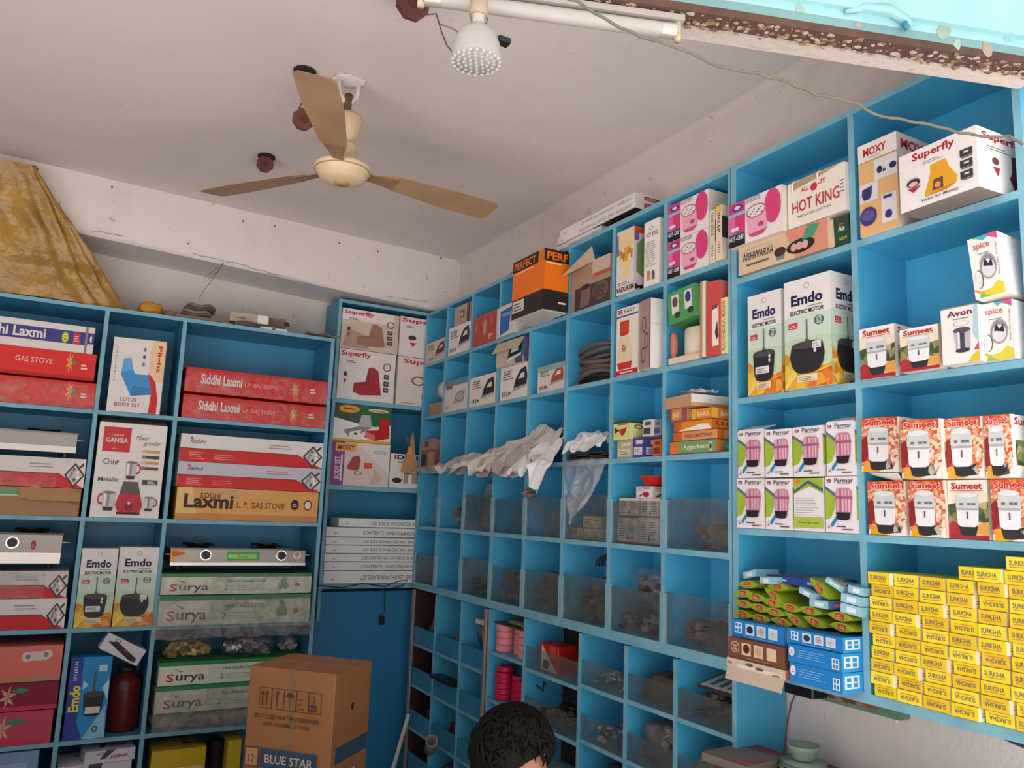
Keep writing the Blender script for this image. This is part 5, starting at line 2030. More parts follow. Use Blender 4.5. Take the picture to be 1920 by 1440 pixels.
def a_parmar_back(fs):
    f = fs['F']
    f.rect('#E6E0E2', 0, 0, 1, 1)
    f.poly('#9DB83A', [(0, .7), (0, 1), (1, 1), (1, .7), (.56, .84)])
    f.poly('#4A5A80', [(0, .7), (.5, .9), (1, .74), (1, .8), (.5, .96), (0, .76)])
    f.rect('#D97A2A', .02, .9, .24, .97)
    f.lines('#8C868C', .06, .3, .9, .66, 8, .15)
    f.rect('#A9BE4A', 0, .06, 1, .26)
    f.txt('#4A4A2A', 'Parmar Spare Parts', .2, .13, .86, .18, .012)
    f.lines('#4A4A2A', .4, .2, .6, .22, 1)
tb = [((1380, 988), (1434, 990), (1380, 898)), ((1436, 990), (1487, 991), (1436, 898)), ((1489, 992), (1545, 993), (1489, 897)), ((1548, 994), (1609, 996), (1548, 894))]
tops = []
posn = ['leftmost', 'second from left', 'third from left', 'rightmost']
zlow = []
for i, (bl, br, tl) in enumerate(tb):
    if i == 2:
        lab = 'green and white jar box showing its printed back, bottom row of pink-jar boxes'
    else:
        lab = 'white and green box with pink steel jar picture, %s in the bottom row' % posn[i]
    o = RB('jar_box', lab, bl, br, tl, .12, '#EAE2E4', a_parmar_back if i == 2 else a_parmar, z=b3, off=.004 + .002 * (i % 2), group='pink jar boxes', ang=0)
    zlow.append(o['ztop'])
tt = [((1384, 896), (1433, 896), (1382, 809)), ((1436, 896), (1486, 896), (1434, 807)), ((1489, 895), (1544, 895), (1488, 802)), ((1549, 892), (1609, 891), (1551, 793))]
for i, (bl, br, tl) in enumerate(tt):
    o = RB('jar_box', 'white and green box with pink steel jar picture, %s in the top row' % posn[i], bl, br, tl, .11, '#EAE2E4', a_parmar, z=max(zlow) + .0005, off=.002 + .004 * (i % 2), group='pink jar boxes', ang=(-2, 1, -3, 0)[i], flap=[('T', '#D9D0D0')] if i in (0, 3) else None)

# ------------------------------------------------------------------ right bay
def a_moxyjar(fs):
    f = fs['F']
    f.rect('#E2B27A', 0, 0, 1, 1)
    f.rect('#E9E2DC', 0, .8, 1, 1)
    f.txt('#B8202A', 'MOXY', .14, .855, .74, .945, .035)
    f.txt('#6A5E58', 'DINNER SET', .28, .825, .58, .842, .005)
    f.rect('#8C7250', 0, .795, 1, .802)
    f.rect('#DDDADC', .42, .56, 1, .78)
    f.rect('#D9D8E0', .03, .36, .5, .56)
    f.rect('#DDDAE2', .58, .08, .96, .38)
    nv = '#38336A'
    f.ell('#2A2A4A', .56, .66, .07, .04)
    f.ell('#4A4A5A', .68, .64, .04, .02)
    f.ell('#2A2A4A', .9, .66, .09, .035)
    f.poly(nv, [(.1, .5), (.36, .52), (.34, .42), (.28, .38), (.14, .38), (.08, .44)])
    f.ell('#3E3A7A', .24, .2, .22, .1)
    f.ell('#5A568E', .24, .21, .17, .06)
    f.rect(nv, .64, .33, .86, .36)
    f.ell(nv, .76, .16, .09, .045)
    fs['R'].rect('#DAD0C6', 0, 0, 1, 1)
    fs['R'].txt('#B8202A', 'MOXY', .1, .84, .9, .95, .035)
    fs['T'].rect('#B8434A', .2, .2, .8, .8)
RB('appliance_box', 'tan and white box with dark blue dishes pictured, top right bay', (1613, 447), (1687, 421), (1609, 276), .15, '#E9E2DC', a_moxyjar, z=b1, off=.006)
def a_sfbig(fs):
    f = fs['F']
    f.rect('#ECE6E4', 0, 0, 1, 1)
    f.txt('#A8242C', 'Superfly', .18, .78, .74, .95, .03)
    f.lines('#5A5456', .32, .7, .6, .76, 2, .3)
    f.poly('#E0A12A', [(.42, .64), (.62, .66), (.66, .5), (.76, .3), (.74, .2), (.62, .14), (.34, .14), (.34, .2), (.42, .5)])
    f.poly('#C8841C', [(.34, .14), (.62, .14), (.74, .2), (.62, .2)])
    f.poly('#5A4A44', [(.46, .38), (.58, .38), (.58, .2), (.44, .2)])
    f.ell('#D9A04A', .51, .27, .04, .05)
    for v in (.62, .44, .26):
        f.rect('#3F3A3C', .8, v - .06, .95, v + .06)
        f.rect('#DAD5D2', .85, v - .005, .91, v + .025)
        f.rect('#3F3A3C', .82, v - .085, .95, v - .07)
    f.ell('#3A3034', .2, .44, .09, .07)
    f.ell('#D9B8A8', .2, .42, .06, .04)
    f.poly('#A8343C', [(.12, .36), (.3, .36), (.2, .27)])
    f.txt('#2A2628', 'Value for Money', .3, .05, .78, .11, .01, .2)
    f = fs['R']
    f.rect('#F2EDEA', 0, 0, 1, 1)
    f.txt('#A8242C', 'Superfly', .1, .8, .95, .95, .03)
    f.lines('#5A5456', .2, .68, .7, .76, 2, .3)
    f.poly('#6A3034', [(.7, .66), (1, .7), (1, .1), (.74, .1), (.64, .28), (.7, .4)])
    f.ell('#6A4A40', .36, .5, .07, .06)
    f.poly('#A8343C', [(.3, .4), (.44, .4), (.4, .26)])
    fs['B'].rect('#8C7E74', 0, 0, 1, 1)
RB('appliance_box', 'large white box with yellow appliance picture at the top right', (1690, 418), (1836, 357), (1684, 296), .17, '#ECE6E4', a_sfbig, z=b1 + .001, off=.07, ang=-3)

SPICE = MOT(['#E9C9AE', '#D9744A', '#F0DCC8', '#C8502E', '#EAD2B4', '#E09A78'], 150)
CHILI = MOT(['#B8302A', '#8C1F1C', '#C8483A', '#A82A28'], 30)
LEAF = MOT(['#5A6A3A', '#8C8A5A', '#3F4F2E', '#B5A878', '#6A7A4A'], 60)
ORAN = MOT(['#E0621E', '#D8481A', '#E88A3A', '#C83A1A'], 110)
PEPPER = MOT(['#4A4444', '#B9B0AA', '#2A2628', '#8C8480'], 90)


def jar_pic(f, cx, y0, w, h):
    f.poly('#2F2E32', [(cx - w * .42, y0 + h * .2), (cx + w * .42, y0 + h * .2), (cx + w * .34, y0), (cx - w * .34, y0)])
    f.ell('#2F2E32', cx, y0 + .005, w * .34, h * .04)
    f.poly('#E6E6E8', [(cx - w * .5, y0 + h * .66), (cx + w * .5, y0 + h * .66), (cx + w * .46, y0 + h * .24), (cx + w * .3, y0 + h * .18), (cx - w * .3, y0 + h * .18), (cx - w * .46, y0 + h * .24)])
    f.poly('#A9ACB0', [(cx - w * .5, y0 + h * .64), (cx + w * .5, y0 + h * .64), (cx + w * .46, y0 + h * .58), (cx - w * .46, y0 + h * .58)])
    f.poly('#C9CCCF', [(cx - w * .52, y0 + h * .66), (cx + w * .52, y0 + h * .66), (cx + w * .46, y0 + h * .97), (cx - w * .46, y0 + h * .97)])
    f.ell('#DDE0E2', cx, y0 + h * .95, w * .46, h * .06)
    for u in (-.25, .1, .3):
        f.rect('#6A6E74', cx + w * (u - .09), y0 + h * .7, cx + w * (u + .08), y0 + h * .755)
    f.rect('#5A5A5E', cx - w * .03, y0 + h * .38, cx + w * .04, y0 + h * .54)


def a_sumeet(kind):
    def g(fs):
        for k in 'FR':
            f = fs[k]
            if kind == 'spice' and k == 'F':
                f.rect('#EADFD2', 0, 0, 1, 1)
                f.rect(SPICE, .0, .1, 1, .84)
                f.rect(ORAN, .0, .84, .96, 1)
                f.poly(CHILI, [(0, .18), (.3, .2), (.26, .5), (.12, .66), (0, .6)])
                f.poly('#E0A42A', [(.04, 0), (.5, 0), (.4, .1), (.26, .2), (.08, .16)])
                f.poly(PEPPER, [(.64, .04), (.86, .06), (.8, .24), (.66, .2)])
                f.poly('#EDE6E0', [(.86, 0), (1, 0), (1, .2), (.9, .14)])
                f.txt('#F0E6DA', 'Sumeet', .08, .845, .92, .985, .07)
                f.txt('#D0221C', 'Sumeet', .09, .855, .9, .975, .03)
                jar_pic(f, .46, .05, .56, .76)
            elif k == 'F':
                f.rect('#EADCC6', 0, 0, 1, 1)
                f.rect('#F0E9E0', 0, .8, 1, 1)
                f.poly(LEAF, [(0, .2), (.3, .2), (.26, .62), (0, .58)])
                f.poly(LEAF, [(.72, .3), (1, .26), (1, .64), (.78, .6)])
                f.poly('#A8323A', [(.0, .06), (.3, .06), (.28, .26), (.1, .3), (0, .24)])
                f.poly('#E0A050', [(.7, .1), (1, .06), (1, .3), (.74, .26)])
                f.rect('#A82834', 0, 0, 1, .07)
                f.txt('#B8222C', 'Sumeet', .1, .84, .88, .96, .03)
                f.rect('#B8222C', .06, .81, .9, .82)
                jar_pic(f, .5, .08, .56, .7)
            else:
                f.rect('#EFE8E0', 0, 0, 1, 1)
                f.txt('#B8222C', 'Sumeet', .1, .84, .95, .96, .03)
                f.rect(LEAF, .1, .2, .7, .6)
        fs['B'].rect('#EAE4DE', 0, 0, 1, 1)
    return g


A = RB('jar_box', 'cream box with steel jar and leaves pictured, left of the two under the blue void', (1614, 711), (1680, 702), (1604, 620), .12, '#F0E9E0', a_sumeet('leaf'), z=b2, off=.01, ang=2)
RB('jar_box', 'cream box with steel jar and leaves pictured, next to the tall white jar box', (1690, 707), (1763, 697), (1680, 621), .12, '#F0E9E0', a_sumeet('leaf'), z=b2, off=.03, ang=2)
def a_avon(fs):
    f = fs['F']
    f.rect('#EEE6E2', 0, 0, 1, 1)
    f.poly('#A9C8DA', [(1, .3), (1, 1), (.9, 1), (.84, .5)])
    f.poly('#C8446A', [(.86, .2), (1, .34), (1, .2)])
    f.poly('#D9C23A', [(.8, .1), (1, .2), (1, 0), (.7, 0)])
    f.txt('#6A2E3A', 'Avon', .18, .84, .86, .95, .03)
    f.lines('#8C8084', .34, .78, .8, .81, 1, .6)
    f.ring('#B9B2B4', .56, .7, .22, .05, .15)
    f.poly('#B9B4B8', [(.34, .58), (.8, .58), (.78, .24), (.4, .24)])
    f.ell('#55505A', .57, .58, .24, .05)
    f.rect('#F4F0F0', .46, .26, .5, .55)
    f.rect('#4A464E', .52, .26, .64, .55)
    f.ell('#3A3A52', .58, .22, .2, .04)
    fs['L'].rect('#D9A83A', 0, 0, 1, 1)
    fs['R'].rect('#EAE2DE', 0, 0, 1, 1)
RB('jar_box', 'white box with maroon lettering and open top beside the swirl boxes', (1768, 692), (1838, 684), (1764, 583), .13, '#EEE6E2', a_avon, z=b2, off=.04, flap=[('T', '#9A8268')])
SWIRL = MOT(['#D9C83A', '#E0448A', '#EDE4DE', '#7AB84A', '#E8A03A', '#EDE4DE', '#4AA8B8'], 22)
def a_spice(fs):
    f = fs['F']
    f.rect('#EDE6E0', 0, 0, 1, 1)
    f.poly(SWIRL, [(0, .9), (.3, .86), (.7, .96), (1, .88), (1, 1), (0, 1)])
    f.poly(SWIRL, [(0, 0), (1, 0), (1, .16), (.8, .22), (.6, .12), (.3, .1), (0, .16)])
    f.txt('#B87A7A', 'spice', .16, .76, .72, .9, .03)
    f.lines('#8C868A', .26, .7, .7, .73, 1, .5)
    f.ell('#8C8A8E', .58, .48, .27, .2)
    f.ell('#D5D4D6', .58, .45, .22, .15)
    f.poly('#2A282C', [(.42, .5), (.5, .62), (.6, .52), (.72, .6), (.74, .46), (.6, .48)])
    f.ring('#9A989C', .58, .48, .28, .21, .14)
    f.ell('#55555A', .24, .3, .13, .15)
    f.ell('#D9D8DA', .22, .3, .12, .14)
    f.txt('#4A4A4E', 'Multi Mix Grinder', .9, .3, .95, .85, .0, 0, 90)
    fs['R'].rect('#F0EAE6', 0, 0, 1, 1)
    fs['B'].rect('#E9E2DA', 0, 0, 1, 1)
    fs['R'].poly(SWIRL, [(.5, .8), (1, .7), (1, 1), (.5, 1)])
A = RB('jar_box', 'white box with colour swirls and steel bowl pictured, lower of two at right edge', (1842, 684), (1903, 672), (1838, 572), .12, '#EDE6E0', a_spice, z=b2, off=.02)
o = RB('jar_box', 'white box with colour swirls tilted on top of its twin at right edge', (1830, 563), (1886, 549), (1812, 451), .12, '#EDE6E0', a_spice, z=A['ztop'] + .004, off=.05, ang=3, roll=-5)

sb = [((1628, 998), (1701, 998), (1628, 908)), ((1705, 1000), (1775, 1001), (1704, 911)), ((1779, 1002), (1856, 1003), (1778, 908)), ((1860, 1004), (1940, 1006), (1859, 907))]
zlow = []
for i, (bl, br, tl) in enumerate(sb):
    lab = 'cream box with leaves and steel jar pictured among the red spice boxes' if i == 2 else 'orange-red spice picture box with steel jar, %s in the bottom row' % ('leftmost', 'second from left', '', 'at the frame edge')[i]
    o = RB('jar_box', lab, bl, br, tl, .12, '#EADFD2', a_sumeet('leaf' if i == 2 else 'spice'), z=b3, off=.004 + .008 * (i % 2), group='steel jar spice boxes', h=.128)
    zlow.append(o['ztop'])
st = [((1616, 888), (1686, 887), (1614, 799), .006, 0), ((1692, 906), (1768, 904), (1686, 816), .05, 2), ((1775, 903), (1847, 901), (1767, 808), .03, 2), ((1850, 901), (1902, 899), (1843, 802), .026, 2)]
for i, (bl, br, tl, of, an) in enumerate(st):
    o = RB('jar_box', 'orange-red spice picture box with steel jar, %s in the top row' % ('leftmost and tilted', 'second from left and lowest', 'third from left', 'at the frame edge')[i], bl, br, tl, .12, '#EADFD2', a_sumeet('spice'),
           z=max(zlow) + .001, off=.008 + of, ang=an, group='steel jar spice boxes', h=.132, roll=0)
    if i == 0:
        w, d, h = dims(o)
        o.location.z += .022
        o.rotation_euler = (0, radians(2), o.rotation_euler.z)
        mb = MB()
        mb.grid(lambda u, v: Vector((w * (.16 + .8 * u), .002 + .07 * v, -.002 - .018 * sin(pi * v) * (.4 + u))), 10, 8, M('#EDE6E0', .6))
        mb.build('bottom_flap', o)

# ------------------------------------------------------------------ yellow cartons
ycol = [onx(px, 1200, 0).y for px in (1637.5, 1683, 1733, 1786, 1841, 1899, 1962)]
YEL, YEL2, YEL3 = '#F0D01E', '#E6C22A', '#F6DC3A'
_yc = {}


def yellow_mesh(w, up, shade):
    key = (round(w, 3), up, shade)
    if key not in _yc:
        mb = MB()
        h, d = .0282, .13
        c = (YEL, YEL2, YEL3)[shade]
        mb.chbox(0, 0, 0, w, d, h, M(c, .5), .0015)
        fs = box_faces(mb, w, d, h)
        f = fs['F']
        f.rect('#5A4A3A', 0, .0, 1, .03)
        if up:
            f.txt('#6A5A5E', 'SURKSHA', .12, .38, .84, .74, .018)
            f.rect('#C8882A', .14, .24, .84, .3)
        else:
            f.txt('#6A5A5E', 'SURKSHA', .14, .28, .88, .62, .018, 0, 180)
            f.rect('#C8882A', .16, .7, .84, .76)
        fs['R'].rect('#EFE6D4', 0, 0, .7, 1)
        fs['R'].lines('#8C7A6A', .1, .3, .5, .7, 2, .3)
        _yc[key] = mb.mesh('yellow_carton')
    return _yc[key]


counts = [10, 10, 10, 10, 9, 12]
pat = ['ddDuddudduu', 'dddddduuuu', 'dduudduuuu', 'ddddduduuu', 'dduuduuuddu', 'uuuuuuuuuuuu']
for c in range(6):
    wc = ycol[c] - ycol[c + 1] - .0035
    z = b4 + .001
    for k in range(counts[c]):
        up = pat[c][k % len(pat[c])] in 'u'
        o = bpy.data.objects.new('yellow_carton', yellow_mesh(wc * (.93 if (k * 7 + c * 3) % 5 == 0 else .97), up, (k * 5 + c * 2) % 3))
        COL.objects.link(o)
        o.location = (-.006 - .012 * ((k * 3 + c) % 4) / 3, ycol[c] - rnd.uniform(0, .003), z)
        o.rotation_euler = (0, 0, -pi / 2 + radians(rnd.uniform(-1.2, 1.2)))
        tag(o, 'small yellow carton, %s from the bottom in the %s column of yellow cartons' % (ordn(k + 1), ordn(c + 1)), 'box', 'yellow cartons stacked on the lowest display shelf')
        z += .0287
    if c == 4:
        zt5 = z
# loose ones laid across the fourth, fifth and sixth columns
for i, (y, zz, lab) in enumerate(((ycol[3] - .05, b4 + .001 + .0287 * 10 + .001, 'yellow carton lying crosswise on the fourth column, top of the pile'),
                                  (ycol[4] - .005, zt5 + .001, 'yellow carton on the fifth column, lower of its two loose ones'),
                                  (ycol[4] - .003, zt5 + .0297, 'yellow carton on the fifth column, topmost at its right end'))):
    o = bpy.data.objects.new('yellow_carton', yellow_mesh(ycol[4] - ycol[5] - .006, True, i))
    COL.objects.link(o)
    o.location = (-.01 - .006 * i, y if i else ycol[3] - .036, zz)
    o.rotation_euler = (0, 0, -pi / 2)
    if i == 0:
        o.location = (-.012, ycol[3] - .028, zz)
    tag(o, lab, 'box', 'yellow cartons stacked on the lowest display shelf')

# ------------------------------------------------------------------ blue, brown and beige knob boxes and lime sachets
def a_fe(c1='#1F7FC8', c2='#1668A8', wide=False, plain=False):
    def g(fs):
        f = fs['F']
        f.rect(c1, 0, 0, 1, 1)
        if plain:
            f.ell('#E6E2E4', .07, .6, .055, .26)
            f.lines('#C83A3A', .045, .5, .095, .72, 2, .4)
            f.lines('#8FC4E8', .2, .35, .72, .85, 4, .2)
            f.rect('#E6EEF4', .84, .12, .97, .7)
            for u, v in ((.86, .45), (.915, .45), (.86, .18), (.915, .18)):
                f.rect(c1, u, v, u + .035, v + .2)
        else:
            f.rect('#E6EEF4', .06, .25, .2, .85)
            for u, v in ((.075, .6), (.135, .6), (.075, .32), (.135, .32)):
                f.rect(c1, u, v, u + .045, v + .2)
            for i, u in enumerate((.28, .5, .72)):
                f.rect('#B9D8EC', u, .22, u + .17, .86)
                f.ell(('#2A2A34', '#B9A8A8', '#C9C4C4')[i], u + .085, .54, .06, .22)
                f.ell(('#4A4A54', '#C84A4A', '#C84A4A')[i], u + .085, .54, .015, .05, 8)
            f.rect('#8FC4E8', .28, .1, .8, .13)
        r_ = fs['R']
        r_.rect('#2A9AE0', 0, 0, 1, 1)
        r_.rect('#E6EEF4', .05, .2, .36, .84)
        for u, v in ((.09, .55), (.23, .55), (.09, .28), (.23, .28)):
            r_.rect('#2A9AE0', u, v, u + .09, v + .2)
        fs['T'].rect(c2, 0, 0, 1, 1)
    return g


def a_brown(fs):
    f = fs['F']
    f.rect('#7A4A3A', 0, 0, 1, 1)
    f.ring('#D9B890', .12, .55, .08, .28, .16)
    for u, v in ((.1, .62), (.14, .62), (.1, .46), (.14, .46)):
        f.ell('#D9B890', u, v, .015, .06, 8)
    for i, u in enumerate((.25, .47, .7)):
        f.rect('#E2BC94', u, .24, u + .17, .84)
        f.ell(('#4A2E2A', '#C8A88C', '#D9C0A8')[i], u + .085, .56, .06, .22)
    f.rect('#B8907A', .35, .1, .75, .13)
    fs['R'].rect('#5E3A30', 0, 0, 1, 1)


def a_beige(fs):
    f = fs['F']
    f.rect('#CDBBAC', 0, 0, 1, 1)
    f.rect('#E2D5C8', .18, .08, .95, .5)
    for u, v in ((.4, .68), (.58, .46)):
        f.ell('#5A4A44', u, v, .07, .17)
        f.ell('#6E5E56', u - .01, v + .03, .05, .11)
    f.ell('#C8743A', .06, .5, .045, .14)
    f.poly('#7A8A5A', [(.78, .1), (.92, .12), (.9, .34), (.82, .3)])
    fs['R'].rect('#A8504A', 0, 0, 1, 1)
    fs['B'].rect('#E6DED6', 0, 0, 1, 1)


A = RB('knob_box', 'beige box with two dark knobs pictured, bottom of left pile, hanging over edge', (1364, 1262), (1473, 1288), (1362, 1231), .2, '#CDBBAC', a_beige, z=b4, off=.085, flap=[('B', '#C9B6A6')])
B_ = RB('knob_box', 'brown box with round emblem and three pictures, on the beige box', (1367, 1230), (1472, 1243), (1366, 1193), .19, '#7A4A3A', a_brown, z=A['ztop'], off=.078)
C_ = RB('knob_box', 'blue box with white square emblem, top of left pile on the brown box', (1373, 1192), (1471, 1200), (1372, 1160), .17, '#1F7FC8', a_fe(), z=B_['ztop'], off=.062)
zl = C_['ztop']
A = RB('knob_box', 'blue box with white print, bottom of right pile of three', (1482, 1272), (1592, 1304), (1479, 1240), .17, '#1F7FC8', a_fe(plain=True), z=b4, off=.075)
B_ = RB('knob_box', 'blue box with white print, middle of right pile of three', (1479, 1240), (1591, 1264), (1477, 1206), .17, '#1F7FC8', a_fe(plain=True), z=A['ztop'], off=.077)
C_ = RB('knob_box', 'blue box with three round pictures, top of right pile of three', (1478, 1206), (1598, 1228), (1477, 1177), .17, '#1F7FC8', a_fe(), z=B_['ztop'], off=.07)
zr = C_['ztop']


def sachet(label, px, py, tilt=0, s=1.0, yaw=-20, off=.03):
    """plump foil pouch seen end on: pinched at both sides, red label on its end"""
    P = onx(px, py, -off)
    mb = MB()
    W, H, D = .078 * s, .0235 * s, .13
    n = 12
    def prof(u):
        return H * .5 * max(0.03, sin(pi * u)) ** .8
    G = M('#93A62A', .35, var=.15)
    rings = []
    vs = []
    ns = 7
    for j in range(ns):
        t = j / (ns - 1)
        k = 1 - .75 * max(0, (t - .55) / .45) ** 1.5
        kk = .92 if j == 0 else 1
        ring = [(W * (u / n - .5), D * t, prof(u / n) * k * kk) for u in range(n + 1)] + [(W * (u / n - .5), D * t, -prof(u / n) * k * kk) for u in range(n - 1, 0, -1)]
        vs += ring
    m = 2 * n
    fs = [(j * m + i, j * m + (i + 1) % m, (j + 1) * m + (i + 1) % m, (j + 1) * m + i) for j in range(ns - 1) for i in range(m)]
    fs += [tuple(reversed(range(m))), tuple(range((ns - 1) * m, ns * m))]
    mb.add(vs, fs, G, False)
    f = Face(mb, (-W / 2, 0, -H / 2), (W, 0, 0), (0, 0, H), (0, -1, 0))
    f.k = 3
    f.rect('#B8322A', .34, .25, .66, .78)
    f.lines('#E0B89C', .37, .34, .63, .72, 2, .35)
    o = mb.build('sachet', None, P)
    o.rotation_euler = (0, radians(tilt), -pi / 2 + radians(yaw))
    return tag(o, label, 'sachet', 'lime green sachets on the blue boxes')


S0 = (1350, 1040)
sl = [(270, 715, 3, 'leftmost of the bottom layer'), (480, 765, 2, 'second from left in the bottom layer'), (735, 808, 5, 'third from left in the bottom layer'), (895, 785, 26, 'tilted one in the middle of the bottom layer'),
      (1135, 810, 14, 'beside the tilted one, above the right blue pile'), (1465, 872, 3, 'rightmost of the bottom layer'),
      (280, 590, 2, 'leftmost of the second layer'), (470, 640, 4, 'second from left of the second layer'), (655, 690, 4, 'third from left of the second layer'), (845, 638, 3, 'fourth from left of the second layer'),
      (1080, 675, 2, 'fifth from left of the second layer'), (1440, 742, 3, 'rightmost of the second layer'),
      (275, 465, -6, 'leftmost of the third layer'), (430, 515, 0, 'second from left of the third layer'), (625, 580, 6, 'third from left of the third layer'),
      (640, 490, 28, 'steeply tilted one under the dark blue box'), (330, 358, -4, 'topmost at the left end'), (690, 388, -2, 'topmost in the middle under the dark blue box'), (1190, 405, 38, 'steeply tilted one against the white and navy box')]
for x, y, t, w_ in sl:
    sachet('lime green sachet with red label, ' + w_, S0[0] + x / 6.4, S0[1] + y / 6.4, t, 1.0, -2, .025)
LB = '#9CCBDA'
def a_light(fs):
    f = fs['F']
    f.rect(LB, 0, 0, 1, 1)
    f.rect('#E2EEF2', .3, .2, .75, .75)
    fs['R'].rect('#7FB4C8', 0, 0, 1, 1)
    fs['T'].rect('#8CB8CC', 0, 0, 1, 1)
def LBOX(label, x0, y0, x1, y1, yt, tilt=0, art=a_light, base=LB, d=.1, ang=-8, off=0.01, name='small_box'):
    bl, br, tl = (S0[0] + x0 / 6.4, S0[1] + y0 / 6.4), (S0[0] + x1 / 6.4, S0[1] + y1 / 6.4), (S0[0] + x0 / 6.4, S0[1] + yt / 6.4)
    return RB(name, label, bl, br, tl, d, base, art, off=off, ang=ang, roll=tilt)
LBOX('pale blue box lying flat in front of the lime sachets, right middle', 1075, 625, 1300, 632, 530, 0, lambda fs: (a_light(fs), fs['R'].rect('#3A5A8C', 0, 0, 1, 1), fs['R'].ell('#C8643A', .5, .5, .3, .3)), off=.03, d=.09)
LBOX('pale blue box, lowest of three at the right end of the sachets', 1445, 690, 1690, 720, 570, 6, d=.08, off=.03, ang=-2)
LBOX('pale blue box, middle of three at the right end of the sachets', 1450, 565, 1690, 610, 455, 6, d=.08, off=.03, ang=-2)
LBOX('pale blue box, uppermost of three at the right end of the sachets', 1535, 460, 1725, 500, 360, 6, d=.08, off=.02, ang=-2)
LBOX('pale blue box tilted among sachets left of the steep one', 945, 460, 1120, 510, 380, 14, d=.08, off=.03)
LBOX('pale blue box at the left end on top of the sachets', 285, 300, 440, 262, 215, -14, d=.08, off=.0)
LBOX('pale blue box in front of the dark blue box on top', 480, 350, 620, 345, 260, -2, d=.06, off=.035)
def a_dark(fs):
    f = fs['F']
    f.rect('#2A4A94', 0, 0, 1, 1)
    f.lines('#DAE2F0', .12, .35, .45, .6, 1, .8)
    f.rect('#A89CB8', .86, .3, 1, .66)
    fs['T'].rect('#6A6A86', 0, 0, 1, 1)
    fs['T'].poly('#8C6A86', [(0, .2), (.6, .3), (.5, 1), (0, 1)])
LBOX('dark blue flat box lying on top of the lime sachets', 560, 325, 1130, 330, 235, 0, a_dark, '#2A4A94', .15, -6, .0, 'flat_box')
def a_parita(fs):
    f = fs['F']
    f.rect(LB, 0, 0, 1, 1)
    f.rect('#D9EAF0', .2, .3, .8, .7)
    t = fs['T']
    t.rect('#D5CFCC', 0, 0, 1, 1)
    t.txt('#2A2A34', 'PARITA', .08, .1, .24, .7, .03, 0, 90)
    t.ell('#23264A', .75, .5, .25, .34)
o = LBOX('white and navy box with black lettering tilted at top right over sachets', 1260, 330, 1480, 470, 255, 0, a_parita, LB, .15, -6, .01, 'flat_box')
o.rotation_euler = (radians(-10), radians(22), o.rotation_euler.z)

# ================================================================== ceiling fan
H = onz(655, 150, ZC)
def zat(px, py):
    return ony(px, py, H.y).z
CREAM = M('#D9C3A0', .35, var=.12, spec=.5)
BROWN = M('#A88A6A', .4, var=.2)
zm0, zm1 = zat(636, 362), zat(636, 306)
root = empty('ceiling_fan', (H.x, H.y, zm0), 0, 'old cream three-blade ceiling fan hanging from a hook in the ceiling', 'fan')
def fanpart(mb, name):
    o = mb.build(name, root)
    o.location = -root.location
    return o
c = Vector((H.x, H.y, 0))
mb = MB()
for s in (-1, 1):
    mb.tube([(H.x + s * .035, H.y, ZC - .002), (H.x + s * .036, H.y, ZC - .03), (H.x + s * .03, H.y, ZC - .06), (H.x + s * .008, H.y, ZC - .085), (H.x, H.y, ZC - .09)], .009, M('#DAD4D2', .7, var=.2))
mb.blob((H.x, H.y, ZC - .004), (.055, .04, .008), M('#E6E0DE', .9), 3, .3)
fanpart(mb, 'ceiling_hook')
zr1, zr0 = zat(655, 163), zat(650, 222)
mb = MB()
mb.tube([(H.x, H.y, ZC - .075), (H.x + .003, H.y, zr1 - .03), (H.x, H.y, (zr1 + zr0) / 2), (H.x, H.y, zr0 - .02)], .012, M('#6E5648', .7, var=.3), rr=[.01, .014, .0155, .012])
mb.cyl((H.x, H.y, zr0), (H.x, H.y, zm1), .011, M('#B59C80', .5))
fanpart(mb, 'down_rod')
za, zb = zat(648, 218), zat(650, 272)
mb = MB()
mb.lathe([(.012, za + .004), (.05, za), (.058, za - .012), (.05, (za + zb) / 2), (.03, zb + .01), (.014, zb)], CREAM, c)
fanpart(mb, 'canopy')
mb = MB()
hm = (zm1 - zm0) * .62
zq = zm1 - .004
mb.lathe([(.012, zq + .075), (.04, zq + .075), (.046, zq + .065), (.048, zq + .0), (.085, zq - .002), (.096, zq - .008), (.098, zq - .016), (.094, zq - .024), (.084, zq - hm * .55), (.074, zq - hm * .8), (.045, zq - hm * .96), (0, zq - hm)], CREAM, c, 40)
mb.lathe([(.0945, zq - .0225), (.0962, zq - .0245), (.0925, zq - .0265)], BROWN, c, 40)
mb.lathe([(.026, zq - hm * .97), (.024, zq - hm - .003), (0, zq - hm - .004)], M('#B8965E', .35), c)
fanpart(mb, 'motor_housing')
tip = onz(922, 398, zm1 - .02)
a0 = atan2(tip.y - H.y, tip.x - H.x)
Lb = (tip.xy - H.xy).length
for k in range(3):
    a = a0 + k * 2 * pi / 3
    T = Matrix.Translation((H.x, H.y, zm1 - .02)) @ Matrix.Rotation(a, 4, 'Z') @ Matrix.Rotation(radians(-11), 4, 'X')
    mb = MB()
    out = [(.13, -.03), (.2, -.05), (Lb * .7, -.066), (Lb - .02, -.062), (Lb, -.045), (Lb, .045), (Lb - .02, .062), (Lb * .7, .062), (.2, .04), (.15, .026)]
    mb.prism(out, -.0015, .0015, BROWN, T)
    fanpart(mb, 'blade')
    mb = MB()
    mb.prism([(.08, -.018), (.2, -.034), (.2, .028), (.095, .018)], -.006, -.002, M('#8C6E54', .4), T)
    fanpart(mb, 'blade_arm')
mb = MB()
mb.tube([onz(497 + i * 0, 292, ZC)] * 0 or [(H.x - .05, H.y - .01, zat(622, 232)), (H.x - .09, H.y, zat(612, 210)), (H.x - .11, H.y, zat(598, 212)), (H.x - .125, H.y, zat(590, 205))], .0018, M('#6A5A50'), n=5)
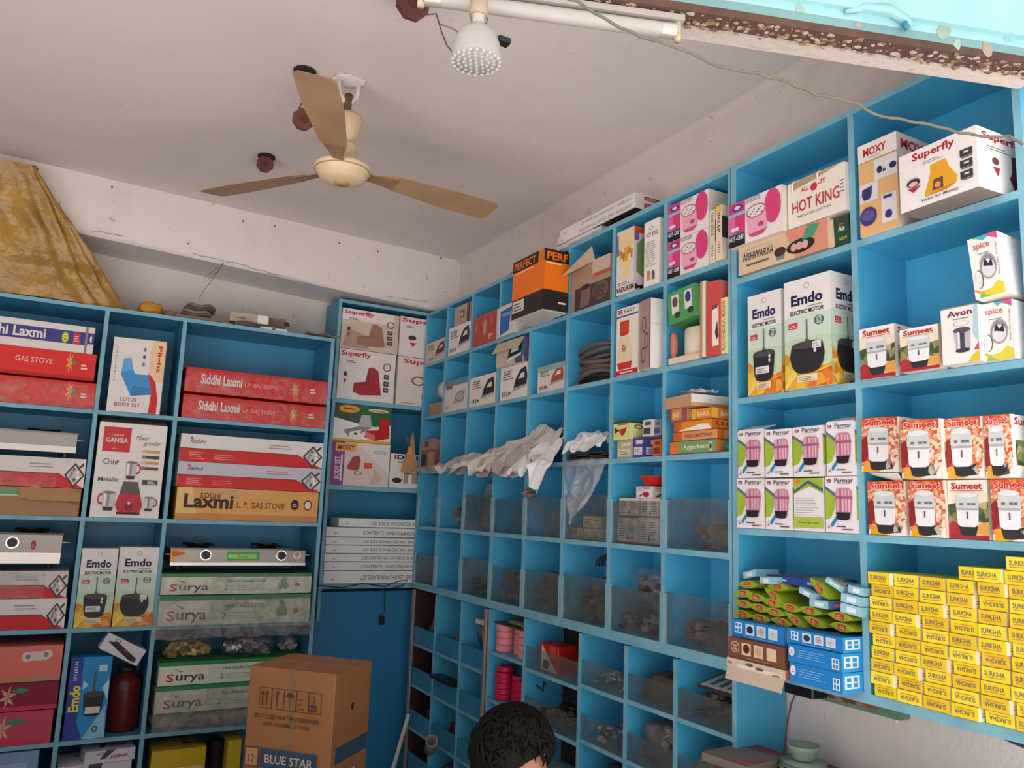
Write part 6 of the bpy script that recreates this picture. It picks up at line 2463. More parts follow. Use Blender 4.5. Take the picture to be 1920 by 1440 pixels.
fanpart(mb, 'loose_wire')

# ceiling junction boxes
TERRA = M('#6E423C', .7, var=.25, scale=20)
HOLE = M('#2E2622', .8, var=.3)
def octa(mb, cc, r_, d_, ax, m):
    ax = Vector(ax).normalized()
    a = ax.orthogonal().normalized()
    b = ax.cross(a)
    vs = [Vector(cc) + (a * cos(pi / 8 + i * pi / 4) + b * sin(pi / 8 + i * pi / 4)) * r_ + ax * s for s in (-d_ / 2, d_ / 2) for i in range(8)]
    mb.add(vs, [tuple(reversed(range(8))), tuple(range(8, 16))] + [(i, (i + 1) % 8, 8 + (i + 1) % 8, 8 + i) for i in range(8)], m)
tocam = lambda p: (CAM - p).normalized()
def jbox(label, px, py, r_, hang, wires):
    P = onz(px, py, ZC)
    root = empty('junction_box', P, 0, label, 'junction box')
    mb = MB()
    mb.lathe([(0, -.001), (r_, -.002), (r_ * 1.05, -.008), (r_ * .75, -.012), (0, -.006)], HOLE, (0, 0, 0), 10)
    mb.build('ceiling_plate', root)
    if hang is not None:
        Q = ony(hang[0], hang[1], P.y) - P
        mb = MB()
        n_ = (CAM - P).normalized()
        n_ = Vector((n_.x * .8 + .2, n_.y, n_.z * .3))
        octa(mb, Q, r_ * 1.0, .02, n_, TERRA)
        octa(mb, Q + n_.normalized() * .011, r_ * .35, .006, n_, M('#5E302C', .7))
        mb.build('cover', root)
        for s in wires:
            mb = MB()
            mb.tube([(s * .4, 0, -.004), (s * .9 + .006, 0, Q.z * .3), (-s * .4, 0, Q.z * .55), (Q.x + s, 0, Q.z * .8), (Q.x + s * .6, Q.y, Q.z + r_ * .7)], .0025, M('#5E544C', .6), n=6)
            mb.build('wire', root)
    return root, P
jbox('black ceiling outlet with dark red cover dangling on twisted wires beside the fan', 572, 132, .038, (569, 224), (-.018, .018))
jbox('black ceiling outlet with dark red octagonal cover further from fan, near back wall', 500, 292, .036, (497, 308), ())
rj, Pj = jbox('large dark red octagonal ceiling box cut off at the top edge', 770, -22, .05, (774, 6), ())

# ------------------------------------------------------------------ tube light along the lintel
nin = fn.normalized()
def oninner(px, py, depth):
    d = ray(px, py)
    t = (iA + nin * depth - CAM).dot(nin) / d.dot(nin)
    return CAM + d * t
A_, B_ = onz(790, -6, ZL - .037), onz(1270, 60, ZL - .037)
td = (B_ - A_).normalized()
root = empty('tube_light', (A_ + B_) / 2, 0, 'white fluorescent tube light mounted behind the lintel at top', 'light')
mb = MB()
mb.cyl(A_ + td * .03, B_ - td * .02, .0145, M('#A8A39C', .3, var=.03), n=20)
rel(mb, root, 'tube')
for q, s in ((A_, 1), (B_, -1)):
    mb = MB()
    mb.cyl(q + td * s * .005, q + td * s * .034, .0152, M('#C9C0B4', .3, .5))
    rel(mb, root, 'end_cap')
off3 = nin * -.038 + Vector((0, 0, .018))
for q in (A_, B_):
    mb = MB()
    mb.tube([q + Vector((0, 0, -.02)), q, q + Vector((0, 0, .014)), q + Vector((0, 0, .026))], .007, M('#B5A48C', .5), n=8)
    rel(mb, root, 'socket')
mb = MB()
e0, e1 = A_ - td * .01, B_ + td * .01
up = Vector((0, 0, .018))
k0 = [e0 + nin * -.013, e0 + nin * .013, e1 + nin * .013, e1 + nin * -.013]
mb.add([p + Vector((0, 0, .017)) for p in k0] + [p + Vector((0, 0, .029)) for p in k0], [(0, 1, 2, 3), (7, 6, 5, 4), (0, 4, 5, 1), (1, 5, 6, 2), (2, 6, 7, 3), (3, 7, 4, 0)], M('#A09A92', .5))
rel(mb, root, 'batten')

# ------------------------------------------------------------------ hanging lamp
tt_ = ray(893, 8)
tl = ((ZL - .037 - CAM.z) / tt_.z) - .075
cL = CAM + ray(893, 112) * tl
axis = Vector((-.03, 0, 1)).normalized()
def lampz(px, py):
    return (CAM + ray(px, py) * tl).z - cL.z
root = empty('hanging_lamp', cL, 0, 'silver-white dome lamp with clustered light beads hanging near the tube light', 'lamp')
LW = M('#A39D96', .35, var=.12)
R_ = .0475 * tl / 1.56
mb = MB()
mb.lathe([(R_ * .98, -.004), (R_ * 1.02, .003), (R_ * .98, .024), (R_ * .82, .044), (R_ * .52, .057), (R_ * .3, .061), (R_ * .3, .058)], LW, n=36)
mb.build('dome', root)
mb = MB()
mb.lathe([(R_ * .96, -.002), (R_ * .5, .0), (0, .001)], M('#55514A', .3, .5), n=30)
mb.build('reflector', root)
mb = MB()
bead = FILM('#C9C7C0', .6, .05, 'bead_lens', 0, 5)
for rr_, nn in ((.0, 1), (.011, 6), (.021, 12), (.031, 18), (.04, 22)):
    for i in range(nn):
        a = 2 * pi * i / nn
        mb.lathe([(.0034, -.002), (.003, -.006), (.0, -.008)], bead, (rr_ * cos(a), rr_ * sin(a), 0), 8)
tag(mb.build('light_beads', root), kind='stuff')
mb = MB()
mb.lathe([(R_ * 1.0, -.003), (R_ * .96, -.012), (R_ * .6, -.02), (0, -.023)], FILM('#B9B6B0', .1, .05, 'clear_cover', 0, 5), n=30)
mb.build('clear_cover', root)
mb = MB()
mb.lathe([(.0125, .057), (.0125, .076), (.0145, .078), (.0145, .082), (.0, .082)], M('#A39C90', .4, .5))
mb.build('cap', root)
mb = MB()
mb.lathe([(.0, .081), (.016, .081), (.0168, .098), (.0155, .1), (.016, .12), (.012, .14), (.0, .146)], M('#A08F7C', .5))
mb.cyl((0, 0, .14), (0, 0, ZL - .012 - cL.z), .004, M('#6A5E54', .6))
mb.build('holder', root)
mb = MB()
s = _r2
mb.box(-.004, -.008, -.005, .018, .008, .005, BLACK, Matrix.Translation(s * (R_ * .86) + Vector((0, -.005, .034))))
mb.build('switch', root)
mb = MB()
q = [CAM + ray(x, y) * (tl + (1 - i / 6) * .5) - cL for i, (x, y) in enumerate(((792, 28), (818, 26), (828, 60), (838, 85), (850, 100)))]
mb.tube(q, .0016, M('#6A6058'), n=5)
mb.build('wire', root)
mb = MB()
q = [CAM + ray(x, y) * (tl + .03) - cL for x, y in ((824, 45), (845, 52), (862, 62), (878, 50), (890, 46), (912, 44), (915, 34), (908, 30))]
mb.tube(q, .0014, M('#6A6058'), n=5)
mb.build('wire', root)

# ------------------------------------------------------------------ slack cord from the lintel to the shelf end
pxs = [(1040, -12), (1080, 5), (1150, 42), (1200, 68), (1270, 92), (1350, 122), (1420, 138), (1480, 158), (1530, 174), (1560, 182), (1605, 196), (1640, 212), (1700, 226), (1760, 240), (1800, 246), (1860, 258), (1893, 258), (1918, 268)]
d0 = (onz(1080, 10, ZL - .037) - CAM).length - .07
d1 = (onx(1918, 268, -.16) - CAM).length
pts = []
for i, q in enumerate(pxs):
    t = i / (len(pxs) - 1)
    v = ray(*q).normalized()
    pts.append(CAM + v * (d0 + (d1 - d0) * t + .12 * sin(pi * t) * t) + Vector((0, 0, .004 * sin(i * 2.1))))
mb = MB()
fine = []
for i in range(len(pts) - 1):
    for k in range(4):
        fine.append(pts[i].lerp(pts[i + 1], k / 4) + Vector((0, 0, .0015 * sin((i * 4 + k) * 1.9))))
mb.tube(fine + [pts[-1]], .0032, M('#6E6A58', .7, var=.25, scale=40), n=6)
tag(mb.build('slack_cord', None), 'slack twisted cord running from the tube light across to shelf end', 'cord')

# ------------------------------------------------------------------ things on top of the left unit
zt = LT + .0015
ap = ony(62, 316, -.12)
rt = ony(243, 577, .03)
BAG = M('#AE8640', .28, var=.4, scale=11, spec=.45, bump=1.0)
mb = MB()
xl, xa = -2.62, ap.x
def tent(u, v):
    # u around the foot outline, v from foot to ridge
    a = 2 * pi * u
    cx, cy = (xl + rt.x) / 2, .13
    rx, ry = (rt.x - xl) / 2, .125
    bx, by = cx + rx * math.copysign(abs(cos(a)) ** .75, cos(a)), cy + ry * math.copysign(abs(sin(a)) ** .6, sin(a))
    tx = min(xa, max(xl + .1, xl + .1 + (bx - xl) / (rt.x - xl) * (xa - xl)))
    ty = -.12
    s = v ** .92
    belly = sin(pi * v) * .03
    fold = .04 * (1 - v * .75) * noise.noise(Vector((cos(a) * 5, sin(a) * 5, v * 1.3 + .4))) + .075 * v * (1 - v) * sin(u * 110 + 4 * noise.noise(Vector((u * 9.3, v * 2.1, 1.4)))) + .012 * noise.noise(Vector((u * 40, v * 7, 2.6)))
    x = bx + (tx - bx) * s + fold * cos(a)
    y = by + (ty - by) * s + (fold - belly * .5) * sin(a)
    sag = .02 * noise.noise(Vector((u * 6, v * 3, 5)))
    y = y - .02 if v > .5 else max(y, .006 - .3 * v) - .02 * (v > .3)
    z = zt + .004 + (ap.z - zt) * v * (1 - .06 * max(0, xa - tx)) + sag * v * (1 - v)
    if z > zbl(x) - .02:
        y = min(y, beam_y(x) - .014)
    return Vector((x, y, z))
mb.grid(tent, 120, 26, BAG)
# knotted peak
mb.blob((xa, -.12, ap.z - .008), (.018, .016, .022), BAG, 4, .3, flat=False)
tag(mb.build('yellow_plastic_bag', None), 'big dusty yellow plastic bag peaked to a knot on top of left shelving', 'bag')
P = ony(284, 566, .08)
mb = MB()
mb.blob((0, 0, .032), (.055, .05, .037), M('#C8922A', .4, var=.2), 7, .25)
o = mb.build('yellow_bundle', None, (P.x, .1, zt))
tag(o, 'small ochre yellow bundle right of the big dusty yellow bag', 'bundle')
P = ony(315, 575, .1)
mb = MB()
mb.blob((0, 0, .02), (.045, .04, .024), M('#A87A6E', .7, var=.2), 9, .3)
o = mb.build('cloth_lump', None, (P.x + .015, .12, zt))
tag(o, 'brownish pink cloth lump between yellow bundle and the strap coil', 'cloth')
P = ony(368, 575, .1)
A = MB()
A.chbox(-.11, -.06, 0, .11, .08, .022, M('#8E7A66', .8))
o = A.build('flat_carton', None, (P.x + .01, .1, zt))
tag(o, 'dusty flat brown carton under the strap coil on top of left shelving', 'box')
mb = MB()
for k in range(4):
    r0 = .06 - .004 * (k % 2)
    mb.tube([(r0 * cos(a * pi / 12) * 1.1 + .008 * k, r0 * .8 * sin(a * pi / 12), .012 + .016 * k + .006 * sin(a)) for a in range(25)], .0085, M(['#6E6258', '#8C8074', '#5E544C', '#7E7266'][k], .8, var=.3), n=8)
o = mb.build('strap_coil', None, (P.x, .11, zt + .024))
tag(o, 'coil of dusty grey straps on top of left shelving', 'straps')
P = ony(480, 590, .1)
mb = MB()
mb.chbox(0, 0, 0, .2, .1, .03, M('#A89684', .8))
o = mb.build('flat_carton', None, (P.x - .1, .06, zt), radians(3))
tag(o, 'flat brown carton under the white-ended box on top of left shelving', 'box')
mb = MB()
mb.chbox(0, 0, 0, .19, .055, .045, M('#B9A896', .7), .006)
f = Face(mb, (0, 0, 0), (.19, 0, 0), (0, 0, .045), (0, -1, 0))
f.k = 2
f.rect('#E9E4DE', .7, .02, .97, .98)
f.rect('#5E4E44', .1, .4, .4, .5)
o = mb.build('long_box', None, (P.x - .13, .075, zt + .0325), radians(-7))
tag(o, 'grey long box with bright white end on top of left shelving', 'box')
mb = MB()
mb.chbox(0, 0, 0, .1, .07, .055, M('#7E6A5A', .7), .005)
mb.tube([(.09, .01, .02), (.12, .01, .03), (.12, .03, .04), (.09, .03, .045)], .008, M('#5E5046', .6))
o = mb.build('bracket', None, (P.x + .055, .13, zt + .0325), radians(-4))
tag(o, 'brown lumpy bracket piece right of the white-ended box', 'bracket')
mb = MB()
mb.blob((0, 0, .012), (.07, .022, .015), M('#5E5560', .5, var=.3), 5, .3)
o = mb.build('dark_pouch', None, (P.x - .035, .028, zt), radians(18))
tag(o, 'dark grey pouch at the top front edge of left shelving', 'pouch')
for i, (px, py, lab) in enumerate(((500, 600, 'small white plastic piece lying nearest the white-ended box'), (528, 612, 'small white plastic piece further right along the top edge'))):
    P = ony(px, py, .03)
    mb = MB()
    mb.chbox(-.03, -.012, 0, .03, .012, .012, M('#E2DCD2', .5), .003)
    o = mb.build('plastic_piece', None, (P.x, .025, zt), radians(-12))
    tag(o, lab, 'plastic piece')
P = ony(608, 640, .03)
mb = MB()
mb.grid(lambda u, v: Vector(((u - .5) * .17, (v - .5) * .1 - .03, .006 + .012 * noise.noise(Vector((u * 3, v * 3, 4))) - .02 * max(0, .35 - v) * u)), 10, 6, M('#8E7868', .8), False)
o = mb.build('torn_cardboard', None, (P.x - .02, .05, zt + .004))
sd = o.modifiers.new('thickness', 'SOLIDIFY')
sd.thickness = .003
tag(o, 'torn brown cardboard at the right end of left shelving top', 'cardboard')
# wire loop on the beam
mb = MB()
qs = [(418, 494), (410, 508), (392, 522), (382, 530), (384, 520), (404, 505), (418, 496), (395, 528), (382, 545), (372, 562)]
mb.tube([ony(x, y, .055) for x, y in qs], .0016, M('#8C8884', .4, .5), n=5)
mb.cyl(ony(418, 494, .04), ony(418, 494, .14), .003, M('#4A4442'))
tag(mb.build('wire_loop', None), 'thin wire loop hanging from a nail in the beam', 'wire')
for i, (px, py) in enumerate(((210, 351), (353, 457), (456, 415), (515, 424), (636, 456), (708, 472), (826, 484))):
    p = ony(px, py, .1)
    mb = MB()
    y = beam_y(p.x)
    p = ony(px, py, y)
    mb.cyl((p.x, y - .008, p.z), (p.x, y + .01, p.z), .0045, M('#6A625E', .6), n=8)
    tag(mb.build('nail', None), 'small dark nail stub in the white beam, %s from the left' % ordn(i + 1), 'nail', 'nails in the white beam')

# ------------------------------------------------------------------ papers spilling from the middle row
PAPERS = [M('#DAD6D4', .7, var=.12), M('#C9C2BC', .7, var=.14), M('#E6E4E4', .7, var=.08), M('#B9AEA4', .75, var=.16)]
zs = RZ[2]
def spill(label, y, w, L, z, m, seed, droop=.12, rz=0, lift=.03, out=.16, group='crumpled papers spilling from the middle pigeonholes', peak=0, name='crumpled_paper', film=False):
    mb = MB()
    def fn(u, v):
        # v: 0 in the cell, 1 hanging out in front
        yy = y + (u - .5) * w
        x = .12 - v * (.12 + out)
        n1 = 2.6 * (.3 - abs(noise.noise(Vector((u * 2.6 + v * 1.1 + seed * .7, v * 2.4 - u * .8, seed * 1.37 + .3)))))
        n2 = 1.4 * noise.noise(Vector((u * 8 + seed * .3, v * 6, seed * 1.13 + 3.4)))
        e = 1 + .7 * noise.noise(Vector((u * 5, .3, seed * .77 + 7)))
        zz = z + lift * (1 - abs(2 * v - .8)) + .028 * n1 + .014 * abs(n2) + peak * max(0, 1 - abs(u - .5) * 3) * (1 - v)
        if v > .55:
            zz -= droop * ((v - .55) / .45) ** 1.4 * e
        zz = max(zz, z + .002) if x > -.005 else zz
        if x > -.014:
            zz = max(zz, z + .002)
            c0 = max(k for k in range(8) if RY[k] > y)
            yy = min(max(yy, RY[c0 + 1] + .011), RY[c0] - .011)
        return Vector((x - .012 * n2 * v, yy + (.015 * n2 if x <= -.014 else 0), zz))
    mb.grid(fn, 22, 16, m, False)
    o = mb.build(name, None)
    sd = o.modifiers.new('thickness', 'SOLIDIFY')
    sd.thickness = .0012
    return tag(o, label, 'paper' if not film else 'plastic bag', group)
GL = 'crumpled white wrapping paper in the heap spilling from middle pigeonholes'
spill('long creamy paper sheet lowest and furthest toward the corner in the paper heap', -.36, .5, .3, zs, PAPERS[3], 1, .03, lift=.012, out=.1)
spill(GL, -.52, .34, .3, zs + .012, PAPERS[1], 2, .03, lift=.03, out=.13)
spill(GL, -.72, .36, .3, zs + .02, PAPERS[0], 3, .05, lift=.035, out=.15)
spill(GL, -.90, .34, .3, zs + .03, PAPERS[3], 4, .085, lift=.04, out=.13)
spill(GL, -1.02, .36, .3, zs + .04, PAPERS[1], 5, .07, lift=.05, out=.12)
spill('large grey-white paper rising highest in the paper heap', -1.1, .4, .3, zs + .06, PAPERS[1], 6, .09, lift=.06, out=.1, peak=.05)
spill('bright white crumpled paper at the right end of the paper heap', -1.24, .24, .3, zs + .04, PAPERS[2], 7, .11, lift=.045, out=.13)
spill('white crumpled paper in the cell above the hanging clear bag', -1.49, .24, .3, zs + .06, PAPERS[2], 8, .02, lift=.04, out=.03)
mb = MB()
for k in range(3):
    mb.grid(lambda u, v: Vector((.14 - .15 * u, -1.37 - .24 * v, zs + .012 + .008 * k + .006 * noise.noise(Vector((u * 3, v * 3, k))))), 6, 8, M('#3A3230', .6), False)
o = mb.build('dark_sheet_stack', None)
sd = o.modifiers.new('thickness', 'SOLIDIFY')
sd.thickness = .004
tag(o, 'dark folded sheets between white paper and the hanging clear bag', 'sheets')
mb = MB()
def bagfn(u, v):
    wd = (1 - v) ** .55 * .95 + .1
    y = -1.49 + (u - .5) * .29 * wd - .02 * v
    n1 = noise.noise(Vector((u * 5, v * 3, 8)))
    x = -.006 - .05 * v - .025 * abs(n1) - .02 * sin(pi * u)
    return Vector((x, y, zs + .003 - .245 * v * (1 - .22 * abs(2 * u - .9)) + .01 * n1 * v))
mb.grid(bagfn, 22, 18, FILM('#CFCBC8', .36, .2, 'hanging_film', .8, 12))
mb.grid(lambda u, v: Vector((.13 * (1 - v) - .006 * v, -1.49 + (u - .5) * .28, zs + .0025 + .004 * abs(noise.noise(Vector((u * 4, v * 4, 2)))))), 8, 6, FILM('#CFCBC8', .36, .2, 'hanging_film', .8, 12))
tag(mb.build('hanging_plastic_bag', None), 'clear plastic bag hanging down from shelf edge right of the papers', 'bag')

# ------------------------------------------------------------------ loose goods in the pigeonholes
def heap(name, label, y0, y1, z, hgt, cols, n=40, seed=1, q=.016, x0=.02, x1=.152, cat='parts'):
    r = random.Random(seed)
    mb = MB()
    for i in range(n):
        s_ = q * r.uniform(.6, 1.3)
        c_ = Vector((r.uniform(x0 + s_, x1), r.uniform(y0 + s_ * 1.3, y1 - s_ * 1.3), 0))
        e = 1 - abs((c_.y - (y0 + y1) / 2) / ((y1 - y0) / 2)) ** 2 * .5
        c_.z = z + s_ + r.uniform(0, max(0.001, hgt * e - s_))
        T = Matrix.Translation(c_) @ Matrix.Rotation(r.uniform(0, 6), 4, 'Z') @ Matrix.Rotation(r.uniform(-.5, .5), 4, 'X')
        m = M(r.choice(cols), .5, var=.15)
        k = i % 3
        if k == 0:
            mb.box(-s_, -s_ * .7, -s_ * .5, s_, s_ * .7, s_ * .5, m, T)
        elif k == 1:
            mb.lathe([(0, -s_ * .45), (s_ * .8, -s_ * .45), (s_ * .8, s_ * .45), (0, s_ * .45)], m, T.translation, 10, T.to_3x3())
        else:
            mb.lathe([(s_ * .4, -s_ * .25), (s_, -s_ * .25), (s_, s_ * .25), (s_ * .4, s_ * .25), (s_ * .4, -s_ * .25)], m, T.translation, 12, T.to_3x3())
    o = mb.build(name, None)
    return tag(o, label, cat, None, 'stuff')
DK = ['#3A3432', '#4A423E', '#5E544C', '#2A2626', '#6E6258']
cy = lambda c_: (RY[c_] + RY[c_ + 1]) / 2
def pbag(label, c_, z, s, inner, seed, film=None, dy=0, bits=.014, n=26):
    root = empty('clear_bag', (.108, cy(c_) + dy, z + .0015), -pi / 2, label, 'bag')
    r = random.Random(seed)
    mb = MB()
    for i in range(n):
        c2 = Vector((r.uniform(-.7, .7) * s[0], r.uniform(-.65, .65) * s[1], r.uniform(.15, 1.3) * s[2]))
        T = Matrix.Translation(c2) @ Matrix.Rotation(r.uniform(0, 6), 4, 'Z') @ Matrix.Rotation(r.uniform(0, 6), 4, 'X')
        q = bits * r.uniform(.6, 1.3)
        mb.box(-q, -q * .6, -q * .4, q, q * .6, q * .4, M(r.choice(inner), .5), T)
    tag(mb.build('contents', root), kind='stuff')
    mb = MB()
    mb.blob((0, 0, s[2] * .85), s, film or FILMC, seed, .2, 2.6, 26, 16, True, .85, .15)
    mb.build('film', root)
    return root
pbag('clear bag of brown rings in corner cell one row above the glass-fronted corner', 0, r4, (.09, .07, .055), ['#8C5E46', '#A87A5A', '#6E4A3A'], 3, n=30)
pbag('clear bag with dark brown lump left of the knotted pale bag', 1, r4, (.11, .075, .07), ['#4A3630', '#5E443A', '#3A2C28'], 5, n=34)
root = pbag('pale knotted plastic bag standing behind glass in third column', 2, r4, (.09, .07, .075), ['#B9AEB0', '#C9C2C4', '#8C8286'], 7, FILM('#C9C2C6', .5, .25, 'pale_film', .8, 14), n=14)
mb = MB()
mb.blob((0, 0, .185), (.07, .055, .045), FILM('#C9C2C6', .4, .25, 'pale_film2', .8, 14), 17, .3, flat=False)
mb.build('bag_top', root)
r = random.Random(9)
for i, (dy, dz, w) in enumerate(((.085, 0, .03), (.03, 0, .034), (-.03, 0, .03), (.03, .046, .034), (-.08, 0, .03), (-.02, .044, .028))):
    mb = MB()
    mb.chbox(-w, -.02, 0, w, .02, .044, M('#B5A98C', .6), .002)
    f = Face(mb, (-w, -.02, 0), (2 * w, 0, 0), (0, 0, .044), (0, -1, 0))
    f.k = 1
    f.rect('#D2C9B0', .1, .1, .9, .9)
    f.lines('#6A5E4A', .18, .2, .82, .8, 4, .35)
    o = mb.build('small_carton', None, (.05 + .012 * (i % 2), cy(5) + dy * 1.2, r4 + .0015 + dz), -pi / 2 + r.uniform(-.3, .3))
    tag(o, 'tiny beige printed carton behind the glass under the hanging clear bag', 'box', 'tiny cartons behind glass')
pbag('clear bag of reddish brown pieces behind glass in the widest end column', 7, r4, (.11, .066, .062), ['#7A4A3C', '#8C5A48', '#5E3A30'], 11, n=40, dy=-.01)
mb = MB()
mb.blob((0, 0, 0), (.024, .016, .014), M('#8C7A70', .5), 3, .4, flat=False)
mb.blob((0, -.03, -.006), (.022, .012, .009), M('#7A6A60', .5), 5, .4, flat=False)
P = onx(990, 925, -.012)
o = mb.build('wrapped_piece', None, (-.012, P.y, P.z))
tag(o, 'small brown wrapped piece stuck on the pane rail below the papers', 'parcel')
heap('loose_parts', 'jumble of dark loose parts at the bottom left cell of pigeonholes behind glass', RY[1] + .02, RY[0] - .02, r5, .07, DK, 30, 1)
pbag('reddish clear bag at the bottom of unglazed cell in second column', 1, r5, (.07, .05, .035), ['#5E3A40', '#4A2E36'], 15, n=20, dy=-.05)
labs = {2: 'grey flat loose parts behind glass, third column bottom row', 3: 'brown loose parts behind glass, fourth column bottom row', 4: 'greenish brown loose parts behind glass, fifth column bottom row',
        5: 'tangle of dark parts piled above the glass, sixth column bottom row', 6: 'bagged black fittings behind glass, seventh column bottom row', 7: 'low layer of rusty round parts behind glass, last column bottom row'}
hh_ = 1.35
pal = {2: ['#4A484A', '#5E5C5E', '#3A3838'], 3: ['#5A4C44', '#6E5E52', '#8C7A6E'], 4: ['#55523E', '#4A4A36', '#6A6250'], 5: DK, 6: ['#2A2828', '#3A3838', '#1F1D1D', '#8C8A8A'], 7: ['#5A3E34', '#6E4A3C', '#4A342C', '#7A6458']}
hh = {2: .06, 3: .1, 4: .11, 5: .10, 6: .06, 7: .06}
for c_ in range(2, 8):
    heap('loose_parts', labs[c_], RY[c_ + 1] + .03, RY[c_] - .03, r5, hh[c_] * hh_, pal[c_], 90, c_ + 20, .02)
mb = MB()
for k in range(5):
    r0 = .045 + .01 * k
    mb.tube([(.06 + .02 * k, cy(5) - .04 + r0 * cos(a * pi / 8), r5 + .205 + .04 * sin(a * pi / 8) * (1 + .1 * k)) for a in range(13)], .004, M('#3A3634', .5), n=6)
tag(mb.build('cable_tangle', None), 'loops of dark cable sticking up above glass in sixth column', 'cable')
pbag('crumpled clear bag bulging above the glass, seventh column bottom row', 6, r5 + .105, (.08, .055, .06), ['#5E5A5A', '#3A3838', '#8C8888'], 19, n=20, dy=.03)

# --- brown framed cabinet contents
def at(p, q, z):
    return (p + q) / 2
pz = PZ[3]
def lump(name, label, y, z, s, col, seed=1, cat='parts', x=.1, rz=0):
    mb = MB()
    mb.blob((0, 0, s[2] * .85), s, M(col, .5, var=.2) if isinstance(col, str) else col, seed, .3, 2.4)
    o = mb.build(name, None, (x, y, z + .0015), rz)
    return tag(o, label, cat)
ym = [(PY[i] + PY[i + 1]) / 2 for i in range(3)]
lump('plastic_pouch', 'grey plastic pouch in the top left cell of the brown framed cabinet', ym[0], pz, (.06, .05, .075), FILM('#8E8680', .6, .3, 'grey_pouch', .8), 3, 'pouch')
lump('metal_fitting', 'brassy metal fitting sticking out of the top middle cell in brown framed cabinet', ym[1] - .03, pz, (.055, .05, .062), '#6A5E50', 5, 'fitting')
mb = MB()
mb.lathe([(0, 0), (.05, .0), (.058, .05), (.056, .05), (.048, .004), (0, .004)], M('#2F4FA8', .4))
o = mb.build('blue_tub', None, (.08, ym[2] + .01, pz + .0015))
tag(o, 'blue plastic tub in the top right cell of the brown framed cabinet', 'tub')
mb = MB()
T = Matrix.Rotation(radians(70), 4, 'Y')
mb.lathe([(0, -.012), (.06, -.012), (.062, 0), (.06, .012), (0, .012)], M('#6E686C', .4), T=T)
o = mb.build('grey_disc', None, (.075, ym[2] + .01, pz + .118))
tag(o, 'grey round lid leaning above the blue tub', 'lid')
mb = MB()
mb.chbox(-.05, -.03, 0, .05, .03, .02, M('#D5CFC6', .5))
o = mb.build('white_block', None, (.07, ym[2] + .01, pz + .186), radians(90))
tag(o, 'white flat block on top of the grey round lid', 'block')
lump('white_fittings', 'white lumpy fittings in the second row left cell, brown framed cabinet', ym[0] - .03, PZ[2], (.055, .045, .06), '#B9AEA6', 7)
lump('tan_fitting', 'tan round fitting in the second row middle cell, brown framed cabinet', ym[1] - .04, PZ[2], (.05, .045, .075), '#A87A5A', 9)
mb = MB()
mb.box(-.02, ym[1] - .12, PZ[2] + .087, .05, ym[1] + .14, PZ[2] + .1, BLACK)
tag(mb.build('black_bar', None), 'flat black bar lying across the second row of brown framed cabinet', 'bar')
lump('wire_bundle', 'reddish brown wire bundle in the third row left cell', ym[0] - .02, PZ[1], (.06, .05, .07), '#5E3A34', 11, 'wire')
lump('dark_part', 'dark part in the third row middle cell of the brown framed cabinet', ym[1], PZ[1], (.06, .05, .06), '#3A322E', 13)
P = onx(815, 1402, -.04)
mb = MB()
T = Matrix.Rotation(radians(62), 4, 'X') @ Matrix.Rotation(radians(-20), 4, 'Y')
mb.lathe([(.022, -.1), (.028, -.1), (.028, .1), (.022, .1), (.022, -.1)], FILM('#B59E9A', .6, .3, 'rolled_sheet', .5), T=T)
o = mb.build('rolled_sheet', None, (P.x - .03, P.y - .02, P.z + .02))
tag(o, 'translucent pinkish rolled sheet poking out low beside the blue panel', 'roll')
lump('red_pouch', 'dull red pouch beneath the translucent rolled sheet', ym[1] + .05, PZ[0], (.055, .055, .06), FILM('#6E4A4A', .7, .3, 'red_pouch', .6), 15, 'pouch', .1)

# --- pink discs and crimson bangles
def reel_mesh(c1, r_, h_):
    mb = MB()
    mb.lathe([(r_ * .45, 0), (r_, 0), (r_ * 1.0, h_ * .35), (r_ * .97, h_ * .5), (r_, h_ * .65), (r_, h_), (r_ * .45, h_), (r_ * .45, 0)], M(c1, .35, var=.1), n=24)
    return mb.mesh('reel')
q1 = (QY[0] + QY[1]) / 2
pm = reel_mesh('#E08A94', .043, .0285)
rows = ['lowest', 'second from bottom', 'third from bottom', 'fourth from bottom', 'topmost']
cols3 = ['left', 'middle', 'right']
for c_ in range(3):
    for k in range(4 if c_ else 4):
        o = bpy.data.objects.new('pink_reel', pm)
        COL.objects.link(o)
        o.location = (.055 + .035 * (c_ == 1), QY[0] - .008 - .05 - c_ * .098, QZ[0][3] + .001 + k * .0292)
        o.rotation_euler = (0, 0, k)
        tag(o, 'pink reel, %s in the %s stack on the lit shelf of pink reels' % (rows[k], cols3[c_]), 'reel', 'pink reels')
cm = reel_mesh('#C81E50', .04, .022)
for c_ in range(3):
    for k in range(5):
        o = bpy.data.objects.new('crimson_ring', cm)
        COL.objects.link(o)
        o.location = (.055 + .03 * (c_ == 1), QY[0] - .008 - .05 - c_ * .097, QZ[0][2] + .001 + k * .0226 + (.0226 if 0 else 0))
        tag(o, 'crimson shiny ring, %s in the %s stack under the pink reels' % (rows[k], cols3[c_]), 'ring', 'crimson rings')
o = bpy.data.objects.new('crimson_ring', cm)
COL.objects.link(o)
o.location = (.06, QY[0] - .008 - .052, QZ[0][2] + .001 + 5 * .0226 + .004)
tag(o, 'crimson shiny ring set apart on top of the left stack under pink reels', 'ring', 'crimson rings')
mb = MB()
mb.box(.02, QY[1] + .012, QZ[0][3] + .1185, .16, QY[0] - .012, QZ[0][3] + .1245, M('#3A3634', .4))
mb.blob((.08, q1, QZ[0][3] + .135), (.05, .09, .012), FILM('#8E8A84', .6, .2, 'grey_film'), 4, .3)
tag(mb.build('grey_sheet', None), 'grey film-covered sheet lying on the stacks of pink reels', 'sheet')
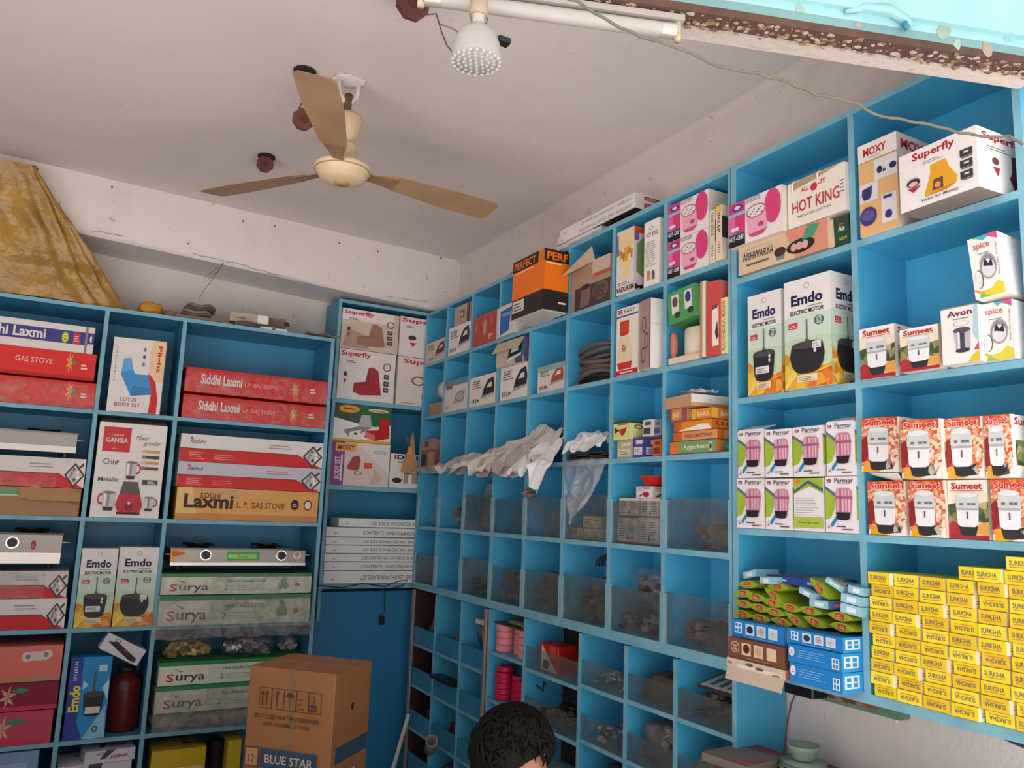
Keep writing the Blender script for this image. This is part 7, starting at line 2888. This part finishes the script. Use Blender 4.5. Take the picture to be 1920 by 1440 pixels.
# red box with white corner
P = onx(1030, 1212, .02)
mb = MB()
mb.chbox(0, 0, 0, .13, .1, .105, M('#B8221E', .4))
fs = box_faces(mb, .13, .1, .105)
fs['F'].poly('#DAD2CC', [(.1, .02), (.98, .02), (.16, .96)])
fs['F'].ell('#4A4648', .38, .26, .16, .18)
fs['F'].rect('#DA4A2A', .55, .5, .9, .95)
o = mb.build('red_box', None, (.03, onx(1011, 1210, .03).y, QZ[1][3] + .0015), -pi / 2 + radians(4))
tag(o, 'red box with white triangle corner right of the pink reels', 'box')
heap('loose_parts', 'dark loose parts behind glass below the red box', QY[2] + .02, QY[1] - .02, QZ[1][2], .07, ['#5A4238', '#6E5648', '#3A2A26'], 34, 41)
mb = MB()
mb.tube([onx(x, y, .05) for x, y in ((1005, 1285), (1010, 1288), (1018, 1296), (1020, 1278), (1024, 1284))], .003, BLACK, n=6)
mb.tube([onx(x, y, .1) for x, y in ((1050, 1302), (1060, 1300), (1056, 1310), (1080, 1318))], .003, BLACK, n=6)
mb.cyl((.05, onx(1020, 1290, .05).y, QZ[1][2] + .001), (.05, onx(1020, 1290, .05).y, QZ[1][2] + .05), .01, BLACK)
tag(mb.build('black_wire', None), 'curled black wire in the dark cell below the red box', 'wire')
Q3 = [(QY[i] + QY[i + 1]) / 2 for i in range(5)]
heap('shiny_screws', 'shiny small screws behind glass, top row left of the brown sheet', QY[3] + .02, QY[2] - .02, QZ[2][3], .05, ['#8C8880', '#B9B4AC', '#5E5A54', '#D9D6D0'], 60, 51, .008)
heap('shiny_screws', 'shiny small screws and black part behind glass one row lower', QY[3] + .02, QY[2] - .02, QZ[2][2], .06, ['#8C8880', '#3A3634', '#5E5A54', '#E6E4E0'], 60, 53, .009)
lump('brown_parcel', 'flat brown parcel behind glass in the middle blue lower column', Q3[3], QZ[3][3], (.07, .1, .05), '#5E524A', 17, 'parcel', .09)
pbag2 = lump('clear_pouch', 'crumpled clear pouch with dark fittings rising over glass, middle lower column', Q3[3], QZ[3][2], (.075, .085, .075), FILM('#7A7470', .55, .2, 'dark_pouch', .8), 19, 'pouch', .09)
heap('loose_parts', 'dark plumbing parts behind glass in the last lower column', QY[5] + .02, QY[4] - .02, QZ[4][3], .085, DK, 50, 61, .018)
mb = MB()
mb.chbox(0, 0, 0, .15, .12, .008, M('#3A3836', .4))
f = Face(mb, (0, 0, .008), (.15, 0, 0), (0, .12, 0), (0, 0, 1))
f.k = 1
f.rect('#C9C6C2', .05, .05, .95, .95)
for u in (.2, .45, .7):
    f.rect('#6E6A66', u, .2, u + .14, .8)
o = mb.build('flat_packet', None, (.02, Q3[4] + .05, QZ[4][3] + .1), -pi / 2)
o.rotation_euler = (radians(14), 0, -pi / 2)
tag(o, 'silver printed packet lying on dark parts in last lower column', 'packet')
lump('clear_pouch', 'crumpled clear pouch with glint in last lower column near bottom edge', Q3[4], QZ[4][2], (.07, .08, .06), FILM('#8E8A86', .5, .12, 'glint_pouch', .9), 23, 'pouch', .09)
lump('purple_pouch', 'dull purple pouch at the bottom edge in the first lower blue column', Q3[2], QZ[2][1], (.06, .06, .07), '#4A3A52', 25, 'pouch', .09)
lump('clear_pouch', 'crumpled dark pouch at the bottom edge in the middle lower column', Q3[3], QZ[3][1], (.06, .08, .07), FILM('#6A6664', .55, .2, 'dim_pouch', .8), 27, 'pouch', .09)

# ------------------------------------------------------------------ big brown carton
ztop = 1.034
FL, FR = onz(470, 1247, ztop), onz(630, 1264, ztop)
BR_ = onz(685, 1233, ztop)
u_ = (FR - FL).normalized()
w = (FR - FL).length
n_ = Vector((-u_.y, u_.x, 0))
d = max(.2, (BR_ - FR).dot(n_)) * .86
mb = MB()
CARD = M('#A06C44', .7, var=.12, scale=5)
mb.chbox(0, 0, 0, w, d, ztop - .002, CARD, .004)
fs = box_faces(mb, w, d, ztop - .002)
f = fs['F']
IK = '#5E3F30'
vv = lambda m_: 1 - m_ / ztop
for i in range(5):
    u0 = .14 + .145 * i
    for a, b, c_, e in ((u0, vv(.135), u0 + .145, vv(.133)), (u0, vv(.068), u0 + .145, vv(.066)), (u0, vv(.135), u0 + .006, vv(.066)), (u0 + .139, vv(.135), u0 + .145, vv(.066))):
        f.rect(IK, a, b, c_, e)
for u0 in (.175, .225):
    f.poly(IK, [(u0, vv(.125)), (u0 + .014, vv(.125)), (u0 + .014, vv(.09)), (u0 + .026, vv(.09)), (u0 + .007, vv(.074)), (u0 - .012, vv(.09)), (u0, vv(.09))])
f.poly(IK, [(.34, vv(.074)), (.375, vv(.074)), (.36, vv(.1)), (.362, vv(.122)), (.372, vv(.126)), (.345, vv(.126)), (.353, vv(.122))])
f.ell(IK, .505, vv(.09), .045, .015, 16, 0, 180)
f.rect(IK, .502, vv(.126), .508, vv(.09))
f.lines(IK, .6, vv(.125), .68, vv(.08), 3, .15)
f.txt(IK, '2', .76, vv(.1), .8, vv(.078), .01)
f.rect(IK, .74, vv(.115), .82, vv(.106))
f.rect(IK, .73, vv(.127), .83, vv(.12))
f.txt(IK, 'BOTTLED WATER DISPENSER', .12, vv(.166), .86, vv(.152), .01)
f.txt(IK, 'HOT, NORMAL & COLD', .22, vv(.19), .76, vv(.176), .01)
f.rect('#3A5068', .22, vv(.325), .86, vv(.262))
f.txt('#C9B8A4', 'BLUE STAR', .27, vv(.308), .82, vv(.28), .015)
f.rect('#5E4A48', .03, vv(.325), .2, vv(.262))
f.rect('#B98E68', .045, vv(.321), .185, vv(.266))
f.txt('#5E4A48', '12', .08, vv(.31), .15, vv(.285), .01)
fs['T'].rect('#9C6E48', 0, .44, 1, .56)
g = fs['R']
g.rect('#3A5068', .12, vv(.3), .98, vv(.245))
g.rect('#C9BFB0', .5, vv(.375), .68, vv(.34))
g.rect('#B07A4E', .55, vv(.366), .63, vv(.349))
g.ell('#2A201C', .5, vv(.13), .04, .012)
o = mb.build('brown_carton', None, (FL.x, FL.y, 0.001), atan2(u_.y, u_.x))
tag(o, 'tall brown cardboard carton with blue label standing before the left shelving', 'carton')
mb = MB()
mb.box(w * .47, -.0006, vv(.5) * ztop, w * .55, .0, ztop - .003, FILM('#C9A27C', .35, .15, 'packing_tape', .2))
mb.box(w * .47, 0, ztop - .0018, w * .55, d, ztop - .0012, FILM('#C9A27C', .35, .15, 'packing_tape', .2))
mb.build('packing_tape', o)

# ------------------------------------------------------------------ cables and adapter under the corner cupboard
zc = CZ[0] - .025
yk = YC + .02
mb = MB()
P = ony(716, 1163, yk)
mb.chbox(-.012, -.012, -.022, .012, .012, .022, BLACK, .003)
o = mb.build('power_adapter', None, P)
tag(o, 'small black adapter dangling below the white blade box stack', 'adapter')
mb = MB()
top = ony(722, 1102, yk)
mb.tube([(top.x - P.x, 0, zc - .008 - P.z), (top.x - P.x + .004, 0, .05), (.004, 0, .035), (0, 0, .02)], .0025, BLACK, n=6)
mb.build('cable', o)
mb = MB()
pts = [ony(x, y, YC - .012) for x, y in ((597, 1098), (640, 1102), (680, 1094), (722, 1100), (745, 1090), (764, 1088), (756, 1098), (730, 1104))]
mb.tube(pts, .003, M('#2A2826', .5), n=6)
tag(mb.build('black_cable', None), 'thin black cable strung along the corner cupboard bottom edge', 'cable')
# white pipe leaning at the edge of the blue panel
mb = MB()
p0, p1 = onx(768, 1338, -.03), None
p0 = ony(766, 1340, .05)
p1 = CAM + (ony(736, 1445, -.02) - CAM)
dirv = (p1 - p0)
k = (0.003 - p0.z) / dirv.z
mb.cyl(p0, p0 + dirv * k, .011, M('#CFCBC8', .4), n=14)
tag(mb.build('white_pipe', None), 'white pipe leaning against the blue panel beside the brown framed cabinet', 'pipe')

# ------------------------------------------------------------------ below the display shelving
XW = XR - .002
P0, P1 = onx(1510, 1306, .17), onx(1690, 1346, .17)
zb = (P0.z + P1.z) / 2 + .052
y0, y1 = P0.y, P1.y
root = empty('wall_batten', (.18, (y0 + y1) / 2, zb - .03), 0, 'green painted wooden batten with crumbling clay under the display shelving', 'batten')
mb = MB()
mb.box(.160, y1, zb - .052, XW, y0, zb - .026, M('#6E8A74', .7, var=.3, scale=10))
rel(mb, root, 'batten_strip')
mb = MB()
r = random.Random(2)
for i in range(9):
    ya = y0 - .03 - i * (y0 - y1 - .1) / 9
    mb.blob((.153, ya - .012, zb - .032), (.007, .022, .008), M(r.choice(['#8C5A48', '#A87860', '#6E4438', '#9A7058']), .9, var=.3), i, .35)
tag(rel(mb, root, 'clay_crumbs'), kind='stuff')
mb = MB()
mb.cyl((.168, y1 + .012, zb - .06), (.168, y1 + .012, zb - .004), .006, M('#C9C6BC', .5))
rel(mb, root, 'white_peg')
P = onx(1514, 1296, .1)
mb = MB()
mb.chbox(-.05, -.03, -.018, .05, .03, .018, BLACK, .004)
o = mb.build('power_adapter', None, (.12, onx(1514, 1296, .12).y, zb - .021 + .001), -pi / 2)
o.location.x, o.location.z = .112, zb - .02
tag(o, 'black plug adapter under the blue boxes with purple-grey cable hanging down', 'adapter')
mb = MB()
q = [onx(x, y, .12) - o.location for x, y in ((1492, 1300), (1484, 1318), (1478, 1345), (1473, 1380), (1470, 1412), (1468, 1424))]
Ri = Matrix.Rotation(pi / 2, 3, 'Z')
mb.tube([Ri @ v for v in q], .0028, M('#6E5662', .5), n=6)
mb.build('cable', o)
mb = MB()
mb.tube([onx(x, y, .19) for x, y in ((1868, 1372), (1880, 1382), (1900, 1392), (1930, 1404))], .004, M('#3A3634', .5), n=6)
tag(mb.build('black_cable', None), 'short dark cable on wall below yellow cartons at the right edge', 'cable')
zc = onx(1500, 1452, 0.05).z
mb = MB()
mb.box(-.2, -3.1, zc - .035, XR - .004, -2.30, zc, M('#7A5E48', .5, var=.2))
mb.build
ct = mb.build('counter', None)
tag(ct, 'low wooden counter top under the display shelving, just below the frame', 'counter')
for yy in (-3.05, -2.36):
    for xx in (-.17, .15):
        mb = MB()
        mb.box(xx, yy, 0.001, xx + .04, yy + .04, zc - .035, M('#6A5040', .5))
        mb.build('leg', ct)
yb = onx(1502, 1420, .06).y
ztp = onx(1502, 1398, .06).z
zpl = max(.022, onx(1502, 1426, .06).z - zc)
BOWL = M('#8A9A8C', .3, var=.1)
mb = MB()
mb.lathe([(0, 0), (.05, 0), (.062, .006), (.064, .012), (.05, .012), (0, .01)], BOWL)
for k in range(max(1, int((zpl - .012) / .009))):
    mb.lathe([(0, .012 + .009 * k), (.05, .012 + .009 * k), (.06, .019 + .009 * k), (0, .0205 + .009 * k)], BOWL)
o = mb.build('plate_stack', None, (.07, yb, zc + .001))
tag(o, 'low stack of greenish grey plates under the bowl', 'plates')
mb = MB()
hB = max(.025, ztp - zc - zpl)
mb.lathe([(0, 0), (.026, 0), (.03, .004), (.04, hB * .7), (.044, hB), (.041, hB), (.036, hB * .7), (.026, .006), (0, .006)], BOWL)
o = mb.build('bowl', None, (.07, yb, zc + zpl + .002))
tag(o, 'greenish grey bowl standing on plates below the blue boxes', 'bowl')
mb = MB()
mb.lathe([(0, 0), (.04, 0), (.042, .02), (.04, .024), (0, .026)], M('#A88A6C', .6))
o = mb.build('round_tin', None, (.09, yb - .125, zc + .001))
tag(o, 'tan round tin right of the greenish grey bowl', 'tin')
mb = MB()
mb.chbox(0, 0, 0, .15, .2, .022, M('#8C8478', .6))
f = Face(mb, (0, 0, .022), (.15, 0, 0), (0, .2, 0), (0, 0, 1))
f.k = 1
f.rect('#7A6E62', 0, 0, 1, 1)
f.poly('#8C3A38', [(0, .7), (1, .8), (1, 1), (0, 1)])
f.poly('#A84A4A', [(.5, 0), (1, 0), (1, .5)])
o = mb.build('magazine', None, (-.12, onx(1400, 1425, -.05).y + .1, zc + .02), -pi / 2 + radians(8))
o.location.z = zc + .0015
tag(o, 'red and grey magazine lying left of the greenish grey bowl', 'magazine')

# ================================================================== seated person
t = 1.95
hc = CAM + ray(957, 1432) * t            # middle of the head
SK = M('#A8705A', .5, var=.08)
face = Vector((.40, -.92, 0)).normalized()
yawp = atan2(face.y, face.x) + pi / 2    # local -y is the way the face looks
root = empty('person', (hc.x, hc.y, 0), yawp, 'seated person seen from the brow up with thick dark hair before the pigeonholes', 'person')
zh = hc.z
# body: one skin grown over a skeleton
V, Edg, Rad = [], [], []
def node(p, r_, par=None):
    V.append(p)
    Rad.append(r_)
    if par is not None:
        Edg.append((par, len(V) - 1))
    return len(V) - 1
sh = zh - .255
seat = .34
pel = node((0, .10, seat + .1), .12)
sp1 = node((0, .09, seat + .25), .115, pel)
sp2 = node((0, .06, sh - .06), .125, sp1)
nk = node((0, .045, sh + .03), .062, sp2)
nk2 = node((0, .02, zh - .12), .052, nk)
for s in (-1, 1):
    a = node((s * .13, .055, sh - .01), .062, sp2)
    b = node((s * .185, .05, sh - .045), .055, a)
    e = node((s * .22, -.02, sh - .29), .042, b)
    wv = node((s * .13, -.24, sh - .34), .028, e)
    hd = node((s * .115, -.29, sh - .345), .024, wv)
    pm_ = node((s * .11, -.325, sh - .35), .022, hd)
    for j, (dx, ln) in enumerate(((-.026, .058), (-.009, .068), (.009, .064), (.025, .05))):
        f1 = node((s * .11 + dx, -.345, sh - .352), .0095, pm_)
        f2 = node((s * .11 + dx * 1.1, -.345 - ln * .55, sh - .358), .0085, f1)
        node((s * .11 + dx * 1.1, -.345 - ln * .85, sh - .376), .0078, f2)
    th = node((s * .11 - s * .034, -.305, sh - .352), .011, hd)
    node((s * .11 - s * .05, -.34, sh - .362), .009, th)
    hp = node((s * .09, .06, seat + .075), .085, pel)
    kn = node((s * .13, -.36, seat + .07), .06, hp)
    an = node((s * .13, -.33, .09), .042, kn)
    node((s * .14, -.45, .045), .036, an)
me = bpy.data.meshes.new('body')
me.from_pydata(V, Edg, [])
body = bpy.data.objects.new('body', me)
COL.objects.link(body)
body.parent = root
sk = body.modifiers.new('skin', 'SKIN')
for i, sv in enumerate(me.skin_vertices[0].data):
    sv.radius = (Rad[i], Rad[i])
    sv.use_root = i == 0
ss = body.modifiers.new('smooth', 'SUBSURF')
ss.levels = ss.render_levels = 2
me.materials.append(SK)
# head with a face
mb = MB()
nu, nv = 40, 28
vs, fs = [], []
for j in range(nv + 1):
    th = pi * j / nv
    for i in range(nu):
        ph = 2 * pi * i / nu
        x, y, z = sin(th) * sin(ph), -sin(th) * cos(ph), cos(th)
        rx, ry, rz = .074, .092, .115
        jaw = 1 - .3 * max(0, -z - .15) ** 1.2
        p = Vector((x * rx * jaw, y * ry * (1 - .12 * max(0, -z)), z * rz))
        fr = max(0, -y)
        if fr > .5:
            g = lambda a, b, sx, sz: math.exp(-((x - a) / sx) ** 2 - ((z - b) / sz) ** 2)
            p.y -= .022 * g(0, -.12, .12, .16) + .01 * g(0, .02, .1, .2) + .006 * g(0, -.5, .25, .1) + .01 * g(0, -.82, .3, .16)
            p.y += .009 * (g(.36, .05, .16, .1) + g(-.36, .05, .16, .1)) + .004 * g(0, -.36, .3, .06)
            p.y -= .005 * (g(.36, .2, .25, .07) + g(-.36, .2, .25, .07))
        vs.append(p)
for j in range(nv):
    for i in range(nu):
        fs.append((j * nu + i, (j + 1) * nu + i, (j + 1) * nu + (i + 1) % nu, j * nu + (i + 1) % nu))
mb.add(vs, fs, SK, True)
for s in (-1, 1):
    mb.blob((s * .078, .008, -.005), (.008, .018, .03), SK, 3, .1, flat=False, nu=12, nv=8)
head = mb.build('head', root, (0, 0, zh))
tilt = radians(20)
head.rotation_euler = (tilt, 0, 0)
for s in (-1, 1):
    mb = MB()
    mb.blob((s * .028, -.083, .006), (.0125, .008, .008), M('#E2DAD2', .3), 1, 0, flat=False, nu=16, nv=10, p=1)
    mb.blob((s * .028, -.0895, .006), (.0055, .003, .0055), M('#2A1A14', .2), 1, 0, flat=False, nu=12, nv=8, p=1)
    mb.build('eye', head)
    mb = MB()
    mb.tube([(s * .014, -.092, .024), (s * .028, -.094, .029), (s * .045, -.084, .024)], .003, M('#1F1614', .7), n=6)
    mb.build('eyebrow', head)
mb = MB()
mb.blob((0, -.088, -.056), (.022, .007, .006), M('#8C5048', .45), 1, 0, flat=False, nu=16, nv=8, p=1)
mb.build('mouth', head)
# hair: thick wavy cap with locks
HAIR = M('#120E0C', .7, var=.3, scale=40, spec=.15)
mb = MB()
vs, fs = [], []
nu, nv = 56, 22
for j in range(nv + 1):
    th = pi * .62 * j / nv
    for i in range(nu):
        ph = 2 * pi * i / nu
        x, y, z = sin(th) * sin(ph), -sin(th) * cos(ph), cos(th)
        front = max(0, -y)
        lim = .98 - .70 * max(0, front - .15) / .85 * (1 + .25 * x)
        thh = min(th, pi * .62 * lim)
        x, y, z = sin(thh) * sin(ph), -sin(thh) * cos(ph), cos(thh)
        k = 1 + .1 * noise.noise(Vector((x * 5, y * 5, z * 5))) + .06 * noise.noise(Vector((x * 13, y * 13, z * 13)))
        k += .10 if th < pi * .55 else 0
        vs.append(Vector((x * .084 * k, (y * .1 + .004) * k, z * .122 * k + .006)))
for j in range(nv):
    for i in range(nu):
        fs.append((j * nu + i, (j + 1) * nu + i, (j + 1) * nu + (i + 1) % nu, j * nu + (i + 1) % nu))
mb.add(vs, fs, HAIR, True)
r = random.Random(8)
for i in range(420):
    ph, th = r.uniform(0, 2 * pi), r.uniform(.05, 1.35)
    d0 = Vector((sin(th) * sin(ph), -sin(th) * cos(ph), cos(th)))
    if -d0.y > .45 and d0.z < .62:
        continue
    p0 = Vector((d0.x * .088, d0.y * .104 + .004, d0.z * .128 + .006))
    sw = Vector((r.uniform(-.6, 1.0), r.uniform(-.9, .3), r.uniform(-.9, -.1)))
    sw = (sw - d0 * sw.dot(d0)).normalized()
    q = [p0 + d0 * (.006 * sin(k * .9)) + sw * (.011 * k) + d0.cross(sw) * (.005 * sin(k * 1.3 + i)) - d0 * (.0012 * k * k) + d0 * .004 for k in range(5)]
    mb.tube(q, .004, HAIR, n=5, rr=[.0045, .005, .0045, .003, .0008])
mb.build('hair', head)
# shirt over torso and upper arms
V2, E2, R2 = [], [], []
def n2(p, r_, par=None):
    V2.append(p)
    R2.append(r_)
    if par is not None:
        E2.append((par, len(V2) - 1))
    return len(V2) - 1
a0_ = n2((0, .10, seat + .09), .145)
a1 = n2((0, .09, seat + .25), .138, a0_)
a2 = n2((0, .06, sh - .06), .148, a1)
a3 = n2((0, .05, sh + .005), .09, a2)
for s in (-1, 1):
    b0 = n2((s * .13, .055, sh - .012), .078, a2)
    b1 = n2((s * .188, .05, sh - .05), .07, b0)
    n2((s * .21, .01, sh - .19), .06, b1)
me = bpy.data.meshes.new('shirt')
me.from_pydata(V2, E2, [])
shirt = bpy.data.objects.new('shirt', me)
COL.objects.link(shirt)
shirt.parent = root
sk = shirt.modifiers.new('skin', 'SKIN')
for i, sv in enumerate(me.skin_vertices[0].data):
    sv.radius = (R2[i], R2[i])
    sv.use_root = i == 0
ss = shirt.modifiers.new('smooth', 'SUBSURF')
ss.levels = ss.render_levels = 2
me.materials.append(M('#6A7280', .8, var=.1))
mb = MB()
mb.lathe([(0, 0), (.16, 0), (.16, .03), (.1, .05), (.1, seat - .09), (.17, seat - .07), (.17, seat - .045), (0, seat - .04)], M('#7A3A34', .5))
o = mb.build('stool', None, (0, 0, 0))
o.location = root.matrix_basis @ Vector((0, .1, 0)) if False else (hc.x + .1 * -face.x, hc.y + .1 * -face.y, .001)
tag(o, 'low round stool under the seated person, out of frame', 'stool')

# unseen counter added across the front to keep daylight off the lower shelves
p, q = along(oA + fn * .25, -3.2), along(oA + fn * .25, -1.5)
e = fn * .5
mb = MB()
mb.prism([(p.x, p.y), (q.x, q.y), ((q + e).x, (q + e).y), ((p + e).x, (p + e).y)], .92, .96, M('#6A5040', .5))
o = mb.build('daylight_blocker', None)
tag(o, 'brown counter-shaped block added unseen below the frame to shade the lower shelves', 'counter')
mb = MB()
p, q, e2 = p + fd * .03, q - fd * .03, fn * .47
a_ = fn * .03
mb.prism([((p + a_).x, (p + a_).y), ((q + a_).x, (q + a_).y), ((q + e2).x, (q + e2).y), ((p + e2).x, (p + e2).y)], .001, .92, M('#5E4A3C', .6))
mb.build('front_panel', o)

# clear crumpled plastic at the corner
P = onx(786, 770, -.03)
mb = MB()
mb.grid(lambda u, v: Vector((-.005 - .07 * v - .02 * noise.noise(Vector((u * 5, v * 5, 1.3))), .12 - .16 * u, RZ[2] + .004 + .05 * v * (1 - v) + .03 * noise.noise(Vector((u * 4.3, v * 4.1, 5.7))) - .02 * v)), 16, 12, FILM('#CFCBC8', .30, .15, 'corner_film', .9, 18), False)
tag(mb.build('crumpled_film', None), 'crumpled clear plastic poking out of the corner cell beside corner cupboard', 'plastic')
mb = MB()
mb.blob((0, 0, .05), (.025, .045, .055), FILM('#8C827C', .5, .2, 'round_bag', .8), 6, .2)
o = mb.build('plastic_pouch', None, (.163, -.05, RZ[2] + .0015))
tag(o, 'dull round plastic pouch behind the small worn tan boxes', 'pouch')

for o in sc.objects:
    if 'ztop' in o:
        del o['ztop']
